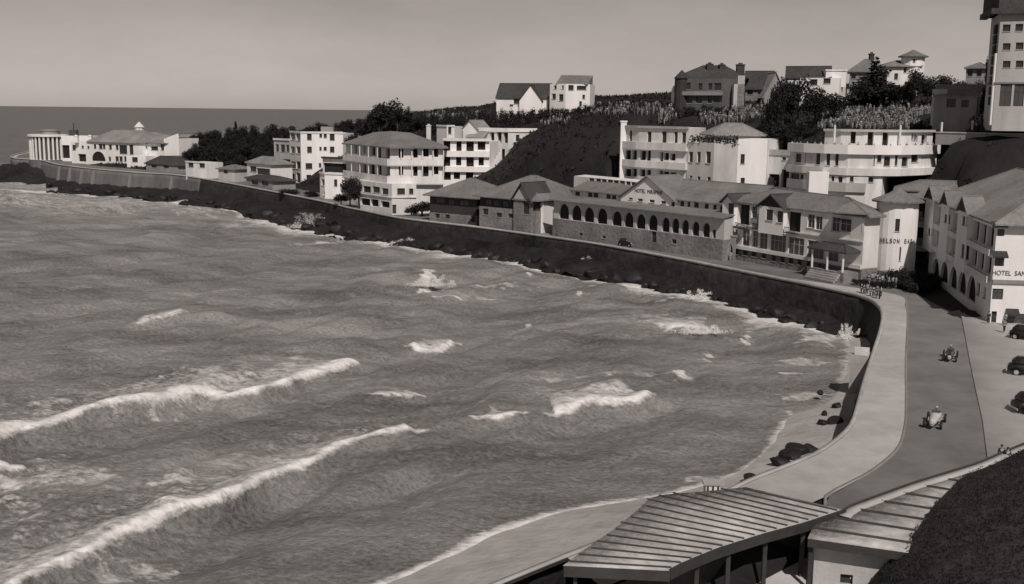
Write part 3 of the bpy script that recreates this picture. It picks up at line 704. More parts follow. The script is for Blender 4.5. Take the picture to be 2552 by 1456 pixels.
# ---- land: one sheet fitted through heights read off the photograph
CP = []
def cp(u, v, Y): CP.append(at(u, v, Y))
for i in range(0, nC, 6):
    if CO[i][1] < 60: continue
    for d in (0, 12):
        q = CO[i]+NI[i]*d
        if i > iB-12 and d == 12: continue
        CP.append((q[0], q[1], ZC[i]))
for u, v in right_px[:6]+[(2470,800),(2312,690),(2551,812),(2600,900),(2600,1000),(2560,1080)]: CP.append((*P(u, v, 5.0), 5.0))
for u, v, Y in [  # plateau, ridge and the two spurs
    (1350,273,335),(1240,276,345),(1465,266,330),(1100,300,345),(950,318,360),(850,330,385),(700,338,430),(600,350,450),(560,345,460),(450,372,520),(560,400,425),
    (1560,262,300),(1690,268,275),(1850,264,268),(1960,262,262),(2100,250,255),(2300,250,250),(2450,270,225),(2560,285,205),
    (2330,334,212),(2450,334,203),(2551,334,198),(2335,352,210),(2551,352,196),
    (1428,312,288),(1330,385,276),(1215,458,262),(1500,330,270),(1560,360,262),(1490,430,248),(1560,455,240),(1350,450,254),
    (2300,392,196),(2410,356,197),(2260,440,186),(2551,360,190),(2551,460,172),(2400,450,180),
    (1800,470,228),(2100,480,204),(1000,440,310),(1250,430,292),(900,470,318),(2000,330,238),(2200,325,225),(1700,300,262)]: cp(u, v, Y)
for x, y, z in [(-330,700,6),(-150,640,8),(0,520,17),(150,450,30),(250,350,36),(330,250,34),(200,180,30),(180,120,20),(110,140,8),(0,700,12),(-200,600,9),(200,600,26)]: CP.append((x, y, z))
CP = np.array(CP); cps = CP[:, :2]
D = np.hypot(cps[:, None, 0]-cps[None, :, 0], cps[:, None, 1]-cps[None, :, 1]); 
wts = np.linalg.solve(D+np.eye(len(CP))*(-0.5), CP[:, 2]-10.0)
def land(x, y):
    x = np.atleast_1d(np.asarray(x, float)); y = np.atleast_1d(np.asarray(y, float)); o = np.empty(len(x))
    for k in range(0, len(x), 20000):
        o[k:k+20000] = np.hypot(x[k:k+20000, None]-cps[None, :, 0], y[k:k+20000, None]-cps[None, :, 1])@wts+10.0
    return np.clip(o, -2, 60)
def land1(x, y): return float(land(x, y)[0])

PV = [P(u, v, 5.0) for u, v in [(2075,1290),(1900,1318),(1700,1396),(1500,1476),(1350,1540)]]
COURT_XY = PV+[(-6, 45), (20, 38), (70, 38), P(2750, 1060, 5.0), P(2470, 1195, 5.0), P(2300, 1232, 5.0)]
# ================================================================== BUILDINGS
def bld(name, label, cat, poly, z0, group=None):
    c = cen(poly)
    if c[1] > 100: cap_ground(poly, {'rear_wing': 60, 'arched_pavilion': 60, 'hotel_block': 5.5, 'rounded_hotel': 13.0, 'tiered_hotel': 11.0, 'terraced_hotel': 9, 'hillside_wing': 40, 'roof_pavilion': 16, 'point_villa': 8.2, 'dark_bungalow': 8.2, 'flat_white_house': 7.6, 'shed_house': 7.5, 'tiled_bungalow': 7.5, 'shore_bungalow': 6.6}.get(name, 5.3 if z0 <= 5 else 60), 4.0)
    return thing(name, (c[0], c[1], z0), label, cat, group)
def zt(p, v): return zat(p[0], p[1], v)
def Dv(zf, x, y): return zf(x, y)
def lerp(a, b, t): return tuple(a[i]+(b[i]-a[i])*t for i in range(len(a)))
def boxof(cx, cy, ax, w, d):
    """four corners: front-left, front-right, back-right, back-left; ax = direction of the front"""
    a = Vector((ax[0], ax[1])).normalized(); b = Vector((-a.y, a.x)); c = Vector((cx, cy))
    return [tuple(c), tuple(c+a*w), tuple(c+a*w+b*d), tuple(c+b*d)]

# ---- tall white block (with a grey side wing), left of the middle
u, v = zB(655, 935); A = P(u, v, 5.6); z1 = zat(*A, zB(655, 266)[1])
Rr = XYat(zB(1145, 500)[0], 400, A[1]+3); Ll = XYat(zB(520, 500)[0], 400, A[1]+13); L2 = XYat(zB(330, 500)[0], 400, A[1]+20)
poly = ccw([Ll, A, Rr, (Rr[0]+4, Rr[1]+14), (Ll[0]+6, Ll[1]+8)])
t = bld('hotel_block', 'tall plain white hotel block with four storeys of small dark windows', 'hotel', poly, 4)
o = wins(zB, [(745,310,42,72),(880,292,24,48),(933,295,28,50),(1015,312,44,76),(747,462,42,70),(877,450,20,40),(932,450,28,40),(1015,460,40,66),(740,656,60,66),(872,645,22,46),(740,797,44,72),(862,770,22,40),
  (550,305,38,76),(615,310,34,84),(548,462,38,74),(615,465,36,76),(555,642,44,78),(615,645,38,84),(548,780,36,70),(615,795,34,110)])
block(t, 'wall', poly, 4, z1, 'bright_plaster', o)
pr = [(p[0], p[1]) for p in poly]
band(t, 'parapet', [Ll, A, Rr], z1-.1, z1+.55, 'white_plaster', .2, .2)
rm = MB(); c = cen(poly); rm.cbox((c[0]+2, c[1]+1, z1), 4, 3, 2.0); rm.build('roof_room', 'dull_plaster', t)
zz = zat(*L2, zB(340, 335)[1])
poly2 = ccw([L2, Ll, (Ll[0]+3, Ll[1]+7), (L2[0]+3, L2[1]+7)])
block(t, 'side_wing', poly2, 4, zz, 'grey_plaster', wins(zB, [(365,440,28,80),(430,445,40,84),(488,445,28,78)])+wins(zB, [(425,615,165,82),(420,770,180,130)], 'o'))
band(t, 'cornice', [L2, Ll], zz-.3, zz+.3, 'white_plaster', .35, .1)

# ---- middle hotel: hipped tile roof over two galleried floors
u, v = zB(1700, 870); B4c = XYat(zB(1700, 700)[0], 440, 289.0)
B4r = XYat(zB(2325, 700)[0], 440, 292.0); B4l = XYat(zB(1185, 700)[0], 440, 317.0)
zbase = zat(*B4c, zB(1700, 862)[1]); zeave = zat(*B4c, zB(1700, 445)[1]); zpar1t = zat(*B4c, zB(1700, 572)[1]); zmid = zat(*B4c, zB(1700, 645)[1]); zpar2t = zat(*B4c, zB(1700, 775)[1])
bk = (-1.5, 12.0)
poly = foot([B4l, B4c, B4r], bk)
t = bld('gallery_hotel', 'middle hotel with hipped tile roof over two white galleried floors', 'hotel', poly, 4)
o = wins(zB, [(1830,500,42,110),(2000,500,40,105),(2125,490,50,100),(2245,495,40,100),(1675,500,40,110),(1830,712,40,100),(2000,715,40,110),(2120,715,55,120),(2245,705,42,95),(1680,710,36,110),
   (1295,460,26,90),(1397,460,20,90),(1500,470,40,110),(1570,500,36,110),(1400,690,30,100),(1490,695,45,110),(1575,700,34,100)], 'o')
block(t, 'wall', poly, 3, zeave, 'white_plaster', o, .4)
band(t, 'balcony_parapet', [B4l, B4c, B4r], zmid, zpar1t, 'white_plaster', 1.1, -0.95)
band(t, 'balcony_floor', [B4l, B4c, B4r], zmid-.25, zmid-.02, 'grey_plaster', 1.15, -.01)
band(t, 'balcony_parapet', [B4l, B4c, B4r], zbase, zpar2t, 'white_plaster', 1.1, -0.95)
band(t, 'balcony_floor', [B4l, B4c, B4r], zbase-.3, zbase-.02, 'grey_plaster', 1.3, -.01)
for L_a, L_b, k in ((B4c, B4r, 5), (B4l, B4c, 5)):
    for q in range(k+1):
        p = lerp(L_a, L_b, q/k); e = Edge(L_a, L_b); m = MB()
        a = e.pt(e.L*q/k-.12 if q else .05, zpar2t, 1.05); 
        if 0 < q < k or (q == k and L_b is B4r): m.box(a, e.d*.24, e.n*-.24, (0, 0, zmid-.27-zpar2t)); m.build('gallery_post', 'white_plaster', t); m = MB(); m.box(e.pt(e.L*q/k-.12, zpar1t, 1.05), e.d*.24, e.n*-.24, (0, 0, zeave-.02-zpar1t)); m.build('gallery_post', 'white_plaster', t)
cb = cen(poly)
c4 = [B4l, B4r, (B4r[0]+bk[0], B4r[1]+bk[1]), (B4l[0]+bk[0], B4l[1]+bk[1])]
# roof on the bent footprint
P5 = [B4l, B4c, B4r, (B4r[0]+bk[0], B4r[1]+bk[1]), (B4l[0]+bk[0], B4l[1]+bk[1])]
ctr = Vector((cb[0], cb[1], 0)); mb = MB(); zr1 = zat(B4c[0]+4, B4c[1]+9, zB(1830, 250)[1]); ex = []
for p in P5: pv = Vector((p[0], p[1], 0)); ex.append(pv+(pv-ctr).normalized()*1.9)
ra = lerp(P5[0], P5[4], .5); rb = lerp(P5[2], P5[3], .5); ra2 = Vector((*lerp(ra, cb, .62), zr1-.5)); rb2 = Vector((*lerp(rb, cb, .62), zr1-.3)); rm_ = Vector((cb[0], cb[1], zr1))
T_ = Vector((0, 0, zeave+.3)); Z_ = Vector((0, 0, zeave))
mb.quad(ex[0]+T_, ex[1]+T_, rm_, ra2); mb.quad(ex[1]+T_, ex[2]+T_, rb2, rm_); mb.quad(ex[2]+T_, ex[3]+T_, rb2); mb.quad(ex[3]+T_, ex[4]+T_, ra2, rm_, rb2); mb.quad(ex[4]+T_, ex[0]+T_, ra2)
for i in range(5): mb.quad(ex[i]+Z_, ex[(i+1) % 5]+Z_, ex[(i+1) % 5]+T_, ex[i]+T_)
mb.quad(*[e+Z_ for e in ex][::-1]); mb.build('roof', 'tile_roof', t)
# ground floor under the galleries
g0 = XYat(zB(1345, 900)[0], 500, 299); g1 = XYat(zB(1720, 900)[0], 500, 285.5); g2 = XYat(zB(2010, 900)[0], 500, 287.0)
ztop = zat(*g1, zB(1720, 868)[1]); zg = 4.0
o = wins(zB, [(1425,930,70,70),(1535,935,66,70),(1640,955,60,70),(1830,955,70,70),(1950,955,38,64)])+wins(zB, [(1405,1080,90,80),(1510,1090,80,80),(1640,1110,80,70)], 'o')+wins(zB, [(1750,1165,45,100)], 'd')
polyg = foot([g0, g1, g2], (-1, 9)); block(t, 'ground_floor', polyg, zg, ztop, 'white_plaster', o)
zl = zat(*g1, zB(1700, 1020)[1]); band(t, 'string_course', [g0, g1, g2], zl-.25, zl, 'white_plaster', .35, -.02)

# small white annexe in front of the tall block
u, v = zB(930, 1045); A = P(u, v, 5.6); a0 = XYat(zB(872, 900)[0], 480, A[1]+4); a2 = XYat(zB(1190, 900)[0], 480, A[1]-2)
poly = foot([a0, A, a2], (3, 7)); t = bld('annexe_house', 'small white annexe in front of the tall white hotel block', 'house', poly, 4)
z1 = zat(*A, zB(930, 745)[1]); block(t, 'wall', poly, 4, z1, 'bright_plaster', wins(zB, [(1055,855,30,78),(930,985,30,40),(915,850,40,70)]))
band(t, 'parapet', [a0, A, a2], z1-.2, z1+.35, 'white_plaster', .25, .2)
# white covered terrace between them
b0 = XYat(zB(905, 700)[0], 440, A[1]+9); b1 = XYat(zB(1225, 700)[0], 440, A[1]+3); b2 = XYat(zB(1390, 700)[0], 440, A[1]+5)
poly = foot([b0, b1, b2], (3, 8)); z1 = zat(*b1, zB(1225, 575)[1]); z0 = zat(*b1, zB(1225, 745)[1])
t = bld('terrace_house', 'low white house with wide dark terrace between block and gallery hotel', 'house', poly, 4)
block(t, 'wall', poly, 4, z1, 'white_plaster', wins(zB, [(1040,680,220,110)], 'o')+wins(zB, [(1185,675,30,70)]))
hipp = boxof(*b0, (b1[0]-b0[0], b1[1]-b0[1]), math.hypot(b1[0]-b0[0], b1[1]-b0[1]), 6)
band(t, 'canopy', [b0, b1, b2], z1-.1, z1+.5, 'dark_wood', .7, .1)

# ---- terraced hotel stepping up the slope (right of the gallery hotel)
e0 = XYat(zC(405, 900)[0], 400, 300); e1 = XYat(zC(845, 900)[0], 400, 300)
zzs = lambda y, p=e0: zat(*p, zC(600, y)[1])
poly = foot([e0, e1], (4, 12)); t = bld('terraced_hotel', 'white hotel stepping up the slope in stacked galleried terraces', 'hotel', poly, 4)
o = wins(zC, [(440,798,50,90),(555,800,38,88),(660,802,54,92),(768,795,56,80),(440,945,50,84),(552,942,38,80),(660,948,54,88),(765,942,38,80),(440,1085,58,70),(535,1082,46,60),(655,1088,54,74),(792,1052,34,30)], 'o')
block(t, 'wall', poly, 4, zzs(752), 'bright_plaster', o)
band(t, 'roof_parapet', [e0, e1], zzs(745), zzs(725), 'white_plaster', .9, .2)
band(t, 'balcony_parapet', [e0, e1], zzs(900), zzs(845), 'bright_plaster', .8, -.02); band(t, 'balcony_parapet', [e0, e1], zzs(1042), zzs(992), 'bright_plaster', .8, -.02)
# upper wing behind
f0 = XYat(zC(592, 700)[0], 350, 318); f1 = XYat(zC(1020, 700)[0], 350, 306); f2 = XYat(zC(1288, 700)[0], 350, 310)
zq = lambda y: zat(*f1, zC(1020, y)[1])
poly = foot([f0, f1, f2], (3, 12))
o = wins(zC, [(868,722,32,92),(935,720,34,96),(998,722,34,92)], 'o')+wins(zC, [(1110,725,26,58),(1210,727,30,62)])+wins(zC, [(960,875,45,90),(1012,890,34,100),(1065,860,40,60)], 'o')
block(t, 'upper_wing', poly, 8, zq(640), 'white_plaster', o); band(t, 'roof_parapet', [f0, f1, f2], zq(668), zq(632), 'bright_plaster', .35, .15)
aw = MB(); e = Edge(f0, f1); s0 = e.hit(*zC(665, 690))[1]; s1 = e.hit(*zC(840, 690))[1]; za_, zb_ = zat(*f0, zC(700, 652)[1]), zat(*f0, zC(700, 715)[1])
aw.quad(e.pt(s0, zb_, 2.2), e.pt(s1, zb_, 2.2), e.pt(s1, za_, .05), e.pt(s0, za_, .05)); aw.quad(e.pt(s0, zb_-.06, 2.2), e.pt(s0, za_-.06, .05), e.pt(s1, za_-.06, .05), e.pt(s1, zb_-.06, 2.2)); aw.build('awning', 'dull_plaster', t)
gq = [XYat(zC(592, 660)[0], 340, 316), XYat(zC(725, 660)[0], 340, 313)]; pg = foot(gq, (1, 6)); zg0, zg1 = zat(*gq[1], zC(700, 725)[1]), zat(*gq[1], zC(700, 640)[1])
block(t, 'gable_room', pg, zg0-3, zg1, 'bright_plaster'); gable(t, boxof(*gq[0], (gq[1][0]-gq[0][0], gq[1][1]-gq[0][1]), math.hypot(gq[1][0]-gq[0][0], gq[1][1]-gq[0][1]), 6), zg1, 2.2, 'pale_roof', .3, 'bright_plaster', along=1)
# stair parapet down the slope
st = MB(); pa, pb = at(*zC(770, 1130), 298), at(*zC(960, 820), 303)
for q in range(10):
    a, b = Vector(lerp(pa, pb, q/10)), Vector(lerp(pa, pb, (q+1)/10)); dd = b-a; st.box(a-Vector((0, 0, 2.2)), (dd.x, dd.y, 0), (.1, .5, 0), (0, 0, 2.4+dd.z*.5))
st.build('stair_parapet', 'bright_plaster', t)
# small tower room left
h0, h1, h2 = XYat(zC(345, 690)[0], 340, 322), XYat(zC(440, 690)[0], 340, 317), XYat(zC(512, 690)[0], 340, 319)
poly = foot([h0, h1, h2], (2, 6)); t2 = bld('roof_pavilion', 'small flat white pavilion rising behind the gallery hotel roof', 'house', poly, 12)
zz = zat(*h1, zC(440, 615)[1]); block(t2, 'wall', poly, 12, zz, 'bright_plaster', wins(zC, [(470,652,26,62)])); band(t2, 'parapet', [h0, h1, h2], zz-.1, zz+.4, 'white_plaster', .2, .2)
chimney(t2, h0[0]-2.4, h0[1]+1, 12, zz+.2, 1.3, 'white_plaster')
# far right extension half hidden by the spur
k0, k1 = XYat(zC(1285, 680)[0], 330, 318), XYat(zC(1620, 640)[0], 330, 320); poly = foot([k0, k1], (3, 9)); zz = zat(*k0, zC(1290, 622)[1])
t2 = bld('hillside_wing', 'low white wing with dark openings half buried behind the dark spur', 'house', poly, 14)
block(t2, 'wall', poly, 14, zz, 'white_plaster', wins(zC, [(1312,672,40,80),(1378,680,36,80),(1440,660,30,60)], 'o')); band(t2, 'parapet', [k0, k1], zz-.1, zz+.5, 'grey_plaster', .3, .1)

# ---- two dark timber pavilions with hipped roofs
p0 = P(*zF(345, 640), 5.2); p1 = P(*zF(905, 690), 5.2)
p0 = (p0[0], p0[1]); ln = Vector((p1[0]-p0[0], p1[1]-p0[1])); c4 = boxof(*p0, ln, ln.length, 15)
zst = zat(*p0, zF(345, 545)[1]); zev = zat(*p0, zF(345, 350)[1])
t = bld('timber_pavilion', 'long dark timber pavilion on stone base with low hipped roof', 'pavilion', c4, 4)
block(t, 'stone_base', c4, 4, zst, 'stone_grey', wins(zF, [(865,600,60,120)], 'd')+wins(zF, [(440,590,40,50),(560,600,40,50)]), frame='frame_dark')
ci = [lerp(p, cen(c4), .012) for p in c4]
block(t, 'timber_wall', ci, zst, zev, 'dark_wood', wins(zF, [(470,410,100,60),(600,430,70,60),(750,440,100,60)], 'g'), frame='frame_dark')
hip(t, c4, zev, zat(*lerp(p0, p1, .6), zF(640, 140)[1])-zev-.5, 'tile_roof', 1.2, .8)
v0 = P(*zF(250, 470), 6.2); m = MB(); e = Edge((v0[0]-2, v0[1]+3), (v0[0]+3, v0[1]-3))
zz = zat(*v0, zF(300, 300)[1]); poly = boxof(v0[0]-2.2, v0[1]+2.5, ln, 5.5, 5); t2 = bld('gate_lodge', 'tiny pale gate lodge with a doorway beside the timber pavilion', 'house', poly, 4)
block(t2, 'wall', poly, 4, zz, 'grey_plaster', wins(zF, [(275,375,56,110)], 'd')); hip(t2, poly, zz, 1.4, 'tile_roof', .6, .9)

q0 = P(*zF(935, 715), 5.2); q1 = P(*zF(1600, 790), 5.2); ln = Vector((q1[0]-q0[0], q1[1]-q0[1])); c4 = boxof(*q0, ln, ln.length, 18)
zst = zat(*q0, zF(950, 470)[1]); zev = zat(*q0, zF(950, 360)[1])
t = bld('stone_pavilion', 'stone pavilion with big hipped roof and dark-barged front gable', 'pavilion', c4, 4)
block(t, 'stone_wall', c4, 4, zst, 'stone_grey', wins(zF, [(1010,540,50,70),(1170,580,50,50),(1310,590,50,50),(1490,490,60,160)]), frame='frame_dark')
ci = [lerp(p, cen(c4), .012) for p in c4]; block(t, 'timber_wall', ci, zst, zev, 'dark_wood', wins(zF, [(1040,430,70,60),(1130,440,60,60),(1240,450,60,60)], 'g'), frame='frame_dark')
hip(t, c4, zev, zat(*lerp(q0, q1, .7), zF(1330, 105)[1])-zev-.6, 'tile_roof', 1.2, .9)
e = Edge(c4[0], c4[1]); s0, s1 = e.hit(*zF(1375, 400))[1], e.hit(*zF(1580, 400))[1]
gp = [e.pt(s0, 0, .9)[:2], e.pt(s1, 0, .9)[:2], e.pt(s1, 0, -6)[:2], e.pt(s0, 0, -6)[:2]]
gb = block(t, 'gable_bay', gp, 4, zev+.4, 'stone_grey', wins(zF, [(1490,480,56,170)]), frame='frame_dark')
gable(t, gp, zev+.4, 3.4, 'dark_roof', .7, 'grey_plaster', along=1)
r0 = P(*zF(1612, 780), 5.2); r1 = P(*zF(1690, 785), 5.2); pl = foot([r0, r1, (r1[0]+2.5, r1[1]+3.5)], (2, 8)); zz = zat(*r0, zF(1612, 425)[1])
block(t, 'white_pier', pl, 4, zz, 'white_plaster'); band(t, 'eave', [r0, r1, (r1[0]+2.5, r1[1]+3.5)], zz, zz+.4, 'dark_wood', .6, .1)

# ---- arcade hotel: stone terrace wall, white arcade under a lean-to roof, upper storey with a lettered gable
a0 = P(*zG(-20, 775), 5.2); a1 = P(*zG(1890, 1055), 5.2)
a0 = (a0[0], a0[1]); ln = Vector((a1[0]-a0[0], a1[1]-a0[1])); c4 = boxof(*a0, ln, ln.length, 20); e = Edge(c4[0], c4[1])
def eh(x, y): return e.hit(*zG(x, y))
zter = eh(400, 640)[2]; zar = eh(400, 470-20)[2]
t = bld('arcade_hotel', 'long hotel with a white arcade over a grey terrace wall and a lettered gable', 'hotel', c4, 4)
block(t, 'terrace_wall', c4, 3, zter, 'stone_grey', wins(zG, [(1122,790,50,130)], 'd')+wins(zG, [(300,770,30,30),(560,800,30,30),(1350,850,40,50)]), frame='frame_dark')
archs = [(110,512,92,165),(250,530,92,165),(392,548,94,160),(540,565,96,170),(705,595,90,165),(840,610,86,165),(975,628,86,165),(1112,640,84,170),(1255,665,72,165),(1365,675,66,165),(1475,695,66,170),(1592,712,66,165),(1712,725,66,160)]
za2 = eh(400, 425)[2]
ci = [e.pt(0.02, 0, -.25)[:2], e.pt(e.L-.02, 0, -.25)[:2], c4[2], c4[3]]
block(t, 'arcade_wall', ci, zter, za2, 'shaded_plaster', wins(zG, [(x, y, ww*1.16, hh) for x, y, ww, hh in archs], 'a')+wins(zG, [(1800,765,36,90)], 'd'))
for q in range(30):
    pass
# lean-to roof above the arcade
zl1 = za2+.66; inn = 5.0
m = MB(); oA, oB = e.pt(-.4, za2-.1, .9), e.pt(e.L+.3, za2-.1, .9); iA, iB_ = e.pt(-.4, zl1, -inn), e.pt(e.L+.3, zl1, -inn); up = Vector((0, 0, .22))
m.quad(Vector(oA)+up, Vector(oB)+up, Vector(iB_)+up, Vector(iA)+up); m.quad(oA, iA, iB_, oB); m.quad(oA, oB, Vector(oB)+up, Vector(oA)+up); m.quad(oB, iB_, Vector(iB_)+up, Vector(oB)+up); m.quad(oA, Vector(oA)+up, Vector(iA)+up, iA)
m.build('arcade_roof', 'tile_roof', t)
# upper storey set back
u4 = [e.pt(0.5, 0, -inn)[:2], e.pt(e.L, 0, -inn)[:2], e.pt(e.L, 0, -15)[:2], e.pt(0.5, 0, -15)[:2]]; eu = Edge(u4[0], u4[1])
zup = eu.hit(*zG(400, 288))[2]
ow = wins(zG, [(262,320,42,60),(403,330,42,66),(468,338,44,66),(610,350,42,60),(672,360,42,60),(1440,420,36,66),(1515,428,26,64),(1600,440,42,66),(1715,455,36,60),(1808,468,32,62),(1893,482,44,60)])
block(t, 'upper_wall', u4, zl1-2, zup, 'white_plaster', ow, frame='frame_dark')
sg = (eu.hit(*zG(775, 395))[1]+eu.hit(*zG(1390, 395))[1])/2
uL = [eu.pt(0, 0)[:2], eu.pt(sg, 0)[:2], eu.pt(sg, 0, -10)[:2], eu.pt(0, 0, -10)[:2]]; uR = [eu.pt(sg+.01, 0)[:2], eu.pt(eu.L, 0)[:2], eu.pt(eu.L, 0, -16)[:2], eu.pt(sg+.01, 0, -16)[:2]]
gable(t, uL, zup, 1.55, 'tile_roof', .5, 'white_plaster'); gable(t, uR, zup+.1, 3.2, 'tile_roof', .5, 'white_plaster')
s0, s1 = eu.hit(*zG(775, 395))[1], eu.hit(*zG(1390, 395))[1]
gp = [eu.pt(s0, 0, .7)[:2], eu.pt(s1, 0, .7)[:2], eu.pt(s1, 0, -8)[:2], eu.pt(s0, 0, -8)[:2]]; eg = Edge(gp[0], gp[1])
block(t, 'gable_bay', gp, zl1-2, zup-.3, 'bright_plaster', wins(zG, [(860,348,36,54),(968,362,46,64),(1100,375,46,68),(1230,390,44,68),(1343,412,38,80)]), frame='frame_dark')
zpk = eg.hit(*zG(1078, 140))[2]
gable(t, gp, zup-.3, zpk-zup+.6, 'tile_roof', .5, 'bright_plaster', along=1)
zc = eg.hit(*zG(1100, 292))[2]; sm_ = (eg.L)/2
sign_text(t, 'HOTEL  MIRAMAR', eg, sm_-eg.L*.23, sm_+eg.L*.27, zc, .75, 'ink', .06)
# rooftop glazed lantern
l0, l1 = XYat(zG(222, 160)[0], 450, a0[1]+12), XYat(zG(965, 200)[0], 460, a0[1]-8); pl = foot([l0, l1], (3, 6)); zlt = zat(*l0, zG(225, 112)[1])
block(t, 'lantern', pl, zup, zlt, 'white_plaster', wins(zG, [(420,160,44,44),(497,165,44,44),(560,170,44,44),(630,175,46,44),(696,182,46,44),(765,190,46,46),(832,196,40,44),(892,205,40,44)]), frame='frame_dark')

# ---- long hotel by the bend with the round tower
b0 = P(*zH(150, 735), 5.2); b1 = P(*zH(1235, 932), 5.2); ln = Vector((b1[0]-b0[0], b1[1]-b0[1])); c4 = boxof(*b0, ln, ln.length, 14); c4[2] = lerp(c4[1], c4[2], .25); e = Edge(c4[0], c4[1])
zst = e.hit(*zH(600, 722))[2]; zev = e.hit(*zH(600, 340))[2]; zsl = e.hit(*zH(600, 520))[2]
t = bld('tower_hotel', 'long white hotel on a stone base with balconies and a round corner tower', 'hotel', c4, 4)
block(t, 'stone_base', c4, 3, zst, 'stone_grey', wins(zH, [(225,690,24,44),(300,700,30,40),(370,710,30,40),(450,722,30,40),(530,745,28,44),(600,755,28,44),(670,765,28,44),(740,775,28,44),(815,785,28,44)])+wins(zH, [(900,850,26,110)], 'd'), frame='frame_dark')
big = wins(zH, [(305,575,54,124),(380,588,42,124),(447,600,60,130),(565,622,120,134),(710,655,122,146),(868,680,128,140),(1010,730,80,150)], 'g')
sm2 = wins(zH, [(182,535,16,62),(226,530,18,36)])
upw = wins(zH, [(372,372,34,92),(830,445,44,104),(893,460,44,104),(1030,470,50,110),(1110,482,70,92)])+wins(zH, [(288,400,70,170),(412,440,48,100),(692,455,84,160)], 'o')
ci = [e.pt(.02, 0, .03)[:2], e.pt(e.L-.02, 0, .03)[:2], c4[2], c4[3]]
block(t, 'wall', ci, zst, zev, 'white_plaster', big+sm2+upw, .3, frame='frame_white')
band(t, 'window_ledge', [e.pt(0, 0, .03)[:2], e.pt(e.L, 0, .03)[:2]], zst-.1, zst+.55, 'white_plaster', .35, -.02)
band(t, 'string_course', [e.pt(0, 0, .03)[:2], e.pt(e.L, 0, .03)[:2]], zsl-.12, zsl+.12, 'white_plaster', .2, -.02)
for x, y, wd in ((288,470,80),(412,475,50),(692,505,90)):
    h0, h1 = e.hit(*zH(x-wd/2, y)), e.hit(*zH(x+wd/2, y)); m = MB(); zb = h0[2]-.7
    m.box(e.pt(h0[1], zb, 0.05), e.d*(h1[1]-h0[1]), e.n*1.0, (0, 0, .15))
    n = 9
    for q in range(n): m.box(e.pt(h0[1]+(h1[1]-h0[1]-.06)*q/(n-1), zb+.15, .93), e.d*.06, e.n*.06, (0, 0, .85))
    m.box(e.pt(h0[1], zb+1.0, .9), e.d*(h1[1]-h0[1]), e.n*.12, (0, 0, .1)); m.build('balcony_rail', 'dark_wood', t)
# bays with gablets
for (x0, x1, y0, y1, px, py, ws) in ((142,238,280,470,188,236,[(186,345,36,84)]),(440,640,330,535,512,250,[(495,395,42,84),(585,410,42,88)])):
    s0, s1 = e.hit(*zH(x0, 400))[1], e.hit(*zH(x1, 400))[1]; zb0 = e.hit(*zH(x0, y1))[2]; gp = [e.pt(s0, 0, .9)[:2], e.pt(s1, 0, .9)[:2], e.pt(s1, 0, .05)[:2], e.pt(s0, 0, .05)[:2]]
    zb1 = zev+.1; block(t, 'bay', gp, zb0, zb1, 'bright_plaster', wins(zH, ws), .2)
    gp2 = gp[:2]+[e.pt(s1, 0, -4)[:2], e.pt(s0, 0, -4)[:2]]; gable(t, gp2, zb1, 1.3 if x0 < 200 else 2.0, 'dark_roof', .5, 'bright_plaster' if x0 < 200 else 'dark_wood', along=1, name='gablet')
# window hoods
for x, y, wd in ((1110,432,96),):
    h0, h1 = e.hit(*zH(x-wd/2, y)), e.hit(*zH(x+wd/2, y)); m = MB(); m.box(e.pt(h0[1], h0[2], .03), e.d*(h1[1]-h0[1]), e.n*.7, (0, 0, .15)); m.build('window_hood', 'dark_wood', t)
hip(t, c4, zev, e.hit(*zH(700, 215))[2]-zev-.2, 'tile_roof', .9, .9)
# entrance porch
s0, s1 = e.hit(*zH(935, 700))[1], e.hit(*zH(1215, 700))[1]; zp = e.hit(*zH(1000, 640))[2]-.6; m = MB()
pg = [e.pt(s0, 0, 3.2)[:2], e.pt(s1, 0, 3.2)[:2], e.pt(s1, 0, .1)[:2], e.pt(s0, 0, .1)[:2]]
hip(t, pg, zp, 1.3, 'dark_roof', .4, .7, name='porch_roof')
for q in (0.05, .5, .95):
    m = MB(); p = e.pt(s0+(s1-s0)*q, 5, 3.0); m.lathe(p, [(.28, 0), (.2, .3), (.18, zp-5.3), (.26, zp-5.1), (.26, zp-5)], 10); m.build('porch_column', 'white_plaster', t)
fl = MB(); fl.box(e.pt(s0-.3, 3.5, 3.4), e.d*(s1-s0+.6), e.n*-3.38, (0, 0, zst-3.5-.6)); fl.build('porch_floor', 'stone_grey', t)
for i_ in range(5):
    s_ = MB(); s_.box(e.pt(s0+.5, 4.0, 3.4), e.d*(s1-s0-1), e.n*(.35*(5-i_)), (0, 0, 1.0+(zst-5.2)*(i_/6))); s_.build('porch_step', 'coping', t)
# flat white link wall, round tower
tc = P(*zH(1490, 918), 5.2); tw = Vector(tc); rad = 3.35
vdir = tw.normalized(); cx_, cy_ = tw.x+vdir.x*rad, tw.y+vdir.y*rad
k0 = e.pt(e.L-.05, 0, .05)[:2]; k1 = XYat(zH(1335, 500)[0], 560, tc[1]+2.6); pl = foot([k0, k1], (2.5, 4)); ztw = zat(*tc, zH(1480, 300)[1])
zk = zat(*k1, zH(1330, 372)[1]); block(t, 'link_wall', pl, 4, zk, 'white_plaster', wins(zH, [(1258,475,26,104)]))
hip(t, boxof(*k0, (k1[0]-k0[0], k1[1]-k0[1]), math.hypot(k1[0]-k0[0], k1[1]-k0[1]), 5), zk, 1.8, 'tile_roof', .7, .8)
N = 22; ring = [(cx_+rad*math.cos(2*math.pi*q/N), cy_+rad*math.sin(2*math.pi*q/N)) for q in range(N)]
block(t, 'tower_wall', ring, 3.5, ztw, 'bright_plaster', wins(zH, [(1345,510,30,80),(1530,478,46,96),(1343,730,36,80),(1527,710,46,104)]), .25)
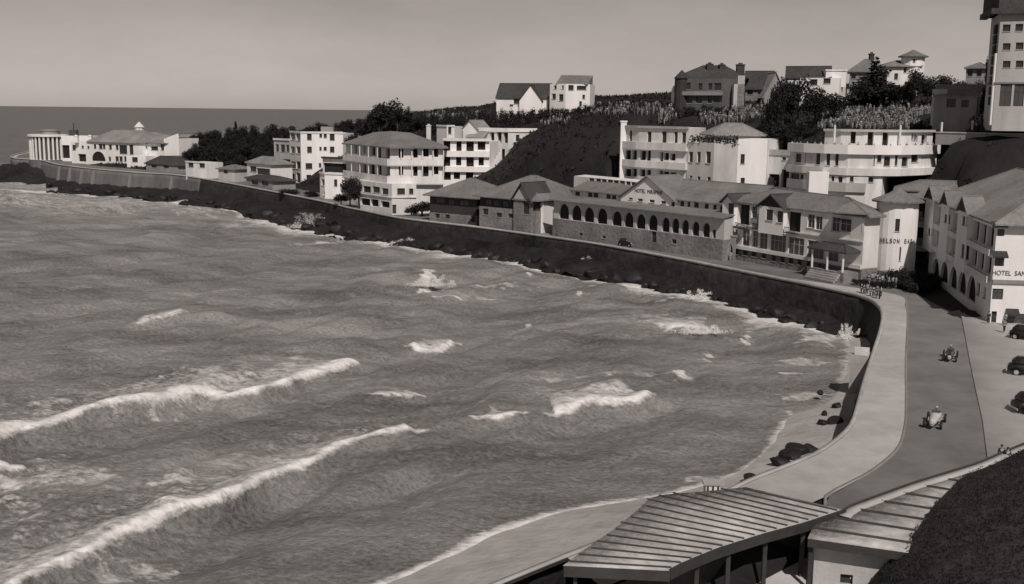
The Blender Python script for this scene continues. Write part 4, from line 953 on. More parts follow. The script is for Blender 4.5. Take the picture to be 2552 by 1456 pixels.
m = MB(); zpk = zat(cx_, cy_, zH(1520, 178)[1]); m.lathe((cx_, cy_, ztw), [(rad*.9, -.02), (rad+.9, 0), (rad+.9, .25), (rad*.5, (zpk-ztw)*.6), (.15, zpk-ztw)], 12); m.build('tower_roof', 'tile_roof', t)
m = MB(); zbn = zat(*tc, zH(1480, 870)[1]); m.lathe((cx_, cy_, 3.5), [(rad+.25, 0), (rad+.25, zbn-3.2), (rad, zbn-3.1)], 22); m.build('tower_base', 'stone_grey', t)
# lettering bent round the tower
zc = zat(*tc, zH(1480, 608)[1]); word = 'NELSON BAR'
a_mid = math.atan2(-vdir.y, -vdir.x); n = len(word)
for q, chh in enumerate(word):
    if chh == ' ': continue
    a = a_mid+((q-(n-1)/2)*.17)+.06; pA = (cx_+rad*math.cos(a-.07), cy_+rad*math.sin(a-.07)); pB = (cx_+rad*math.cos(a+.07), cy_+rad*math.sin(a+.07)); ee = Edge(pA, pB)
    sign_text(t, chh, ee, ee.L*.1, ee.L*.9, zc, .75, 'ink', .07)

# ---- low recessed link with balconies between the tower and the gabled hotel
m0 = XYat(zP(60, 700)[0], 640, 190); m1 = XYat(zP(235, 700)[0], 640, 188); pl = foot([m0, m1], (2, 8)); z2 = zat(*m1, zP(150, 250)[1])
t = bld('balcony_link', 'dark recessed three-storey link between the round tower and gabled hotel', 'building', pl, 4)
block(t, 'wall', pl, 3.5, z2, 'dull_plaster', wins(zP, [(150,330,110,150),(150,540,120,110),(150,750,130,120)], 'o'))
for y in (455, 672): zz = zat(*m1, zP(150, y)[1]); band(t, 'balcony_parapet', [m0, m1], zz-.9, zz, 'grey_plaster', 1.2, -.9)
hip(t, boxof(*m0, (m1[0]-m0[0], m1[1]-m0[1]), math.hypot(m1[0]-m0[0], m1[1]-m0[1])+2, 9), z2, 2.2, 'tile_roof', .5, .8)
pw = P(*zP(90, 905), 5.2); pw2 = P(*zP(240, 905), 5.2); zz = zat(*pw2, zP(200, 825)[1]); band(t, 'garden_parapet', [pw, pw2], 4.5, zz, 'grey_plaster', .3, .3)

# ---- gabled hotel at the right with the arcade
g1 = P(*zP(790, 1360), 5.2); g0 = P(*zP(232, 950), 5.2); g2d = Vector((g1[0]-g0[0], g1[1]-g0[1])).normalized()
n_ = Vector((g2d.y, -g2d.x)); back = -n_     # inland
ew = 22.0; g2 = (g1[0]+back.x*ew, g1[1]+back.y*ew); g3 = (g0[0]+back.x*ew, g0[1]+back.y*ew)
# end wall turns a little towards the viewer
g2 = (g1[0]+21.0, g1[1]-3.0); g3 = (g0[0]+21, g0[1]-2)
poly = [g0, g1, g2, g3]; eL = Edge(g0, g1); eR = Edge(g1, g2)
t = bld('gabled_hotel', 'big hotel with three steep dark gables, arched ground floor and pale end wall', 'hotel', poly, 4)
zev = eL.hit(*zP(785, 450))[2]; zfl = eL.hit(*zP(780, 990))[2]
zf1 = eL.hit(*zP(780, 688))[2]; zf2 = eL.hit(*zP(780, 940))[2]
bays = [(eL.hit(zP(x0, 500)[0], 620)[1], eL.hit(zP(x1, 500)[0], 620)[1]) for x0, x1 in ((222, 302), (368, 442), (528, 622))]
ol = []
for sa, sb in ((bays[0][1]+.3, bays[1][0]-.3), (bays[1][1]+.3, bays[2][0]-.3), (bays[2][1]+.3, eL.L-1.0)):
    for za_, zb_ in ((zf1+.15, zev-.5), (zf2+.15, zf1-1.0)):
        nn_ = max(1, int((sb-sa)/3.6))
        for q_ in range(nn_):
            s_a, s_b = sa+(sb-sa)*q_/nn_+.12, sa+(sb-sa)*(q_+1)/nn_-.12; zm_ = (za_+zb_)/2; sm_c = (s_a+s_b)/2
            ol.append((proj(*eL.pt(s_a, zm_))[0], proj(*eL.pt(sm_c, zb_))[1], proj(*eL.pt(s_b, zm_))[0], proj(*eL.pt(sm_c, za_))[1], 'o'))
ol += wins(zP, [(307,872,62,170),(384,912,68,190),(465,960,70,200),(546,1002,74,205),(630,1055,82,225)], 'a')
ol += wins(zP, [(692,1060,22,110),(750,1095,18,100)])
orr = wins(zP, [(875,548,110,60),(870,805,112,92),(862,1108,108,92)], 'g')+wins(zP, [(835,1318,46,100)], 'd')+wins(zP, [(1040,1345,170,110)], 'g')
block(t, 'wall', poly, 4, zev, 'bright_plaster', ol+orr, .4, frame='frame_dark')
for y in (500, 650): pass
for yy, dz in ((745, 0),):
    zz = zev-(zev-zfl)*.54; 
for zz in (zf1, zf2): band(t, 'balcony_parapet', [eL.pt(1, 0)[:2], eL.pt(eL.L-.8, 0)[:2]], zz-.75, zz+.1, 'white_plaster', .55, -.45)
band(t, 'string_course', [g1, g2], eR.hit(*zP(900, 1000))[2]-.15, eR.hit(*zP(900, 985))[2]+.1, 'dull_plaster', .25, -.02)
for (x0, x1, px, ws) in ((222,302,228,[(245,540,14,60),(275,545,14,60)]),(368,442,375,[(395,420,16,70),(428,425,14,70),(390,600,14,60)]),(528,622,540,[(560,440,18,80),(595,445,18,80),(551,715,20,120),(597,730,20,120)])):
    s0, s1 = eL.hit(x0 and zP(x0, 500)[0], 620)[1], eL.hit(zP(x1, 500)[0], 620)[1]
    gp = [eL.pt(s0, 0, .7)[:2], eL.pt(s1, 0, .7)[:2], eL.pt(s1, 0, .03)[:2], eL.pt(s0, 0, .03)[:2]]
    block(t, 'bay', gp, zf2-1.2, zev+.3, 'bright_plaster', wins(zP, ws), .2, frame='frame_dark')
    gp2 = gp[:2]+[eL.pt(s1, 0, -1.6)[:2], eL.pt(s0, 0, -1.6)[:2]]; gable(t, gp2, zev+.3, 2.0, 'tile_roof', .3, 'dark_wood', along=1, name='gablet')
hip(t, poly, zev, 6.0, 'pale_roof', .9, .75, along=0)
# end-wall gable, awnings and sign
gm = MB(); s = eR; za = zev; gm.quad(s.pt(.02, za, .02), s.pt(s.L, za, .02), s.pt(s.L, za+2.2, .02), s.pt(s.L*.45, za+2.2, .02)); gm.build('gable_wall', 'bright_plaster', t)
for x0, x1, y in ((800,950,478),(808,950,748),(940,1055,1272)):
    h0, h1 = eR.hit(*zP(x0, y)), eR.hit(*zP(x1, y)); m = MB(); L_a = h1[1]-h0[1]
    m.quad(eR.pt(h0[1], h0[2]+.5, .05), eR.pt(h1[1], h0[2]+.5, .05), eR.pt(h1[1], h0[2]-.15, 1.0), eR.pt(h0[1], h0[2]-.15, 1.0)); m.quad(eR.pt(h0[1], h0[2]-.15, 1.0), eR.pt(h1[1], h0[2]-.15, 1.0), eR.pt(h1[1], h0[2]-.32, 1.0), eR.pt(h0[1], h0[2]-.32, 1.0))
    m.build('awning', 'dark_wood', t)
h0, h1 = eR.hit(*zP(820, 915)), eR.hit(*zP(1125, 915)); sign_text(t, 'HOTEL  SAN', eR, h0[1], h1[1], h0[2], .62, 'ink', .06)
# building behind it with the arched parapet
a_ = XYat(zE(1355, 1290)[0], 440, 196); b_ = XYat(zE(1590, 1290)[0], 440, 194); zz = zat(*a_, zE(1360, 1300)[1]); pl = foot([a_, b_], (1, 8))
t = bld('arched_pavilion', 'pale pavilion with a curved arched parapet above the gabled hotel roof', 'pavilion', pl, 12)
block(t, 'wall', pl, 12, zz, 'white_plaster')
ee = Edge(a_, b_); m = MB(); arc = [(ee.L*(.5-.5*math.cos(math.pi*q/14)), zz+2.6*math.sin(math.pi*q/14)) for q in range(15)]
for q in range(14):
    (s0, h0), (s1, h1) = arc[q], arc[q+1]; m.quad(ee.pt(s0, zz), ee.pt(s1, zz), ee.pt(s1, h1), ee.pt(s0, h0)); m.quad(ee.pt(s0, h0), ee.pt(s1, h1), ee.pt(s1, h1, -.5), ee.pt(s0, h0, -.5)); m.quad(ee.pt(s0, zz, -.5), ee.pt(s0, h0, -.5), ee.pt(s1, h1, -.5), ee.pt(s1, zz, -.5))
m.build('arched_parapet', 'bright_plaster', t)
m = MB()
for q in range(14):
    (s0, h0), (s1, h1) = arc[q], arc[q+1]; m.quad(ee.pt(s0, h0+.02, .4), ee.pt(s1, h1+.02, .4), ee.pt(s1, h1+.5, .4), ee.pt(s0, h0+.5, .4)); m.quad(ee.pt(s0, h0+.5, .4), ee.pt(s1, h1+.5, .4), ee.pt(s1, h1+.5, -.6), ee.pt(s0, h0+.5, -.6)); m.quad(ee.pt(s0, h0+.02, .4), ee.pt(s0, h0+.02, -.6), ee.pt(s1, h1+.02, -.6), ee.pt(s1, h1+.02, .4))
m.build('arch_moulding', 'dark_roof', t)
ba, bb = XYat(zE(920, 1330)[0], 460, 193), XYat(zE(1822, 1330)[0], 460, 186); zz2 = zat(*ba, zE(930, 1345)[1]); pl = boxof(*ba, (bb[0]-ba[0], bb[1]-ba[1]), math.hypot(bb[0]-ba[0], bb[1]-ba[1])+4, 8)
t2 = bld('rear_wing', 'low rear wing with a long tiled roof behind the gabled hotel', 'building', pl, 12)
block(t2, 'wall', pl, 12, zz2-.6, 'dull_plaster'); hip(t2, pl, zz2-.6, 1.8, 'tile_roof', .6, .9)

# ---- round white hotel behind the arcade hotel
pts_px = [(352, 252), (500, 246), (700, 241), (870, 237), (970, 235)]
fr = [XYat(zD(x, 1000)[0], 410, Y) for x, Y in pts_px]
zt1 = zat(*fr[2], zD(700, 742)[1]); zb1 = 12.0
poly = foot(fr, (6, 14)); t = bld('rounded_hotel', 'white three-storey hotel with a concave front and a blank rounded wall', 'hotel', poly, 12)
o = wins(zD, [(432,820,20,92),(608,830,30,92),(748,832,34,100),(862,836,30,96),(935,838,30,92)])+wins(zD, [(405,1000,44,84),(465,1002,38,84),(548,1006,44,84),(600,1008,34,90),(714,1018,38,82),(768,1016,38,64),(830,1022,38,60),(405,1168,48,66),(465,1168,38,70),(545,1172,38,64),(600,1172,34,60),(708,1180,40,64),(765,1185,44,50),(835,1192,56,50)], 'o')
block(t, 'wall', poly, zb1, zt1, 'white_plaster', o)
for ya, yb in ((885, 955), (1062, 1128)):
    zp0, zp1 = zat(*fr[2], zD(700, yb)[1]), zat(*fr[2], zD(700, ya)[1]); band(t, 'balcony_parapet', fr, zp0, zp1, 'white_plaster', .8, -.02)
band(t, 'cornice', fr, zt1-.2, zt1+.3, 'grey_plaster', .4, .1)
m = MB(); pz = zat(*fr[0], zD(365, 690)[1]); m.cbox((fr[0][0], fr[0][1]-.5, zb1), 1.3, 1.6, pz-zb1); m.cbox((fr[0][0], fr[0][1]-.5, pz), 1.6, 1.9, .3); m.build('end_pier', 'bright_plaster', t)
m0, m1, m2 = XYat(zD(962, 1000)[0], 410, 235), XYat(zD(1215, 1000)[0], 410, 227), XYat(zD(1440, 1000)[0], 410, 223.5)
m3, m4 = XYat(zD(1715, 1000)[0], 410, 224), XYat(zD(1738, 1000)[0], 410, 226)
zt2 = zat(*m1, zD(1220, 893)[1]); zt3 = zat(*m3, zD(1600, 852)[1])
poly = foot([m0, m1, m2], (8, 10)); block(t, 'middle_wall', poly, zb1, zt2, 'white_plaster', wins(zD, [(1000,1020,30,94),(1075,1022,26,96),(1165,1024,36,104),(1000,1208,20,22),(1075,1240,22,66),(1170,1245,26,70)]))
poly = foot([m2, m3, m4], (5, 9)); block(t, 'end_wall', poly, zb1, zt3, 'bright_plaster', wins(zD, [(1490,1040,30,88),(1490,1262,30,84)]))
hp = boxof(m2[0]-4, m2[1]+7.5, (m3[0]-m2[0], m3[1]-m2[1]), math.hypot(m3[0]-m2[0], m3[1]-m2[1])+5, 8); zq_ = zt3+.4
block(t, 'roof_storey', [lerp(p, cen(hp), .1) for p in hp], zt2-1, zq_, 'grey_plaster'); hip(t, hp, zq_, 2.6, 'pale_roof', .5, .7)
n0, n1, n2 = XYat(zD(1735, 1200)[0], 440, 226), XYat(zD(1850, 1200)[0], 440, 224), XYat(zD(1945, 1200)[0], 440, 222)
zz = zat(*n1, zD(1840, 1000)[1]); poly = foot([n0, n1, n2], (4, 8)); block(t, 'annexe', poly, zb1, zz, 'white_plaster', wins(zD, [(1782,1240,84,110),(1885,1225,88,160)], 'o')+wins(zD, [(1868,1035,50,26)]))
band(t, 'annexe_parapet', [n0, n1, n2], zz-.1, zz+1.0, 'grey_plaster', .2, .1)
roofgarden = (lerp(m0, m2, .1), lerp(m0, m2, .95), zt2)

# ---- curved hotel in tiers
def curve(pl): return [XYat(zE(x, 1100)[0], 400, Y) for x, Y in pl]
mid = curve([(145,214),(260,209),(400,205),(560,202),(740,201),(920,202),(1080,206),(1195,211)])
low = curve([(145,213.6),(260,208.6),(400,204.6),(560,201.6),(700,200.6),(815,201.2),(838,204)])
ref = mid[3]
zE_ = lambda y: zat(*ref, zE(560, y)[1])
poly = foot(mid, (4, 12)); t = bld('tiered_hotel', 'curved white hotel with stacked terraces below the hilltop scrub', 'hotel', poly, 10)
zm0, zm1 = zE_(1245), zE_(1090)
o = wins(zE, [(205,1132,32,56),(265,1128,20,80),(346,1132,24,88),(412,1138,32,92),(480,1142,20,88),(566,1148,24,92),(740,1148,20,64),(786,1132,24,60),(840,1156,34,66),(910,1150,20,74),(968,1160,34,62),(1040,1132,38,60)])
block(t, 'wall', poly, zm0-.5, zm1, 'white_plaster', o)
band(t, 'terrace_parapet', mid, zm1-.4, zE_(1040), 'bright_plaster', .7, .1)
band(t, 'balcony_parapet', mid[:], zm0-.3, zE_(1205), 'white_plaster', .75, -.02)
poly = foot(low, (4, 10)); o = wins(zE, [(180,1256,50,90),(230,1250,20,64),(270,1268,20,92),(350,1268,16,60),(405,1278,20,84),(452,1268,16,60),(505,1298,24,92),(540,1292,16,84),(588,1272,20,60),(725,1282,28,50)])
block(t, 'lower_wall', poly, 9, zm0-.5, 'white_plaster', o); band(t, 'lower_parapet', low[:5], zE_(1375), zE_(1310), 'grey_plaster', .5, -.02)
pr_ = MB(); pp = XYat(zE(340, 1330)[0], 460, 203.5); pr_.cbox((pp[0], pp[1], 10), 3.6, 2.0, zE_(1225)-10.3); pr_.build('buttress', 'bright_plaster', t)
top = curve([(385,212),(500,209.5),(660,208),(850,208),(1000,209.5),(1155,213)]); poly = foot(top, (3, 8)); zt_ = zat(*top[2], zE(660, 942)[1])
o = wins(zE, [(500,985,28,80),(597,985,28,84),(660,990,30,84),(722,995,32,90),(828,1000,32,90),(1008,985,38,60),(1048,990,20,56),(1106,1000,30,60)], 'o')
block(t, 'top_wall', poly, zm1-1, zt_, 'white_plaster', o); band(t, 'top_cornice', top, zt_-.1, zt_+.35, 'grey_plaster', .6, .1)
pots = []
for q in range(16):
    i_ = q*(len(mid)-1)/15.0; a = int(min(i_, len(mid)-2)); p = lerp(mid[a], mid[a+1], i_-a); pots.append((p[0]+.1, p[1]+.2, zE_(1040)))

# ---- hilltop villas
def villa(name, label, base, z_of, w_px, Y, depth, **k): pass
# white house with two gables and the tower house beside it
h0 = at(*zC(908, 468), 334); h1 = at(*zC(1392, 462), 330); zb = h0[2]-1; c4 = boxof(h0[0], h0[1], (h1[0]-h0[0], h1[1]-h0[1]), math.hypot(h1[0]-h0[0], h1[1]-h0[1]), 9)
t = bld('gabled_villa', 'white villa with two sharp gables and dark roof on the skyline', 'house', c4, zb)
zw = zat(h0[0], h0[1], zC(950, 345)[1]); block(t, 'wall', c4, zb-4, zw, 'bright_plaster', wins(zC, [(1110,375,58,52)])+wins(zC, [(1050,415,26,16)]), frame='frame_dark')
zrg = zat(h0[0], h0[1], zC(1000, 212)[1]); gable(t, c4, zw, zrg-zw, 'dark_roof', .3, 'bright_plaster')
e = Edge(c4[0], c4[1]); s0, s1 = e.hit(*zC(1135, 400))[1], e.hit(*zC(1345, 400))[1]; gp = [e.pt(s0, 0, 1.2)[:2], e.pt(s1, 0, 1.2)[:2], e.pt(s1, 0, -4)[:2], e.pt(s0, 0, -4)[:2]]
block(t, 'front_bay', gp, zb-4, zw-.8, 'bright_plaster'); gable(t, gp, zw-.8, zat(h0[0], h0[1]-1, zC(1240, 228)[1])-zw+.8, 'dark_roof', .25, 'bright_plaster', along=1)
j0 = at(*zC(1412, 440), 326); j1 = at(*zC(1560, 440), 322); j2 = at(*zC(1790, 436), 326); poly = foot([j0[:2], j1[:2], j2[:2]], (2, 8)); zw2 = zat(*j1[:2], zC(1560, 212)[1])
t = bld('white_tower_house', 'tall white hilltop house with a single-slope dark roof', 'house', poly, j0[2]-2)
block(t, 'wall', poly, j0[2]-5, zw2, 'bright_plaster', wins(zC, [(1465,245,20,30),(1535,245,15,30),(1615,248,40,46),(1715,250,70,36),(1452,332,28,50),(1520,342,34,60),(1705,402,20,46),(1735,335,20,36)]), frame='frame_dark')
m = MB(); zhi = zat(*j1[:2], zC(1600, 118)[1]); a, b = Vector((*lerp(j0, j1, .35)[:2], zw2)), Vector((*lerp(j1, j2, .9)[:2], zw2)); d_ = Vector((2, 8, 0)); up = Vector((0, 0, zhi-zw2)); o_ = Vector((0, -.6, -.1))
m.quad(a+o_, b+o_, b+d_+up, a+d_+up); m.quad(a+o_, a+d_+up, a+d_); m.quad(b+o_, b+d_, b+d_+up); m.quad(a+d_, a+d_+up, b+d_+up, b+d_); m.build('roof', 'tile_roof', t)
# dark mansion
q0 = at(*zD(868, 520), 272); q1 = at(*zD(1300, 530), 266); q2 = at(*zD(1500, 540), 270); zb = q0[2]-3; poly = foot([q0[:2], q1[:2], q2[:2]], (3, 11)); zw = zat(*q1[:2], zD(1300, 275)[1])
t = bld('dark_mansion', 'large dark mansion with tall chimneys and bay turret on the skyline', 'house', poly, zb)
o = wins(zD, [(965,350,50,60),(1090,355,30,60),(1185,355,30,60),(1255,355,50,64),(975,480,60,60),(1080,480,44,60),(1180,480,30,60),(1255,475,60,60)])
block(t, 'wall', poly, zb-3, zw, 'dull_brown', o, frame='frame_dark')
c4 = [q0[:2], q2[:2], (q2[0]+3, q2[1]+11), (q0[0]+3, q0[1]+11)]; hip(t, c4, zw, zat(*q1[:2], zD(1290, 165)[1])-zw+.6, 'dark_roof', .6, .95)
m = MB(); m.lathe((q0[0]+1, q0[1], zb-3), [(1.7, 0), (1.7, zw-zb+3), (2.0, zw-zb+3), (.1, zw-zb+5)], 10); m.build('turret', 'dark_wood', t)
band(t, 'balcony_floor', [q0[:2], q1[:2]], zat(*q1[:2], zD(1300, 430)[1])-.2, zat(*q1[:2], zD(1300, 400)[1]), 'dull_plaster', .9, -.02)
for x, y0, s in ((1175,140,1.5),(1290,145,1.3),(1465,145,1.8)): p = at(*zD(x, 250), 275); chimney(t, p[0], p[1], zw-1, zat(p[0], p[1], zD(x, y0)[1]), s, 'dark_roof')
st0 = at(*zD(1400, 540), 265); st1 = at(*zD(1500, 540), 264.5); m = MB(); m.prism([st0[:2], st1[:2], (st1[0], st1[1]+2.4), (st0[0], st0[1]+2.4)], zb-3, zat(*st0[:2], zD(1450, 330)[1])); m.prism([lerp(st0, st1, .35)[:2], st1[:2], (st1[0], st1[1]+2), lerp(st0, st1, .35)[:1]+(st1[1]+2,)], zb, zat(*st0[:2], zD(1450, 250)[1])); m.build('chimney_breast', 'grey_plaster', t)
pl0, pl1 = at(*zD(815, 470), 276), at(*zD(862, 470), 275); poly = foot([pl0[:2], pl1[:2]], (1, 4)); zz = zat(*pl0[:2], zD(830, 345)[1]); block(t, 'white_porch', poly, zb-3, zz, 'bright_plaster', wins(zD, [(850,380,14,40)]))
# side house with sloping roof
s0_ = at(*zD(1500, 470), 274); s1_ = at(*zD(1745, 470), 272); poly = boxof(s0_[0], s0_[1], (s1_[0]-s0_[0], s1_[1]-s0_[1]), math.hypot(s1_[0]-s0_[0], s1_[1]-s0_[1]), 9); zz = zat(*s0_[:2], zD(1600, 370)[1])
t = bld('brown_house', 'dark house with a plain gabled roof right of the dark mansion', 'house', poly, s0_[2]-3); block(t, 'wall', poly, s0_[2]-5, zz, 'stone_grey', wins(zD, [(1560,410,40,40),(1660,410,40,40)]), frame='frame_dark'); gable(t, poly, zz, zat(*s0_[:2], zD(1600, 212)[1])-zz, 'dark_roof', .5, 'stone_grey')
k0 = at(*zD(1690, 470), 268); k1 = at(*zD(1900, 470), 268); poly = boxof(k0[0], k0[1], (k1[0]-k0[0], k1[1]-k0[1]), math.hypot(k1[0]-k0[0], k1[1]-k0[1]), 8); zz = zat(*k0[:2], zD(1700, 440)[1])
t = bld('pale_gable_house', 'house with one pale sloping gable edge behind the dark conifer', 'house', poly, k0[2]-3); block(t, 'wall', poly, k0[2]-6, zz, 'dull_plaster'); gable(t, poly, zz, zat(*k0[:2], zD(1860, 225)[1])-zz, 'coping', .4, 'dull_plaster', along=1)
# white villa with long dark roof
v0 = at(*zE(215, 640), 256); v1 = at(*zE(495, 660), 252); poly = boxof(v0[0], v0[1], (v1[0]-v0[0], v1[1]-v0[1]), math.hypot(v1[0]-v0[0], v1[1]-v0[1]), 8); zz = zat(*v0[:2], zE(300, 560)[1])
t = bld('long_roof_villa', 'white villa under a long dark roof among hilltop trees', 'house', poly, v0[2]-2); block(t, 'wall', poly, v0[2]-5, zz, 'bright_plaster', wins(zE, [(315,590,40,40),(410,580,40,36)]), frame='frame_dark')
rp = [XYat(zE(120, 500)[0], 210, 258), XYat(zE(430, 500)[0], 210, 254)]; rp = rp+[(rp[1][0]+2, rp[1][1]+8), (rp[0][0]+2, rp[0][1]+8)]; gable(t, rp, zz, zat(*rp[0], zE(250, 455)[1])-zz-.8, 'dark_roof', .4, 'grey_plaster')
p = XYat(zE(455, 520)[0], 200, 256); m = MB(); m.cbox((p[0], p[1], zz-2), 4.6, 4, 3.6); m.cbox((p[0], p[1], zz+1.6), 5.0, 4.4, .3); m.build('side_block', 'white_plaster', t)
# dark house and the turreted villa
d0 = at(*zE(570, 590), 258); d1 = at(*zE(800, 590), 256); poly = boxof(d0[0], d0[1], (d1[0]-d0[0], d1[1]-d0[1]), math.hypot(d1[0]-d0[0], d1[1]-d0[1]), 9); zz = zat(*d0[:2], zE(600, 520)[1])
t = bld('steep_roof_house', 'grey house with a steep dark roof behind the pointed conifer', 'house', poly, d0[2]-2); block(t, 'wall', poly, d0[2]-5, zz, 'dull_plaster', wins(zE, [(600,550,24,30)]), frame='frame_dark'); hip(t, poly, zz, zat(*d0[:2], zE(680, 420)[1])-zz, 'tile_roof', .6, .9); chimney(t, d0[0]+6, d0[1]+4, zz, zat(*d0[:2], zE(655, 425)[1])+1.5, 1.0, 'dark_roof')
w0 = at(*zE(838, 590), 262); w1 = at(*zE(1060, 590), 262); poly = boxof(w0[0], w0[1], (w1[0]-w0[0], w1[1]-w0[1]), math.hypot(w1[0]-w0[0], w1[1]-w0[1]), 8); zz = zat(*w0[:2], zE(880, 480)[1])
t = bld('turret_villa', 'pale villa with a round lookout turret on the skyline', 'house', poly, w0[2]-2); block(t, 'wall', poly, w0[2]-6, zz, 'white_plaster', wins(zE, [(975,500,24,40),(905,548,20,40)])); hip(t, poly, zz, 1.6, 'pale_roof', .7, .8)
p = XYat(zE(1018, 480)[0], 190, 264); m = MB(); ztp = zat(*p, zE(1018, 412)[1]); N = 12; ring = [(p[0]+2.7*math.cos(2*math.pi*q/N), p[1]+2.7*math.sin(2*math.pi*q/N)) for q in range(N)]
block(t, 'turret', ring, zz-4, ztp, 'bright_plaster', wins(zE, [(1000,435,12,20),(1035,435,12,20)])); m.lathe((p[0], p[1], ztp), [(2.4, -.02), (3.5, 0), (3.5, .2), (1.8, .9), (.2, 1.7)], 12); m.build('turret_roof', 'tile_roof', t)
# two small houses by the tower block
g0_ = at(*zE(1400, 600), 246); g1_ = at(*zE(1560, 600), 244); poly = boxof(g0_[0], g0_[1], (g1_[0]-g0_[0], g1_[1]-g0_[1]), math.hypot(g1_[0]-g0_[0], g1_[1]-g0_[1]), 9); zz = zat(*g0_[:2], zE(1420, 495)[1])
t = bld('grey_house', 'square grey house with a hipped roof left of the tower block', 'house', poly, g0_[2]-2); block(t, 'wall', poly, g0_[2]-5, zz, 'dull_plaster', wins(zE, [(1435,525,28,44),(1500,525,28,44)]), frame='frame_dark'); hip(t, poly, zz, zat(*g0_[:2], zE(1530, 445)[1])-zz, 'tile_roof', .6, .95)
x0 = at(*zE(1172, 790), 218); x1 = at(*zE(1480, 790), 214); poly = boxof(x0[0], x0[1], (x1[0]-x0[0], x1[1]-x0[1]), math.hypot(x1[0]-x0[0], x1[1]-x0[1]), 8); zz = zat(*x0[:2], zE(1200, 690)[1])
t = bld('low_cottage', 'low dark cottage with a pale gable end in the hilltop scrub', 'cottage', poly, x0[2]-1); block(t, 'wall', poly, x0[2]-4, zz, 'dull_plaster', wins(zE, [(1300,740,50,60),(1400,745,40,50)]), frame='frame_dark'); gable(t, poly, zz, zat(*x0[:2], zE(1210, 615)[1])-zz, 'pale_roof', .4, 'grey_plaster'); m = MB(); m.prism([x0[:2], (x0[0]+2.2, x0[1]-.8), (x0[0]+2.4, x0[1]+.5), (x0[0], x0[1]+1.2)], x0[2]-3, zat(*x0[:2], zE(1195, 640)[1])); m.build('gable_pier', 'grey_plaster', t)
# tall apartment tower at the right edge
t0 = at(*zE(1598, 815), 196); t1 = at(*zE(1822, 815), 194.6); tl = XYat(zE(1553, 500)[0], 200, 208); ax = Vector((t1[0]-t0[0], t1[1]-t0[1])).normalized()
t2_ = (t0[0]+ax.x*17, t0[1]+ax.y*17); poly = ccw([tl, t0[:2], t2_, (t2_[0]+2, t2_[1]+12)]); zb, ztp = t0[2], zat(*t0[:2], zE(1598, 95)[1]); e = Edge(t0[:2], t2_)
t = bld('tower_block', 'tall pale apartment tower with square windows at the right edge', 'tower', poly, zb-1)
o = wins(zE, [(1697,202,42,48),(1787,198,42,48),(1697,335,42,46),(1790,330,42,46),(1697,462,42,46),(1790,460,42,46)])+wins(zE, [(1690,680,80,156),(1785,680,70,156)], 'g')
block(t, 'wall', poly, zb-3, ztp, 'grey_plaster', o, .4, frame='frame_dark')
zl = zat(*t0[:2], zE(1598, 592)[1]); band(t, 'ledge', [tl, t0[:2], t2_], zl-.2, zl+.1, 'dull_plaster', .25, -.02)
band(t, 'roof_slab', [(tl[0]-1.2, tl[1]), (t0[0]-1.2, t0[1]), t2_], ztp-.2, ztp+.75, 'dark_roof', .9, .3)
m = MB(); r0 = (t0[0]+.4, t0[1]+2); m.prism([r0, (r0[0]+16, r0[1]-1), (r0[0]+17, r0[1]+8), (r0[0]+1, r0[1]+9)], ztp, ztp+4.4); m.build('roof_storey', 'dark_roof', t)
ff = Edge(tl, t0[:2]); 
for q in range(8):
    zz = zb+1.5+(ztp-zb-3)*q/8; m = MB(); m.box(ff.pt(ff.L*.62, zz, .02), ff.d*(ff.L*.2), ff.n*.4, (0, 0, 1.5)); m.build('side_balcony', 'dark_wood', t)
m = MB(); m.box(ff.pt(ff.L-1.6, zb-2, .05), ff.d*1.5, ff.n*.3, (0, 0, (ztp-zb)*.72)); m.build('corner_pier', 'bright_plaster', t)

# ---- far point: round glazed restaurant, villa, bungalows
rc = XYat(zA(475, 500)[0], 375, 482); zr0 = 8.2; rr0 = 7.4
t = thing('round_restaurant', (rc[0], rc[1], zr0-2), 'round glazed restaurant with tall white columns on the far point', 'restaurant'); zro = zat(rc[0], rc[1]-rr0, zA(470, 375)[1])
zfl_ = zat(rc[0], rc[1]-rr0, zA(470, 600)[1])
m = MB(); m.lathe((rc[0], rc[1], zr0-4), [(rr0+.8, 0), (rr0+.8, zfl_-zr0+4), (rr0-1, zfl_-zr0+4.02)], 28); m.build('plinth', 'pale_concrete', t)
m = MB(); m.lathe((rc[0], rc[1], zfl_), [(rr0-.6, 0), (rr0-.6, zro-zfl_)], 28); m.build('glazing', 'glass_grey', t)
for q in range(12):
    a = R(180)+R(15)+q*R(14); m = MB(); m.lathe((rc[0]+rr0*math.cos(a), rc[1]+rr0*math.sin(a), zfl_), [(.55, 0), (.45, .4), (.45, zro-zfl_-.3), (.6, zro-zfl_)], 8); m.build('column', 'white_plaster', t)
m = MB(); m.lathe((rc[0], rc[1], zro), [(rr0*.5, -.02), (rr0+1, 0), (rr0+1, .9), (rr0-.3, .95)], 28); m.build('roof_slab', 'white_plaster', t)
m = MB(); m.lathe((rc[0]+1, rc[1], zro+.9), [(4, 0), (4, 1.5), (4.4, 1.55), (4.4, 1.8), (1, 2.2)], 20); m.build('roof_deck', 'dull_plaster', t)
b0 = XYat(zA(598, 390)[0], 350, 478); poly = boxof(b0[0], b0[1], (1, -.15), 13, 9); zz = zat(*b0, zA(640, 365)[1]); block(t, 'stair_block', poly, zr0-2, zz, 'bright_plaster', wins(zA, [(640,520,60,120)], 'o')); m = MB(); m.cbox((b0[0]+4, b0[1]+4, zz), 3, 3, 2.4); m.cbox((b0[0]+4, b0[1]+4, zz+2.4), .3, .3, 3.0); m.build('mast', 'frame_dark', t)
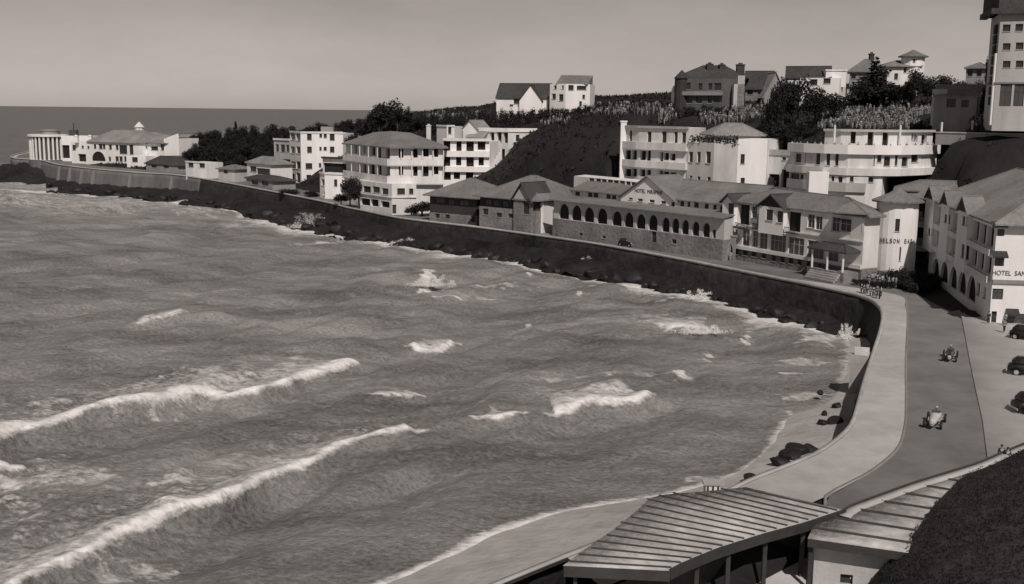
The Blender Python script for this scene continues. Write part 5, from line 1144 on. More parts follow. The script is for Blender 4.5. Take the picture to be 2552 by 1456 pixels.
# villa
c0_ = XYat(zA(700, 500)[0], 400, 462); c1_ = XYat(zA(1035, 500)[0], 400, 452); c2_ = XYat(zA(1420, 500)[0], 400, 440); zv = lambda y: zat(*c1_, zA(1035, y)[1])
poly = foot([c0_, c1_, c2_], (6, 14)); t = bld('point_villa', 'white two-storey villa with tiled roofs and a dark arch on the far point', 'villa', poly, 6)
o = wins(zA, [(720,480,26,50),(805,475,18,26),(860,478,16,26),(925,470,20,40),(980,470,28,46),(1010,470,28,46),(1075,475,22,46),(1140,478,22,46),(1200,500,60,80),(1280,500,30,90),(1070,590,18,40),(1140,590,26,46),(1178,590,26,46),(1220,590,18,46),(1315,597,40,44)])+wins(zA, [(960,565,130,90)], 'a')+wins(zA, [(800,580,60,70)], 'o')
block(t, 'wall', poly, 5, zv(430), 'bright_plaster', o); 
hp = [lerp(c0_, c1_, .55), c2_, (c2_[0]+6, c2_[1]+14), (lerp(c0_, c1_, .55)[0]+6, lerp(c0_, c1_, .55)[1]+14)]; hip(t, hp, zv(430), zv(335)-zv(430)+1, 'pale_roof', 1.0, .8)
for x in (745, 880): p = XYat(zA(x, 400)[0], 350, 459); chimney(t, p[0], p[1], zv(440), zat(*p, zA(x, 365)[1]), 1.6, 'bright_plaster')
e0_ = XYat(zA(1420, 500)[0], 400, 441); e1_ = XYat(zA(1605, 500)[0], 400, 433); e2_ = XYat(zA(1750, 500)[0], 400, 437); zx = lambda y: zat(*e1_, zA(1605, y)[1])
poly = foot([e0_, e1_], (6, 12)); block(t, 'right_wing', poly, 5, zx(445), 'bright_plaster', wins(zA, [(1425,480,16,26),(1505,488,54,36),(1588,475,34,60)]))
hip(t, [e0_, e1_, (e1_[0]+6, e1_[1]+12), (e0_[0]+6, e0_[1]+12)], zx(445), 3.4, 'pale_roof', .8, .8)
poly = foot([e1_, e2_], (5, 10)); block(t, 'end_block', poly, zx(560), zx(395), 'bright_plaster'); gm = MB(); gm.quad((*e1_, zx(395)), (*e2_, zx(395)), (*e2_, zx(372)+1.2)); gm.quad((*e1_, zx(395)), (*e2_, zx(372)+1.2), (e2_[0]+5, e2_[1]+10, zx(372)+1.2), (e1_[0]+5, e1_[1]+10, zx(395))); gm.build('end_roof', 'bright_plaster', t)
block(t, 'lower_base', poly, 5, zx(560)-.1, 'dull_plaster')
f0_ = XYat(zA(1240, 620)[0], 420, 432); f1_ = XYat(zA(1425, 620)[0], 420, 430); poly = foot([f0_, f1_], (3, 8)); zz = zat(*f0_, zA(1300, 560)[1]); block(t, 'garden_room', poly, 5, zz, 'bright_plaster', wins(zA, [(1315,598,42,46)]))
# villa behind with cupola
p = XYat(zA(1345, 330)[0], 330, 486); poly = boxof(p[0]-9, p[1], (1, -.1), 20, 8); zz = zat(*p, zA(1400, 345)[1]); t = bld('cupola_house', 'white house with a small cupola showing above the point villa', 'house', poly, 8)
block(t, 'wall', poly, 6, zz-1.2, 'bright_plaster', wins(zA, [(1300,365,20,20),(1400,365,20,20)])); hip(t, poly, zz-1.2, 1.8, 'pale_roof', .5, .8); m = MB(); m.lathe((p[0], p[1]+2, zz-.5), [(1.9, 0), (1.9, 3.2), (2.3, 3.3), (1.2, 4.6), (.15, 5.6)], 10); m.build('cupola', 'white_plaster', t)
# bungalows
for zf, (x0, y0, Y0, x1, Y1, yt, yr), nm, lb, wm, rm_, ow in (
    (zA, (1425, 690, 420, 1735, 408, 640, 560), 'dark_bungalow', 'dark roofed bungalow right of the white villa on the point', 'dull_plaster', 'dark_roof', [(1500,660,40,30),(1620,665,40,30)]),
    (zA, (1810, 690, 392, 2000, 386, 620, 600), 'flat_white_house', 'small flat white house with dark doorways amid the shore trees', 'white_plaster', None, [(1860,650,40,40),(1970,650,44,50)]),
    (zA, (2130, 740, 380, 2290, 376, 690, 655), 'shed_house', 'small pale shed below the dark trees by the coast road', 'grey_plaster', 'tile_roof', [(2200,715,30,30)]),
    (zB, (10, 720, 372, 290, 360, 620, 535), 'tiled_bungalow', 'white bungalow with a broad tiled roof left of the tall block', 'white_plaster', 'pale_roof', [(80,690,60,60),(200,720,120,70)]),
    (zB, (1, 900, 366, 310, 350, 800, 760), 'shore_bungalow', 'low dark bungalow with a verandah beside the coast road', 'dull_plaster', 'dark_roof', [(100,850,60,50),(220,860,60,50)])):
    a = XYat(zf(x0, y0)[0], zf(x0, y0)[1], Y0); b = XYat(zf(x1, y0)[0], zf(x1, y0)[1], Y1); poly = boxof(*a, (b[0]-a[0], b[1]-a[1]), math.hypot(b[0]-a[0], b[1]-a[1]), 8); zw = zat(*a, zf(x0, yt)[1])
    t = bld(nm, lb, 'bungalow', poly, 5); block(t, 'wall', poly, 4, zw, wm, wins(zf, ow), frame='frame_dark')
    if rm_: hip(t, poly, zw, max(1.5, zat(*a, zf(x0, yr)[1])-zw), rm_, .7, .9)
    else: band(t, 'parapet', [poly[0], poly[1]], zw-.1, zw+.4, 'white_plaster', .2, .2)
cap_ground([P(*zH(1250,905), 5.0), P(2190, 715, 5.0), P(2330, 758, 5.0), g0, m1, m0, (cx_+2, cy_+5), (cx_-4, cy_+3)], 5.0, 4.0)
print('MISSED OPENINGS', MISS)
coastpoly = [tuple(p) for p in CO]
def inside(x, y, poly):
    r = np.zeros(len(x), bool); n = len(poly)
    for i in range(n):
        x1, y1 = poly[i]; x2, y2 = poly[(i+1) % n]
        c = ((y1 > y) != (y2 > y)); xi = (x2-x1)*(y-y1)/(y2-y1+1e-12)+x1; r ^= (c & (x < xi))
    return r
COURT = globals().get('COURT_XY', [(0,0),(1,0),(1,1)])
LP = [tuple(p) for p in (CO+NI*0.9)]+[(420, CO[-1][1]), (420, 900), (float(CO[0][0]), 900)]
gx = np.arange(-330, 400, 2.5); gy = np.arange(40, 860, 2.5); GX, GY = np.meshgrid(gx, gy); x, y = GX.ravel(), GY.ravel()
z = land(x, y)
roadzone = inside(x, y, [tuple(p) for p in CO]+[tuple(p) for p in inner[::-1]])
ins = inside(x, y, LP)
dC, _, _ = polydist(np.stack([x, y], 1), CO[::2])
hill = np.clip((dC-20)/20, 0, 1)
z = z+(fbm(x*.09, y*.09, 4, 2)-.5)*3.0*hill
zroad = np.array([zr(q) for q in y])
z = np.where(roadzone | ((dC < 14) & (y > 150)), zroad-0.12, z)
for poly, zc, sl in CAPS:
    c = np.array(poly); lo, hi = c.min(0)-26, c.max(0)+26
    m = (x > lo[0]) & (x < hi[0]) & (y > lo[1]) & (y < hi[1])
    if not m.any(): continue
    q = np.stack([x[m], y[m]], 1); d_, _, _ = polydist(q, np.array(poly+[poly[0]])); d_ = np.where(inside(q[:, 0], q[:, 1], poly), 0, d_)
    z[m] = np.minimum(z[m], zc-.15+np.clip(d_-3.0/sl, 0, 99)*sl)
sunk = inside(x, y, COURT); z = np.where(sunk, 2.3, z)
z = np.where(ins, z, -4.0)
nx = len(gx); i = (np.arange(len(gy)-1)[:, None]*nx+np.arange(nx-1)[None, :]).ravel()
F = np.stack([i, i+1, i+nx+1, i+nx], 1)
any_in = ins[F].any(1); F = F[any_in]
keep = ins[F].all(1); F = F[keep]
tag(np_mesh('hillside', np.c_[x, y, z], F, 'scrub_ground', smooth=True), None, None, None, 'structure')

HZ = z.reshape(len(gy), nx)
def ground(px, py):
    fx = np.clip((np.asarray(px)-gx[0])/2.5, 0, nx-2.001); fy = np.clip((np.asarray(py)-gy[0])/2.5, 0, len(gy)-2.001)
    i0 = fx.astype(int); j0 = fy.astype(int); a = fx-i0; b = fy-j0
    return (HZ[j0, i0]*(1-a)+HZ[j0, i0+1]*a)*(1-b)+(HZ[j0+1, i0]*(1-a)+HZ[j0+1, i0+1]*a)*b
def g1f(x_, y_): return float(ground(np.array([x_]), np.array([y_]))[0])
# ================================================================== PLANTING
def leafcloud(blobs, n, size, seed, flat=1.0):
    """many small leaf faces spread through the volume of a few rough clumps"""
    r = np.random.default_rng(seed); V = []; F = []
    vol = np.array([b[3]*b[4]*b[5] for b in blobs]); cnt = np.maximum(8, (n*vol**.75/np.sum(vol**.75)).astype(int))
    for (cx, cy, cz, rx, ry, rz), k in zip(blobs, cnt):
        d = r.normal(size=(k, 3)); d /= np.linalg.norm(d, axis=1)[:, None]; rad = r.random(k)**.45*(0.8+.35*r.random(k))
        c = np.array([cx, cy, cz])+d*rad[:, None]*np.array([rx, ry, rz])
        a = r.normal(size=(k, 3)); a /= np.linalg.norm(a, axis=1)[:, None]; b = np.cross(a, r.normal(size=(k, 3))); b /= np.linalg.norm(b, axis=1)[:, None]
        s = size*(.6+.8*r.random(k))[:, None]; b = b*flat
        q = np.stack([c-a*s-b*s*.2, c-b*s*.6, c+a*s, c+b*s*.6], 1); V.append(q.reshape(-1, 3))
    V = np.concatenate(V); F = np.arange(len(V)).reshape(-1, 4); return V, F
def crown_blobs(kind, r):
    B = []
    if kind == 'round':
        for q in range(9):
            a = r.random()*6.28; h = r.random(); B.append((math.cos(a)*1.5*(1-.4*h), math.sin(a)*1.5*(1-.4*h), 2.2+h*2.4, 1.1+.5*r.random(), 1.1+.5*r.random(), .9+.4*r.random()))
    elif kind == 'cone':
        for q in range(11):
            h = q/10; w = 1.5*(1-h)+.15; a = r.random()*6.28; B.append((math.cos(a)*.35*w, math.sin(a)*.35*w, .9+h*5.6, w, w, .55))
    elif kind == 'tall':
        for q in range(7):
            h = q/6; B.append((r.normal()*.25, r.normal()*.25, 1.2+h*4.6, .8-.35*h, .8-.35*h, .8))
    elif kind == 'shrub':
        for q in range(6):
            a = r.random()*6.28; B.append((math.cos(a)*.9, math.sin(a)*.9, .55+r.random()*.7, .8, .8, .65))
    return B
def tree_proto(name, kind, m, n, size, seed, trunk=True):
    r = np.random.default_rng(seed); o = thing(name, (0, 0, -500), None, None)
    V, F = leafcloud(crown_blobs(kind, r), n, size, seed); np_mesh('crown' if trunk else 'foliage', V, F, m, o)
    tm = MB(); h = {'round': 3.4, 'cone': 5.0, 'tall': 4.5, 'shrub': .8}[kind]
    tm.tube([(0, 0, -.8), (.05, 0, h*.4), (0, .05, h)], [.26 if trunk else .1, .19 if trunk else .08, .05], 7)
    if kind == 'round':
        for q in range(5):
            a = q*1.3; tm.tube([(0, 0, 1.4+.2*q), (math.cos(a)*.7, math.sin(a)*.7, 2.4+.2*q), (math.cos(a)*1.3, math.sin(a)*1.3, 3.1+.2*q)], [.11, .08, .03], 5)
    tm.build('trunk' if trunk else 'stem', 'bark', o, off=(0, 0, 0))
    return o
PROTO = {('round', k): tree_proto('broadleaf_tree', 'round', 'leaf', 2600, .17, 100+k) for k in range(3)}
PROTO.update({('dark', k): tree_proto('dark_tree', 'round', 'leaf_dark', 2600, .17, 120+k) for k in range(3)})
PROTO.update({('cone', k): tree_proto('conifer_tree', 'cone', 'leaf_dark', 2400, .15, 140+k) for k in range(2)})
PROTO.update({('tall', k): tree_proto('poplar_tree', 'tall', 'leaf_dark', 1400, .15, 160+k) for k in range(2)})
PROTO.update({('shrub', k): tree_proto('shrub', 'shrub', 'leaf_dark', 700, .12, 180+k, False) for k in range(3)})
def plant(kind, x, y, z, sc, label, cat, group=None, sz=None):
    k = random.randrange(sum(1 for q in PROTO if q[0] == kind)); o = copy_tree(PROTO[(kind, k)])
    o.location = (x, y, z); o.rotation_euler = (0, 0, random.random()*6.28); s = sc; o.scale = (s, s, sz if sz else s*(.9+.2*random.random())); tag(o, label, cat, group); return o
def plant_px(kind, u, vtop, vbot, Y, label, cat, group=None, wide=None):
    """a plant whose foot and top are read off the photograph; its foot goes into the ground"""
    x, y, zb = at(u, vbot, Y); zt_ = at(u, vtop, Y)[2]; h = {'round': 5.2, 'dark': 5.2, 'cone': 7.0, 'tall': 6.4, 'shrub': 1.7}[kind]
    gz = g1f(x, y); zb = min(zb, gz) if zb-gz < 6 else zb
    sz = max(.15, (zt_-zb)/h); w = {'round': 2.6, 'dark': 2.6, 'cone': 1.5, 'tall': .9, 'shrub': 1.5}[kind]
    sx = (wide/2*Y/FPX/w) if wide else sz
    return plant(kind, x, y, zb, sx, label, cat, group, sz)
G1 = 'trees on the wooded ridge behind the point'
rs = random.Random(3)
ridge = [(450,343),(475,336),(500,330),(525,326),(550,322),(580,318),(610,314),(640,312),(670,313),(700,311),(735,314),(770,312),(805,308),(840,305),(875,301),(905,298)]
for i_, (u, vt) in enumerate(ridge):
    for q in range(3):
        Y = 460-(u-450)*.17-q*12; vv = vt+q*17+rs.uniform(-4, 5)
        plant_px('dark', u+rs.uniform(-12, 12)+q*5, vv, vv+38, Y, 'dark bushy tree in the wooded ridge behind the far villas', 'tree', G1, wide=36+rs.uniform(-6, 12))
for u, vt, vb, Y in [(480,375,405,425),(510,380,410,418),(545,370,412,412),(580,372,415,408),(600,385,425,398),(640,365,400,400),(660,372,420,385),(520,400,425,405),(560,402,428,398)]:
    plant_px('dark', u, vt, vb, Y, 'dark tree growing low down beside the coast road bungalows', 'tree', 'trees among the coast road bungalows', wide=44)
plant_px('tall', 586, 303, 335, 436, 'slim poplar sticking up from the wooded ridge', 'tree', wide=12)
plant_px('dark', 968, 252, 330, 352, 'biggest round dark tree on the skyline behind the gallery hotel', 'tree', wide=92)
plant_px('dark', 945, 272, 330, 350, 'dark tree at the left shoulder of the big skyline tree', 'tree', wide=70)
plant_px('dark', 990, 268, 330, 349, 'dark tree filling the right side of the big skyline tree', 'tree', wide=64)
plant_px('cone', 1018, 262, 330, 350, 'pointed dark tree right of the big round skyline tree', 'tree', wide=52)
plant_px('dark', 1052, 284, 332, 347, 'low dark tree at the right end of the skyline clump', 'tree', wide=54)
plant_px('dark', 925, 290, 340, 352, 'low dark tree at the left end of the skyline clump', 'tree', wide=54)
G2 = 'shrubs along the hilltop edge'
def ridge_v(u):
    xs = [1060,1100,1180,1235,1300,1400,1480,1560,1640,1690,1780,1860,1960,2050,2120,2250,2330]; vs = [292,285,277,272,276,272,262,256,268,268,262,270,262,252,252,256,262]
    return float(np.interp(u, xs, vs))
for i_ in range(64):
    u = 1062+i_*(1900-1062)/63+rs.uniform(-5, 5); q = i_ % 2; Y = float(np.interp(u, [1060,1240,1470,1690,1900], [344,330,318,272,262]))-q*5
    plant_px('shrub', u, ridge_v(u)+q*7-rs.uniform(0, 5), ridge_v(u)+15+q*8, Y, 'dark shrub in the ragged hedge along the hilltop edge', 'shrub', G2, wide=28)
# clumps round the hilltop villas
plant_px('cone', 2178, 137, 262, 250, 'tall pointed conifer between the skyline villas', 'tree', wide=118)
plant_px('dark', 2140, 200, 262, 248, 'dark tree left of the tall pointed conifer', 'tree', wide=70)
plant_px('dark', 2215, 212, 268, 246, 'dark tree right of the tall pointed conifer', 'tree', wide=66)
for u, vt, vb, w, lb in [(1950,192,300,64,'large dark tree mass left of the long roof villa'),(1985,196,300,90,'dark tree in front of the long roof villa'),(1930,215,300,66,'smaller dark tree at the left of the villa clump'),(2030,222,300,76,'spreading dark tree below the long roof villa'),(2075,236,300,70,'low dark tree at the right foot of the long roof villa'),
    (2275,172,262,60,'rounded dark tree right of the turret villa'),(2310,190,262,60,'second rounded dark tree right of the turret villa'),(2355,190,258,70,'broad low tree left of the grey house'),(2400,205,262,60,'dark tree under the grey house'),(2440,200,300,50,'dark tree against the tower block'),(2250,205,262,60,'dark tree below the turret villa')]:
    plant_px('dark', u, vt, vb, 243-rs.uniform(0, 6), lb, 'tree', wide=w)
plant_px('tall', 2452, 148, 250, 215, 'slim dark tree touching the tower block', 'tree', wide=16)
for u, vt, vb, Y, w, lb in [(1945,300,365,232,90,'dark round tree in the gap between the two white hotels'),(1985,305,360,228,80,'dark tree left of the tiered hotel terrace'),(1905,310,350,236,50,'small dark tree behind the rounded hotel roof'),(2030,318,350,222,60,'bushy dark tree behind the tiered hotel')]:
    plant_px('dark', u, vt, vb, Y, lb, 'tree', wide=w)
for u, vt, vb, Y, w, lb in [(872,440,512,303,50,'dark tree between the white annexe and the gallery hotel'),(893,455,518,298,36,'dark narrow bush at the left end of the gallery hotel'),(850,485,512,306,44,'low dark bush by the road below the annexe'),(1052,505,540,283,70,'dark tree in front of the gallery hotel ground floor'),(1025,515,542,284,40,'dark bush left of the timber pavilion'),(720,470,500,338,60,'dark bush at the foot of the tall block'),(775,475,498,332,40,'dark shrub at the right foot of the tall block')]:
    plant_px('dark', u, vt, vb, Y, lb, 'tree', wide=w)
G3 = 'shrubs at the foot of the arcade wall'
for x, y in [(1120,905),(1180,915),(1330,930),(1400,965),(1480,975),(1550,960),(1620,990),(800,885),(860,895)]:
    u, v = zG(x, y); px_, py_ = P(u, v, 5.0); plant('shrub', px_, py_, 4.95, .75+rs.random()*.3, 'dark shrub at the foot of the grey arcade wall', 'shrub', G3)
G4 = 'hedge bushes round the tower terrace'
for i_ in range(22):
    x = 1350+i_*42; y = 700-14*abs(i_-12)+rs.uniform(-60, 30); u, v = zoomfn(2700, 840, 6.62)(x, y)
    px_, py_ = P(u, v, 5.1); plant('shrub', px_, py_, 5.0, .95+rs.random()*.5, 'dark bush in the hedge between the round tower and gabled hotel', 'shrub', G4)
for i_ in range(9):
    u, v = zoomfn(2700, 840, 6.62)(540+i_*90, 560+i_*9); px_, py_ = P(u, v, 5.1); plant('shrub', px_, py_, 5.0, .6, 'small dark bush edging the terrace under the round tower', 'shrub', 'low bushes edging the tower terrace')
for o in PROTO.values():
    for ch in list(o.children): bpy.data.objects.remove(ch)
    bpy.data.objects.remove(o)
# planting on the rounded hotel's roof terrace
V, F = [], []
for q in range(12):
    p = lerp(roofgarden[0], roofgarden[1], q/11); V.append((p[0], p[1]-.1, roofgarden[2]+.5+.4*rs.random(), .9, .9, .8+.4*rs.random()))
Vv, Ff = leafcloud(V, 900, .2, 77); tag(np_mesh('roof_garden', Vv, Ff, 'leaf_dark'), 'dark planting spilling over the rounded hotel roof terrace', 'plants', None, 'thing')

# scrub over the slopes (nobody could count it)
r = np.random.default_rng(5); N = 60000; sx = r.uniform(-230, 260, N); sy = r.uniform(120, 560, N); gz = ground(sx, sy)
uv = np.array([proj(a, b, c) for a, b, c in zip(sx, sy, gz)])
dcoast, _, _ = polydist(np.stack([sx, sy], 1), CO[::4]); okm = inside(sx, sy, LP) & (dcoast > 15) & (gz > 6.2) & (uv[:, 0] > -60) & (uv[:, 0] < 2640) & (uv[:, 1] > 120)
for poly, zc, sl in CAPS:
    c = np.array(poly); lo, hi = c.min(0)-1, c.max(0)+1; m = okm & (sx > lo[0]) & (sx < hi[0]) & (sy > lo[1]) & (sy < hi[1])
    if m.any(): okm[np.where(m)[0][inside(sx[m], sy[m], poly)]] = False
agz = okm & (((uv[:, 0] > 1640) & (uv[:, 0] < 1900) & (uv[:, 1] > 258) & (uv[:, 1] < 318)) | ((uv[:, 0] > 2030) & (uv[:, 0] < 2470) & (uv[:, 1] > 262) & (uv[:, 1] < 330)) | ((uv[:, 0] > 1230) & (uv[:, 0] < 1640) & (uv[:, 1] > 262) & (uv[:, 1] < 300)) | ((uv[:, 0] > 1060) & (uv[:, 0] < 1420) & (uv[:, 1] > 280) & (uv[:, 1] < 320)))
def tufts(name, X_, Y_, Z_, k, size, m, seed, up=.5):
    r = np.random.default_rng(seed); n = len(X_); c = np.repeat(np.stack([X_, Y_, Z_], 1), k, 0); s = size*(.5+r.random(n*k))[:, None]
    off = r.normal(size=(n*k, 3))*np.array([.6, .6, .35])*size*1.4; off[:, 2] = np.abs(off[:, 2])+.1; c = c+off
    a = r.normal(size=(n*k, 3)); a[:, 2] = np.abs(a[:, 2])+up; a /= np.linalg.norm(a, axis=1)[:, None]; b = np.cross(a, r.normal(size=(n*k, 3))); b /= np.linalg.norm(b, axis=1)[:, None]
    q = np.stack([c-a*s*.8, c-b*s*.35, c+a*s, c+b*s*.35], 1).reshape(-1, 3)
    return np_mesh(name, q, np.arange(len(q)).reshape(-1, 4), m)
d_ = okm & ~agz
o = tufts('hillside_scrub', sx[d_], sy[d_], gz[d_], 6, .45, 'leaf_dark', 9); tag(o, 'dark scrub covering the steep slopes behind the hotels', 'scrub', None, 'stuff')
_k = np.where(agz)[0][::3]; o = tufts('agave_cover', sx[_k], sy[_k], gz[_k], 8, .55, 'agave_leaf', 10, 1.2); tag(o, 'speckled agave and aloe cover along the hilltop edge', 'ground cover', None, 'stuff')
# hilltop walls and posts
w0_, w1_ = at(2330, 352, 207), at(2600, 350, 193); m = MB(); m.prism(ccw([w0_[:2], w1_[:2], (w1_[0]+.3, w1_[1]+.8), (w0_[0]+.3, w0_[1]+.8)]), w0_[2]-.6, at(2330, 331, 207)[2]); t = thing('retaining_wall', (w0_[0], w0_[1], w0_[2]-.6), 'plain grey retaining wall under the tower block', 'wall'); m.build('wall_face', 'dull_plaster', t); band(t, 'coping', [w0_[:2], w1_[:2]], at(2330, 331, 207)[2], at(2330, 331, 207)[2]+.2, 'grey_plaster', .15, .9)
w0_, w1_ = at(*zE(560, 712), 255), at(*zE(780, 705), 254); m = MB(); m.prism(ccw([w0_[:2], w1_[:2], (w1_[0], w1_[1]+.4), (w0_[0], w0_[1]+.4)]), w0_[2]-3, at(*zE(560, 670), 255)[2]); t = thing('garden_wall', (w0_[0], w0_[1], w0_[2]-3), 'low pale garden wall below the pointed conifer', 'wall'); m.build('wall_face', 'grey_plaster', t); m = MB(); m.cbox((w0_[0], w0_[1], w0_[2]-3), .6, .6, at(*zE(565, 640), 255)[2]-w0_[2]+3); m.build('end_post', 'white_plaster', t)
for i_, (x, y0, y1, lb) in enumerate([(935,900,950,'short white post at the edge of the hilltop above the tiered hotel'),(1230,880,940,'white post left of the low fence under the tower block'),(1450,865,940,'white post on the plateau edge beside the retaining wall'),(1605,850,940,'tall white post directly below the tower block'),(465,900,950,'white post at the left end of the agave bank'),(957,640,690,'white post beside the hedge under the turret villa')]):
    p0_ = at(*zE(x, y1), 208 if y0 > 800 else 254); zt_ = at(*zE(x, y0), 208 if y0 > 800 else 254)[2]; t = thing('fence_post', p0_, lb, 'post'); m = MB(); m.lathe((0, 0, -2), [(.22, 0), (.2, zt_-p0_[2]+1.8), (.26, zt_-p0_[2]+1.85), (.05, zt_-p0_[2]+2.1)], 6); m.build('shaft', 'white_plaster', t, off=(0, 0, 0))

# ================================================================== FOREGROUND
forec = [P(u, v, 5.0) for u, v in right_px]; fo2 = [(p[0]+16, p[1]+1.5) for p in forec]
V = np.array([(*p, 5.12) for p in forec]+[(*p, 5.12) for p in fo2]+[(*p, 4.9) for p in forec]); k = len(forec); F = [[i_, i_+1, i_+1+k, i_+k] for i_ in range(k-1)]+[[i_+2*k, i_+1+2*k, i_+1, i_] for i_ in range(k-1)]
tag(np_mesh('forecourt', V, F, 'forecourt_gravel'), None, None, None, 'structure')
tag(wallstrip('gutter', resample([(p[0]-.03, p[1]) for p in forec], 1.5), .004, .008, .35, 'batten'), None, None, None, 'structure')
# sunken court beneath the sheds
cv = COURT_XY
m = MB(); m.quad(*[(*p, 2.5) for p in cv]); tag(m.build('court_floor', 'forecourt_gravel'), None, None, None, 'structure')
pv = PV; m = MB()
for a, b in zip(pv[:-1], pv[1:]): m.quad((*a, 2.4), (*b, 2.4), (*b, 5.12), (*a, 5.12))
tag(m.build('court_wall', 'stone_dark'), 'sunken court wall darkened to paint the shade under the shed roofs', 'wall', None, 'thing')  # dark colour stands in for the shade below the roof edge
# long shed roof
def shed(name, label, cat, poly_l, poly_r, n, zl, zr_, roofm, t_off=.12):
    L = [(*P(u, v, zl), zl) for u, v in poly_l]; Rr = [(*P(u, v, zr_), zr_) for u, v in poly_r]; L = resample(L, .5) if len(L) > 2 else np.array(L); 
    Lp = rsn(np.array(L), n); Rp = rsn(np.array(Rr), n); c = (Lp.mean(0)+Rp.mean(0))/2; t = thing(name, (c[0], c[1], 2.5), label, cat); off = np.array([c[0], c[1], 2.5])
    i_ = np.arange(n-1); V = np.concatenate([Lp, Rp, Lp-[0, 0, .14], Rp-[0, 0, .14]]); F = np.concatenate([np.stack([i_, i_+n, i_+n+1, i_+1], 1), np.stack([i_+2*n, i_+1+2*n, i_+1+3*n, i_+3*n], 1), np.stack([i_, i_+1, i_+1+2*n, i_+2*n], 1), np.stack([i_+n, i_+3*n, i_+1+3*n, i_+1+n], 1), [[0, 2*n, 3*n, n]], [[n-1, 2*n-1, 4*n-1, 3*n-1]]])
    np_mesh('roof_sheet', V-off, F, roofm, t); return t, Lp, Rp, off
t, Lp, Rp, off = shed('beach_shed', 'long pale sheet roof with close battens painted dark like their own shadows over the beach court', 'shed', [(1403,1409),(1455,1370),(1520,1325),(1580,1278),(1632,1237),(1740,1226),(1858,1214)], [(1668,1422),(1700,1405),(1790,1368),(1900,1333),(2010,1303),(2105,1271)], 35, 7.3, 6.3, 'sheet_roof')
rb = random.Random(11)
for i_ in range(1, 34, 2):
    m = MB()
    a, b = Vector(Lp[i_]), Vector(Rp[i_]); s0 = rb.uniform(-.02, .05); a2, b2 = a.lerp(b, s0), a.lerp(b, .97); d = b2-a2; p = Vector((-d.y, d.x, 0)).normalized()*.055
    m.box(a2-p+Vector((0, 0, .02)), d, p*2, (0, 0, .06)); m.build('batten', 'batten', t)  # batten coloured dark to stand in for its shadow line
e0 = MB(); a, b = Vector(Lp[0]), Vector(Rp[0]); d = b-a; pr = Vector((-d.y, d.x, 0)).normalized()*.12; e0.box(a-pr-Vector((0, 0, .62)), d, pr, (0, 0, .6)); e0.build('fascia', 'dark_wood', t)
e0 = MB()
for i_ in range(34):
    a, b = Vector(Rp[i_]), Vector(Rp[i_+1]); d = b-a; pr = Vector((d.y, -d.x, 0)).normalized()*.1; e0.quad(a+pr-Vector((0, 0, .55)), b+pr-Vector((0, 0, .55)), b+pr+Vector((0, 0, .03)), a+pr+Vector((0, 0, .03))); e0.quad(a+pr+Vector((0, 0, .03)), b+pr+Vector((0, 0, .03)), b-pr+Vector((0, 0, .03)), a-pr+Vector((0, 0, .03)))
e0.build('edge_board', 'dark_wood', t)
for i_ in (1, 7, 13, 20, 27):
    p = Rp[i_]*.93+Lp[i_]*.07; m = MB(); m.box((p[0]-.13, p[1]-.13, 2.5), (.26, 0, 0), (0, .26, 0), (0, 0, p[2]-2.66)); m.build('post', 'dark_wood', t)
for i_ in (1, 9, 18):
    p = Lp[i_]*.93+Rp[i_]*.07; m = MB(); m.box((p[0]-.1, p[1]-.1, 5.1), (.2, 0, 0), (0, .2, 0), (0, 0, p[2]-5.26)); m.build('post', 'dark_wood', t)
# hut roof beside it
hl = [zK(x, y) for x, y in [(545,1090),(600,990),(700,955),(830,905),(940,878),(1120,805),(1500,672),(1880,562)]]; hr = [zK(x, y) for x, y in [(1390,1210),(1480,1130),(1560,1020),(1640,890),(1720,770),(1790,680),(1850,610),(1895,570)]]
t, Lp, Rp, off = shed('bank_hut', 'grey sheet hut roof with six wide-spaced battens beside the dark bank', 'shed', hl, hr, 25, 6.05, 5.7, 'sheet_roof')
for i_ in range(2, 22, 3):
    m = MB(); a, b = Vector(Lp[i_]), Vector(Rp[i_]); d = b-a; p = Vector((-d.y, d.x, 0)).normalized()*.08; m.box(a-p+Vector((0, 0, .02)), d, p*2, (0, 0, .10)); m.build('batten', 'batten', t)  # hut battens carry their shadow lines in the colour too
a, b = Vector(Lp[0]), Vector(Rp[0]); d = b-a; pr = Vector((-d.y, d.x, 0)).normalized()*.1; e0 = MB(); e0.box(a-pr-Vector((0, 0, .55)), d, pr, (0, 0, .5)); e0.build('fascia', 'dark_wood', t)
fa_ = Edge(a.lerp(b, .08)[:2], a.lerp(b, 1.0)[:2]); wl_ = [fa_.pt(0, 0, -.9)[:2], fa_.pt(fa_.L, 0, -.9)[:2], fa_.pt(fa_.L, 0, -6)[:2], fa_.pt(0, 0, -6)[:2]]
block(t, 'wall', wl_, 2.5, 5.5, 'grey_plaster', [(*zK(800, 1380), *zK(900, 1460), 'd')], cap=False)
m = MB(); p = a.lerp(b, .03); m.box((p.x, p.y+.3, 2.5), (.25, 0, 0), (0, .25, 0), (0, 0, 3.1)); m.build('post', 'dark_wood', t)
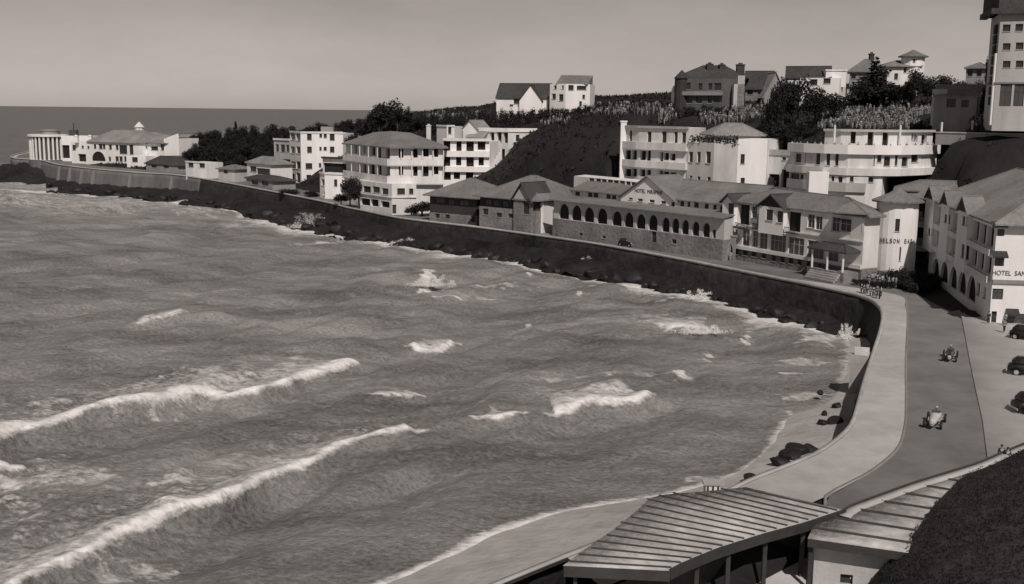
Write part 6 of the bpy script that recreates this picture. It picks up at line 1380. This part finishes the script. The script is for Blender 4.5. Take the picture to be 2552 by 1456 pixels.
# parapet wall along the road above the huts
wp = resample([P(u, v, 6.2) for u, v in [zK(780, 905), zK(870, 838), zK(1120, 745), zK(1380, 652), zK(1640, 572), zK(1900, 490), zK(2080, 412), zK(2300, 325), zK(2600, 215)]], 1.0)
t = thing('parapet_wall', (float(wp[0][0]), float(wp[0][1]), 2.5), 'grey roadside parapet wall climbing above the hut roof', 'wall'); off = np.array([wp[0][0], wp[0][1], 2.5])
n = len(wp); tt = np.gradient(wp, axis=0); tt /= np.linalg.norm(tt, axis=1)[:, None]; nn = np.stack([tt[:, 1], -tt[:, 0]], 1)
def loft(name, o0, o1, z0, z1, m, t):
    A, B = wp+nn*o0, wp+nn*o1; V = np.concatenate([np.c_[A, np.full(n, z0)], np.c_[A, np.full(n, z1)], np.c_[B, np.full(n, z1)], np.c_[B, np.full(n, z0)]])-off
    i_ = np.arange(n-1); np_mesh(name, V, np.concatenate([np.stack([i_+q*n, i_+1+q*n, i_+1+((q+1) % 4)*n, i_+((q+1) % 4)*n], 1) for q in range(4)]), m, t)
loft('wall_face', .05, .75, 2.0, 6.0, 'dull_plaster', t); loft('coping', 0, .8, 6.003, 6.16, 'grey_plaster', t); loft('trim', .02, .1, 6.17, 6.3, 'batten', t)  # last loft is a thin dark strip along one edge of the coping
# dark bank at the lower right
bd = [(2700,1040,6.4),(2551,1120,6.2),(2470,1158,6.1),(2415,1178,6.0),(2390,1195,5.9),(2330,1255,5.8),(2270,1330,5.7),(2240,1372,5.5),(2190,1420,4.2),(2150,1470,2.6),(2080,1560,2.5)]
nr = [(2950,1150,7.5),(2850,1300,7.5),(2750,1420,7.5),(2700,1500,7),(2680,1560,7),(2620,1620,6.5),(2560,1660,6),(2500,1700,5.5),(2450,1760,5),(2400,1820,4),(2300,1900,3)]
A = rsn(np.array([(*P(u, v, z), z) for u, v, z in bd]), 110); B = rsn(np.array([(*P(u, v, z), z) for u, v, z in nr]), 110); rows = 50; V = []
for q in range(rows+1):
    k = q/rows; xyz = A*(1-k)+B*k; nz = fbm(xyz[:, 0]*.5, xyz[:, 1]*.5, 4, 44)-.5; xyz = xyz.copy(); xyz[:, 2] += nz*1.1*min(1, k*6)+math.sin(k*math.pi)*.9; V.append(xyz)
V.append(np.c_[B[:, :2], np.full(110, -2)]); V = np.concatenate(V); i_ = np.arange(109); F = np.concatenate([np.stack([i_+q*110, i_+q*110+110, i_+q*110+111, i_+q*110+1], 1) for q in range(rows+1)])
tag(np_mesh('earth_bank', V, F, 'bank_ground', smooth=True), None, None, None, 'structure')
r = np.random.default_rng(8); N = 9000; kk = r.random(N)*rows*.98; jj = r.random(N)*108; k0 = kk.astype(int); j0 = jj.astype(int); pts = V[(k0*110+j0)]+(V[(k0+1)*110+j0]-V[k0*110+j0])*(kk-k0)[:, None]+(V[k0*110+j0+1]-V[k0*110+j0])*(jj-j0)[:, None]
o = tufts('bank_grass', pts[:, 0], pts[:, 1], pts[:, 2], 6, .06, 'bank_leaf', 12, 1.0); tag(o, 'dark rough grass and creepers on the near bank', 'grass', None, 'stuff')
# little striped beach cabin by the promenade edge
px_, py_ = P(1772, 1243, 5.1); t = thing('beach_kiosk', (px_, py_, 5.1), 'tiny pale kiosk with dark slats on the promenade edge', 'kiosk'); m = MB(); m.cbox((0, 0, 0), 1.0, .9, 1.15); m.build('body', 'white_plaster', t, off=(0, 0, 0)); m = MB()
for q in range(3): m.cbox((-.36+.36*q, -.5, .1), .13, .06, .95)
m.build('slats', 'batten', t, off=(0, 0, 0)); m = MB(); m.cbox((0.1, 0, 1.15), 1.5, 1.1, .12); m.build('lid', 'coping', t, off=(0, 0, 0))
# stairs block on the promenade edge
sx_, sy_ = P(2165, 885, 5.1); t = thing('beach_stairs', (sx_, sy_, 0), 'pale stone steps going down the sea wall to the beach', 'stairs'); m = MB(); d0 = Vector((-.93, .36, 0)); d1 = Vector((.36, .93, 0))
m.box(Vector((0, 0, 0)), d0*2.0, d1*2.2, (0, 0, 5.0)); m.build('landing', 'coping', t, off=(0, 0, 0))
m = MB(); m.box(Vector((0, 0, 5.0)), d0*1.6, d1*.3, (0, 0, .9)); m.build('pillar', 'white_plaster', t, off=(0, 0, 0))
for q in range(9): m = MB(); m.box(d1*(2.2+.42*q), d0*1.7, d1*.42, (0, 0, 4.7-.5*q)); m.build('step', 'coping', t, off=(0, 0, 0))
# promenade rail posts on the inner curve
# ---- rocks
def rock_mesh(seed, m='wet_rock'):
    r = np.random.default_rng(seed); bm = bmesh.new(); bmesh.ops.create_icosphere(bm, subdivisions=3, radius=1.0)
    pl = [(lambda d: d/np.linalg.norm(d))(r.normal(size=3)) for _ in range(9)]; lv = r.uniform(.55, .9, 9)
    for v in bm.verts:
        c = np.array(v.co)
        for d, l in zip(pl, lv):
            k = c@d
            if k > l: c = c-d*(k-l)*.85
        c = c*(1+.18*(float(fbm(np.array([c[0]*2+c[2]*1.3+9]), np.array([c[1]*2-c[2]+5]), 3, seed)[0])-.5)); v.co = Vector((c[0]*1.2, c[1], c[2]*.75))
    me = bpy.data.meshes.new('boulder'); bm.to_mesh(me); bm.free(); me.materials.append(MATS[m]); return me
RM = [rock_mesh(s) for s in range(5)]
def rock(x, y, z, s, label, group=None):
    o = bpy.data.objects.new('boulder', RM[random.randrange(5)]); COL.objects.link(o); o.location = (x, y, z); o.rotation_euler = (random.uniform(-.3, .3), random.uniform(-.3, .3), random.random()*6.28); o.scale = (s, s*random.uniform(.7, 1.1), s*random.uniform(.7, 1.2)); tag(o, label, 'rock', group, 'thing')
for i_ in range(95):
    u = 130+i_*20.5+rs.uniform(-8, 8); j = int(np.argmin(np.abs(us-u))); k = rs.uniform(.55, 1.02); wd = float(np.linalg.norm(Aw[j]-Bw[j])); p = Aw[j]*(1-k)+Bw[j]*k
    rock(p[0], p[1], .1+max(0, (1-k)*wd*.12), rs.uniform(.7, 1.9)*(1.25 if wd > 10 else .8), 'dark wet boulder at the waterline under the long sea wall', 'boulders along the foot of the sea wall')
for u, v, s, lb in [(1985,1120,2.4,'largest dark boulder on the near beach'),(2015,1118,1.6,'dark boulder touching the right side of the largest one'),(1958,1128,1.5,'dark boulder left of the largest beach boulder'),(1945,1150,1.5,'dark boulder lower left on the near beach'),(1975,1135,1.3,'small boulder just below the largest beach boulder'),(2080,1052,1.6,'flat dark rock at the foot of the near wall'),(2050,1052,1.2,'flat dark rock left of the wall foot'),(2085,1010,.9,'small dark rock by the wall above the flat ones'),(2055,1028,.7,'little dark rock on the wet sand'),(1870,1190,1.1,'isolated dark rock by the promenade edge'),(2045,975,.8,'small rock standing in the foam')]:
    x, y = P(u, v, .9); rock(x, y, .75, s*.62, lb)
# ---- spray thrown up at the wall
def splash(u, v, w, h, label, seed):
    x, y = P(u, v, .2); r = np.random.default_rng(seed); n = 14000
    jet = r.integers(0, 13, n); jx = r.normal(size=13)*w*.24; jv = h*(.25+.75*r.random(13)**1.6); lean = r.normal(size=13)*.35
    tq = r.random(n)**1.5; wid = w*.07*(1.2-.6*tq)
    c = np.stack([jx[jet]+lean[jet]*tq*jv[jet]+r.normal(size=n)*wid, r.normal(size=n)*wid*1.2, tq*jv[jet]+r.normal(size=n)*.1], 1)
    base = r.random(n) < .35; c[base] = np.stack([r.normal(size=base.sum())*w*.33, r.normal(size=base.sum())*.7, np.abs(r.normal(size=base.sum()))*h*.10], 1)
    a = r.normal(size=(n, 3)); a /= np.linalg.norm(a, axis=1)[:, None]; b = np.cross(a, r.normal(size=(n, 3))); b /= np.linalg.norm(b, axis=1)[:, None]; s = (.02+.06*r.random(n)**2)[:, None]
    q = np.stack([c-a*s, c-b*s, c+a*s, c+b*s], 1).reshape(-1, 3); o = np_mesh('wave_spray', q, np.arange(len(q)).reshape(-1, 4), 'spray'); o.location = (x, y, .1); tag(o, label, 'spray', None, 'thing')
for q, a in enumerate([(772,568,9,5.0,'tall burst of white spray against the dark rocks'),(1066,710,5,2.8,'white spray burst in open water left of centre'),(1450,672,3.5,3.0,'small spray burst at the sea wall below the arcade'),(1752,742,3.4,2.0,'low spray lick at the wall left of the bend'),(2112,838,1.6,1.9,'thin spray tongue at the inner corner of the wall'),(1735,826,6,1.3,'broad low white breaker top near the bend'),(1000,610,6,2.0,'white spray ridge under the timber pavilion')]): splash(*a, 500+q)

# ================================================================== CARS
def car(x, y, rz, paint, label, group=None, open_top=False, s=1.0):
    t = thing('car', (x, y, 5.01), label, 'car', group, rz); off0 = (0, 0, 0)
    def shell(sec, m, name, par):
        n = 12; V = []; F = []
        for (px, w, z0, z1) in sec:
            for q in range(n):
                a = 2*math.pi*q/n; cx = math.copysign(abs(math.cos(a))**.55, math.cos(a)); cz = math.copysign(abs(math.sin(a))**.55, math.sin(a)); V.append((px*s, w/2*cx*s, ((z0+z1)/2+(z1-z0)/2*cz)*s))
        for j in range(len(sec)-1):
            for q in range(n): F.append((j*n+q, j*n+(q+1) % n, (j+1)*n+(q+1) % n, (j+1)*n+q))
        mb = MB(); mb.v = V; mb.f = F+[tuple(range(n))[::-1], tuple((len(sec)-1)*n+q for q in range(n))]; return mb.build(name, m, par, smooth=True, off=off0)
    b = shell([(-2.05,1.0,.45,.85),(-1.9,1.45,.38,1.0),(-1.2,1.55,.36,1.12),(.3,1.5,.36,1.1),(.6,1.2,.4,1.12),(1.7,.85,.42,1.08),(1.95,.75,.45,1.0)], paint, 'body', t)
    if not open_top:
        c_ = shell([(-1.75,1.1,.9,1.3),(-1.35,1.35,.9,1.66),(-.3,1.4,.9,1.72),(.35,1.38,.9,1.66),(.62,1.3,.9,1.2)], paint, 'cabin', t)
        w_ = MB(); w_.quad((.50*s, -.55*s, 1.16*s), (.50*s+.12, .55*s, 1.16*s), (.46*s, .5*s, 1.56*s), (.46*s, -.5*s, 1.56*s)); w_.build('windscreen', 'glass', t, off=off0)
        for sy in (-1, 1):
            w_ = MB(); w_.quad((-1.1*s, sy*.7*s, 1.18*s), (.2*s, sy*.71*s, 1.18*s), (.15*s, sy*.67*s, 1.54*s), (-1.0*s, sy*.66*s, 1.54*s)); w_.build('side_window', 'glass', t, off=off0)
    else:
        for px in (-.9, .0):
            w_ = MB(); w_.cbox((px*s, 0, .85*s), .5*s, 1.1*s, .4*s); w_.build('seat', 'cloth_light', t, off=off0)
        w_ = MB(); w_.quad((.55*s, -.6*s, 1.1*s), (.55*s, .6*s, 1.1*s), (.42*s, .55*s, 1.5*s), (.42*s, -.55*s, 1.5*s)); w_.build('windscreen', 'glass_grey', t, off=off0)
    for px in (-1.3, 1.35):
        for sy in (-1, 1):
            wh = MB(); wh.lathe((0, 0, 0), [(.12*s, -.1*s), (.34*s, -.09*s), (.36*s, 0), (.34*s, .09*s), (.12*s, .1*s)], 16); o = wh.build('wheel', 'rubber', t, off=off0); o.location = (px*s, sy*.68*s, .36*s); o.rotation_euler = (R(90), 0, 0)
            hb = MB(); hb.lathe((0, 0, -.115*s), [(.2*s, 0), (.2*s, .23*s)], 12); hb.build('rim', 'chrome', o, off=off0)
            fd = MB(); pts = [(px*s+.52*s*math.cos(a), sy*.72*s, .36*s+.46*s*math.sin(a)) for a in np.linspace(R(-10), R(190), 9)]
            for q in range(8):
                a, b2 = pts[q], pts[q+1]; fd.quad((a[0], a[1]-.17*s, a[2]), (b2[0], b2[1]-.17*s, b2[2]), (b2[0], b2[1]+.17*s, b2[2]), (a[0], a[1]+.17*s, a[2])); fd.quad((a[0], a[1]-.17*s, a[2]-.04), (a[0], a[1]+.17*s, a[2]-.04), (b2[0], b2[1]+.17*s, b2[2]-.04), (b2[0], b2[1]-.17*s, b2[2]-.04))
            fd.build('mudguard', paint if paint != 'car_cream' else 'car_black', t, off=off0)
    for sy in (-1, 1):
        h = MB(); h.lathe((0, 0, 0), [(.05*s, -.12*s), (.14*s, 0), (.15*s, .06*s), (.02, .07*s)], 10); o = h.build('headlight', 'chrome', t, off=off0); o.location = (1.75*s, sy*.55*s, .85*s); o.rotation_euler = (0, R(90), 0)
    for px in (2.1, -2.15):
        bp_ = MB(); bp_.box((px*s, -.78*s, .42*s), (.07*s, 0, 0), (0, 1.56*s, 0), (0, 0, .12*s)); bp_.build('bumper', 'chrome', t, off=off0)
    return t
def head_px(u0, v0, u1, v1): a, b = P(u0, v0, 5), P(u1, v1, 5); return math.atan2(b[1]-a[1], b[0]-a[0])
def car_px(u, v, to, paint, label, **k): x, y = P(u, v, 5.0); return car(x, y, head_px(u, v, *to), paint, label, **k)
def racer(u, v, to, paint, label):
    x, y = P(u, v, 5.0); t = thing('racing_car', (x, y, 5.01), label, 'racing car', None, head_px(u, v, *to)); z0 = (0, 0, 0)
    def shell(sec, m, name):
        n = 14; V = []; F = []
        for px, w_, lo, hi in sec:
            for q in range(n):
                a = 2*math.pi*q/n; V.append((px, w_/2*math.cos(a), (lo+hi)/2+(hi-lo)/2*math.sin(a)))
        for j in range(len(sec)-1):
            for q in range(n): F.append((j*n+q, j*n+(q+1) % n, (j+1)*n+(q+1) % n, (j+1)*n+q))
        mb = MB(); mb.v = V; mb.f = F+[tuple(range(n))[::-1], tuple((len(sec)-1)*n+q for q in range(n))]; return mb.build(name, m, t, smooth=True, off=z0)
    shell([(-2.1,.06,.55,.62),(-1.7,.5,.42,.85),(-1.1,.85,.34,1.02),(-.45,.95,.32,1.06),(-.2,.9,.32,.98),(.4,.82,.32,.96),(1.5,.62,.34,.9),(1.9,.5,.38,.84),(1.95,.4,.42,.78)], paint, 'body')
    m = MB(); m.lathe((-.72, 0, .98), [(.36, 0), (.38, .08), (.3, .09)], 14); m.build('cockpit', 'hollow_shade', t, off=z0)
    m = MB(); m.quad((-.28, -.3, 1.0), (-.28, .3, 1.0), (-.36, .26, 1.26), (-.36, -.26, 1.26)); m.build('windscreen', 'glass_grey', t, off=z0)
    m = MB(); m.tube([(1.93, 0, .42), (1.98, 0, .62), (1.95, 0, .8)], [.2, .22, .18], 10); m.build('radiator', 'chrome', t, off=z0)
    for sy in (-1, 1): m = MB(); m.tube([(1.1, sy*.42, .62), (.2, sy*.52, .55), (-1.5, sy*.5, .5)], [.05, .06, .05], 8); m.build('exhaust_pipe', 'chrome', t, off=z0)
    for px, tr in ((-1.25, .72), (1.4, .70)):
        m = MB(); m.tube([(px, -tr, .38), (px, 0, .36), (px, tr, .38)], [.045, .05, .045], 8); m.build('axle', 'frame_dark', t, off=z0)
        for sy in (-1, 1):
            wh = MB(); wh.lathe((0, 0, 0), [(.2, -.09), (.36, -.09), (.39, 0), (.36, .09), (.2, .09)], 20); o = wh.build('wheel', 'rubber', t, off=z0); o.location = (px, sy*tr, .39); o.rotation_euler = (R(90), 0, 0)
            hb = MB(); hb.lathe((0, 0, -.08), [(.21, 0), (.07, .02), (.07, .14), (.21, .16)], 14); hb.build('rim', 'chrome', o, off=z0)
    return t
ra_ = racer(2328, 1058, (2302,1105), 'car_cream', 'pale open racing car nearest the camera on the promenade road')
rb_ = racer(2366, 895, (2352,950), 'car_black', 'dark open racing car farther along the promenade road')
car_px(2566, 850, (2640,862), 'car_black', 'black car parked nearest the gabled hotel at the forecourt edge', s=1.15)
car_px(2572, 938, (2640,945), 'car_black', 'dark car parked in the middle of the forecourt edge row', s=1.2)
car_px(2588, 1030, (2660,1030), 'car_black', 'dark car parked nearest the camera at the forecourt edge', s=1.2)
for x, y, lb in [(820,905,'dark car parked on the coast road below the arcade'),(130,795,'far dark car parked at the left end of the arcade wall')]:
    u, v = zG(x, y); car_px(u, v, (u+60, v+9), 'car_black', lb)
# ================================================================== PEOPLE
def body_mesh(pose, seed):
    """one skinned skeleton: legs, trunk, neck, head, arms, hands with five fingers"""
    r = random.Random(seed); V = []; E = []; Rr = []
    def add(p, rad, par=None):
        V.append(p); Rr.append(rad)
        if par is not None: E.append((par, len(V)-1))
        return len(V)-1
    st = .22 if pose == 'walk' else .04
    pel = add((0, 0, .95), (.15, .11)); ab = add((0, 0, 1.12), (.13, .10), pel); ch = add((0, 0, 1.32), (.16, .11), ab); nk = add((0, .0, 1.48), (.055, .055), ch); hd = add((0, .02, 1.60), (.085, .095), nk); add((0, .01, 1.70), (.075, .085), hd)
    add((0, .12, 1.60), (.016, .016), hd)
    for s in (-1, 1):
        hp = add((s*.09, 0, .90), (.09, .09), pel); kn = add((s*.10, st*s*.6+.02, .50), (.058, .06), hp); an = add((s*.10, st*s-.02, .09), (.04, .042), kn); add((s*.11, st*s+.15, .04), (.035, .03), an)
        sh = add((s*.19, 0, 1.42), (.06, .06), ch); el = add((s*.25, -.02-st*s*.4, 1.13), (.042, .042), sh); wr = add((s*.26, .06-st*s*.6, .90), (.028, .028), el); pm = add((s*.26, .08-st*s*.6, .83), (.034, .022), wr)
        for q in range(4):
            f1 = add((s*.26+(q-1.5)*.018, .09-st*s*.6, .775-.004*abs(q-1.5)), (.009, .009), pm); add((s*.255+(q-1.5)*.018, .10-st*s*.6, .735+.006*abs(q-1.5)), (.007, .007), f1)
        th = add((s*.26-s*.03, .10-st*s*.6, .81), (.010, .010), pm); add((s*.26-s*.04, .115-st*s*.6, .785), (.008, .008), th)
    return V, E, Rr
def skin_to_mesh(V, E, Rr, m, name):
    me = bpy.data.meshes.new(name); me.from_pydata(V, E, []); o = bpy.data.objects.new(name, me); COL.objects.link(o); md = o.modifiers.new('skin', 'SKIN'); md.use_smooth_shade = True
    sv = me.skin_vertices[0].data
    for i_, rr_ in enumerate(Rr): sv[i_].radius = rr_; sv[i_].use_root = (i_ == 0)
    sb = o.modifiers.new('sub', 'SUBSURF'); sb.levels = 1; sb.render_levels = 1
    dg = bpy.context.evaluated_depsgraph_get(); out = bpy.data.meshes.new_from_object(o.evaluated_get(dg)); bpy.data.objects.remove(o); out.materials.clear(); out.materials.append(MATS[m]); return out
PM = {}
for pose in ('stand', 'walk'):
    V, E, Rr = body_mesh(pose, 1); PM[pose, 'body'] = skin_to_mesh(V, E, Rr, 'skin', 'body')
    st = .22 if pose == 'walk' else .04
    Vc = [(0, 0, .93), (0, 0, 1.12), (0, 0, 1.33), (0, 0, 1.45)]; Ec = [(0, 1), (1, 2), (2, 3)]; Rc = [(.17, .125), (.15, .12), (.185, .13), (.075, .075)]
    for s in (-1, 1): Vc += [(s*.195, 0, 1.42), (s*.25, -.02-st*s*.4, 1.13), (s*.258, .045-st*s*.55, .95)]; k = len(Vc); Ec += [(2, k-3), (k-3, k-2), (k-2, k-1)]; Rc += [(.075, .075), (.056, .056), (.045, .045)]
    for m in ('cloth_light', 'cloth_mid', 'cloth_dark'): PM[pose, 'top', m] = skin_to_mesh(Vc, Ec, Rc, m, 'jacket')
    Vt = [(0, 0, .97)]; Et = []; Rt = [(.16, .125)]
    for s in (-1, 1): Vt += [(s*.09, 0, .88), (s*.10, st*s*.6+.02, .50), (s*.10, st*s-.015, .14)]; k = len(Vt); Et += [(0, k-3), (k-3, k-2), (k-2, k-1)]; Rt += [(.105, .105), (.078, .078), (.07, .07)]
    for m in ('cloth_mid', 'cloth_dark', 'cloth_light'): PM[pose, 'leg', m] = skin_to_mesh(Vt, Et, Rt, m, 'trousers')
    hm = MB(); hm.lathe((0, .0, 1.60), [(.10, 0), (.108, .06), (.085, .13), (.03, .165)], 12); ob = hm.build('hair', 'hair', None, smooth=True); PM[pose, 'hair'] = ob.data; bpy.data.objects.remove(ob)
def person(x, y, z, rz, pose, top, leg, label, group=None):
    t = thing('person', (x, y, z), label, 'person', group, rz)
    for nm, me in (('body', PM[pose, 'body']), ('jacket', PM[pose, 'top', top]), ('trousers', PM[pose, 'leg', leg]), ('hair', PM[pose, 'hair'])):
        o = bpy.data.objects.new(nm, me); COL.objects.link(o); o.parent = t
z7 = zoomfn(2700, 840, 6.62)
Gc = 'people gathered on the terrace under the round tower'
LB = {('cloth_light'): 'standing person in pale clothes among the crowd below the round tower', 'cloth_mid': 'standing person in grey among the crowd below the round tower', 'cloth_dark': 'standing person in dark clothes among the crowd below the round tower'}
for i_, (x, y) in enumerate([(560,450),(620,470),(760,530),(800,555),(880,520),(930,510),(985,540),(1030,600),(1090,570),(1180,560),(1230,600),(1270,540),(1320,600),(1380,610),(1470,600)]):
    u, v = z7(x, y+10); px_, py_ = P(u, v, 5.0); tp = ['cloth_light', 'cloth_light', 'cloth_mid', 'cloth_dark'][i_ % 4]
    person(px_, py_, 5.0, rs.random()*6.28, 'stand' if i_ % 3 else 'walk', tp, ['cloth_dark', 'cloth_mid'][i_ % 2], LB[tp], Gc)
for u, v, z, rz, po, tp, lg, lb in [(*z7(800, 700), 5, 1.0, 'stand', 'cloth_dark', 'cloth_dark', 'person in black standing apart above the knot of people at the bend'),
    (*zI(1722, 372), 5.12, 2.0, 'stand', 'cloth_dark', 'cloth_dark', 'person in dark clothes left of the gabled hotel side door'), (*zI(1855, 385), 5.12, .5, 'stand', 'cloth_mid', 'cloth_dark', 'person in grey right of the gabled hotel side door'),
    (*zI(1845, 440), 5.12, 3.0, 'walk', 'cloth_mid', 'cloth_dark', 'person in grey walking on the forecourt by the hotel corner'),
    (*zG(1985, 1065), 5.0, 2.5, 'stand', 'cloth_light', 'cloth_light', 'person all in white by the gateway left of the tower hotel'), (*zG(30, 800), 5.0, 2.2, 'walk', 'cloth_dark', 'cloth_dark', 'person in dark clothes walking at the left end of the arcade wall'),
    (*zG(1450, 985), 5.0, 2.6, 'walk', 'cloth_light', 'cloth_mid', 'person in pale jacket walking under the arcade wall'), (*zH(1085, 835), 5.0, 4.0, 'stand', 'cloth_light', 'cloth_dark', 'person in pale top at the tower hotel porch')]:
    x, y = P(u, v, z); person(x, y, z, rz, po, tp, lg, lb)
Gb = 'knot of onlookers at the road bend'
for i_, (x, y) in enumerate([(640,720),(700,745),(760,735),(830,790),(900,800),(960,840),(1030,850),(1060,800),(980,770)]):
    u, v = z7(x, y+40); px_, py_ = P(u, v, 5.0); tp = ['cloth_dark', 'cloth_dark', 'cloth_light', 'cloth_mid', 'cloth_dark'][i_ % 5]; nm_ = {'cloth_light': 'pale clothes', 'cloth_mid': 'grey clothes', 'cloth_dark': 'dark clothes'}[tp]
    person(px_, py_, 5.0, rs.random()*6.28, 'stand', tp, 'cloth_dark', 'onlooker in '+nm_+' in the knot of people on the road edge at the bend', Gb)
for x, ytop, lb in [(2082, 352, 'dark figure looking over the parapet wall at the right'), (2130, 372, 'lower dark figure leaning at the parapet wall')]:
    u, v = zK(x, ytop); px_, py_ = P(u, v, 6.75); person(px_, py_, 5.0, math.pi, 'stand', 'cloth_dark', 'cloth_dark', lb)
# gateway between the arcade and the tower hotel
u, v = zG(1930, 1040); gx_, gy_ = P(u, v, 5.2); t = thing('gateway', (gx_, gy_, 5), 'dark arched gateway between arcade hotel and tower hotel', 'gate'); dr = Vector((.69, -.73, 0)); e = Edge((gx_-dr.x*2.2, gy_-dr.y*2.2), (gx_+dr.x*2.2, gy_+dr.y*2.2)); m = MB(); wall_on(m, e, 4.8, 9.4, [(.7, 3.7, 4.85, 8.5, 'a')], .4)
m.box(e.pt(0, 9.4, .1), e.d*e.L, e.n*-.7, (0, 0, .25)); m.build('arch_wall', 'dull_plaster', t); m = MB(); m.box(e.pt(.7, 4.8, -.5), e.d*3.0, e.n*.06, (0, 0, 3.7)); m.build('door', 'dark_wood', t)

# race drivers, seated in their cars
def driver(rc, label):
    t = thing('person', tuple(rc.location), label, 'person', None, rc.rotation_euler[2])
    Vd = [(-.85, 0, .55), (-.84, 0, .85), (-.80, 0, 1.10), (-.78, 0, 1.22), (-.76, 0, 1.34), (-.75, 0, 1.44)]; Ed = [(q, q+1) for q in range(5)]; Rd = [(.16, .14), (.16, .13), (.19, .12), (.055, .055), (.09, .095), (.08, .085)]
    for s in (-1, 1):
        k = len(Vd); Vd += [(-.78, s*.2, 1.12), (-.55, s*.27, .98), (-.36, s*.16, 1.02)]; Ed += [(2, k), (k, k+1), (k+1, k+2)]; Rd += [(.06, .06), (.045, .045), (.035, .035)]
        for q in range(4): n0 = len(Vd); Vd += [(-.32, s*(.13+.02*q), 1.05), (-.30, s*(.13+.018*q), 1.01)]; Ed += [(k+2, n0), (n0, n0+1)]; Rd += [(.012, .012), (.01, .01)]
    me = skin_to_mesh(Vd, Ed, Rd, 'cloth_mid', 'body'); o = bpy.data.objects.new('body', me); COL.objects.link(o); o.parent = t
    m = MB(); m.lathe((-.755, 0, 1.36), [(.115, 0), (.12, .06), (.09, .13), (.02, .16)], 12); m.build('helmet', 'cloth_light', t, smooth=True, off=(0, 0, 0))
driver(ra_, 'driver in a pale cap hunched in the pale racing car'); driver(rb_, 'driver in a pale cap sitting in the dark racing car')
BX = [(np.array(c[0]).min(0)-.5, np.array(c[0]).max(0)+.5) for c in CAPS]
# ---- the crowd watching from the hilltop and the terraces
def joined(pose, top, leg):
    bm = bmesh.new(); ms = []
    for i_, key in enumerate([(pose, 'body'), (pose, 'top', top), (pose, 'leg', leg), (pose, 'hair')]):
        me = PM[key]; k = len(bm.faces); bm.from_mesh(me); bm.faces.ensure_lookup_table()
        for f in bm.faces[k:]: f.material_index = i_
        ms.append(me.materials[0])
    out = bpy.data.meshes.new('person'); bm.to_mesh(out); bm.free()
    for m in ms: out.materials.append(m)
    return out
JN = {tp: [joined(po, tp, lg) for po, lg in (('stand', 'cloth_dark'), ('walk', 'cloth_mid'))] for tp in ('cloth_light', 'cloth_mid', 'cloth_dark')}
def onlooker(x, y, z, tp, label, group):
    o = bpy.data.objects.new('person', JN[tp][random.randrange(2)]); COL.objects.link(o); o.location = (x, y, z-.03); o.rotation_euler = (0, 0, math.pi+random.uniform(-.7, .7)); k = random.uniform(.82, .98); o.scale = (k, k, k); tag(o, label, 'person', group, 'thing')
TP = ['cloth_light', 'cloth_dark', 'cloth_mid', 'cloth_mid', 'cloth_dark']; CL = {'cloth_light': 'pale clothes', 'cloth_mid': 'grey clothes', 'cloth_dark': 'dark clothes'}
def on_land(u, v):
    d = ray(u, v); Ys = np.arange(185, 420, 1.0); X_ = d[0]/d[1]*Ys; Zr = CZ+d[2]/d[1]*Ys; k = np.where(ground(X_, Ys) >= Zr)[0]
    return None if not len(k) else (X_[k[0]], Ys[k[0]], float(ground(X_[k[0]:k[0]+1], Ys[k[0]:k[0]+1])[0]))
rq = random.Random(77); SP = []
for (u0, u1, v0, v1, n_) in [(2035,2470,274,326,1150),(1640,1905,266,312,600),(1470,1640,262,288,160),(1060,1420,284,312,300),(2330,2551,300,330,150)]:
    for q in range(n_):
        p = on_land(rq.uniform(u0, u1), v0+(v1-v0)*rq.random()**.8)
        if p and not any(lo[0] < p[0] < hi[0] and lo[1] < p[1] < hi[1] for lo, hi in BX): SP.append(p)
SP.sort(key=lambda p: p[1]); rq.shuffle(SP); IND = SP[:240]; rest = SP[240:]
for p in IND:
    tp = TP[random.randrange(5)]; onlooker(p[0], p[1], p[2], tp, 'onlooker in '+CL[tp]+' in the dense crowd along the hilltop edge', 'crowd on the hilltop edge')
for q in range(22):
    f = q*(len(mid)-1)/21.0; a = int(min(f, len(mid)-2)); p = lerp(mid[a], mid[a+1], f-a); tp = TP[(q*3) % 5]; onlooker(p[0]+.2+random.uniform(-.3, .3), p[1]+.7, zE_(1040)-1.15, tp, 'onlooker in '+CL[tp]+' behind the tiered hotel terrace parapet', 'onlookers on the tiered hotel terrace')
e_r = Edge(B4c, B4r); e_l = Edge(B4l, B4c)
for q in range(12):
    e_ = e_r if q % 2 else e_l; zf = (zmid, zbase)[q % 3 == 0]; p = e_.pt(e_.L*random.uniform(.08, .92), zf, .5); tp = TP[(q*2+4) % 5]; onlooker(p[0], p[1], zf, tp, 'onlooker in '+CL[tp]+' on a balcony of the gallery hotel', 'onlookers on the gallery hotel balconies')
# the rest of the crowd, too many to count
cm = MB()
for p in rest:
    k = random.uniform(.72, .92); x_, y_, z_ = p; z_ -= .15
    cm.lathe((x_, y_, z_-.1), [(.12, 0), (.16, .5*k), (.22, .9*k), (.26, 1.35*k), (.1, 1.48*k)], 6); cm.lathe((x_, y_, z_+1.42*k), [(.06, 0), (.12, .08), (.1, .2), (.02, .25)], 6)
if cm.v: tag(cm.build('crowd', 'crowd_cloth'), 'dense crowd of onlookers packed along the hilltop edge', 'crowd', None, 'stuff')
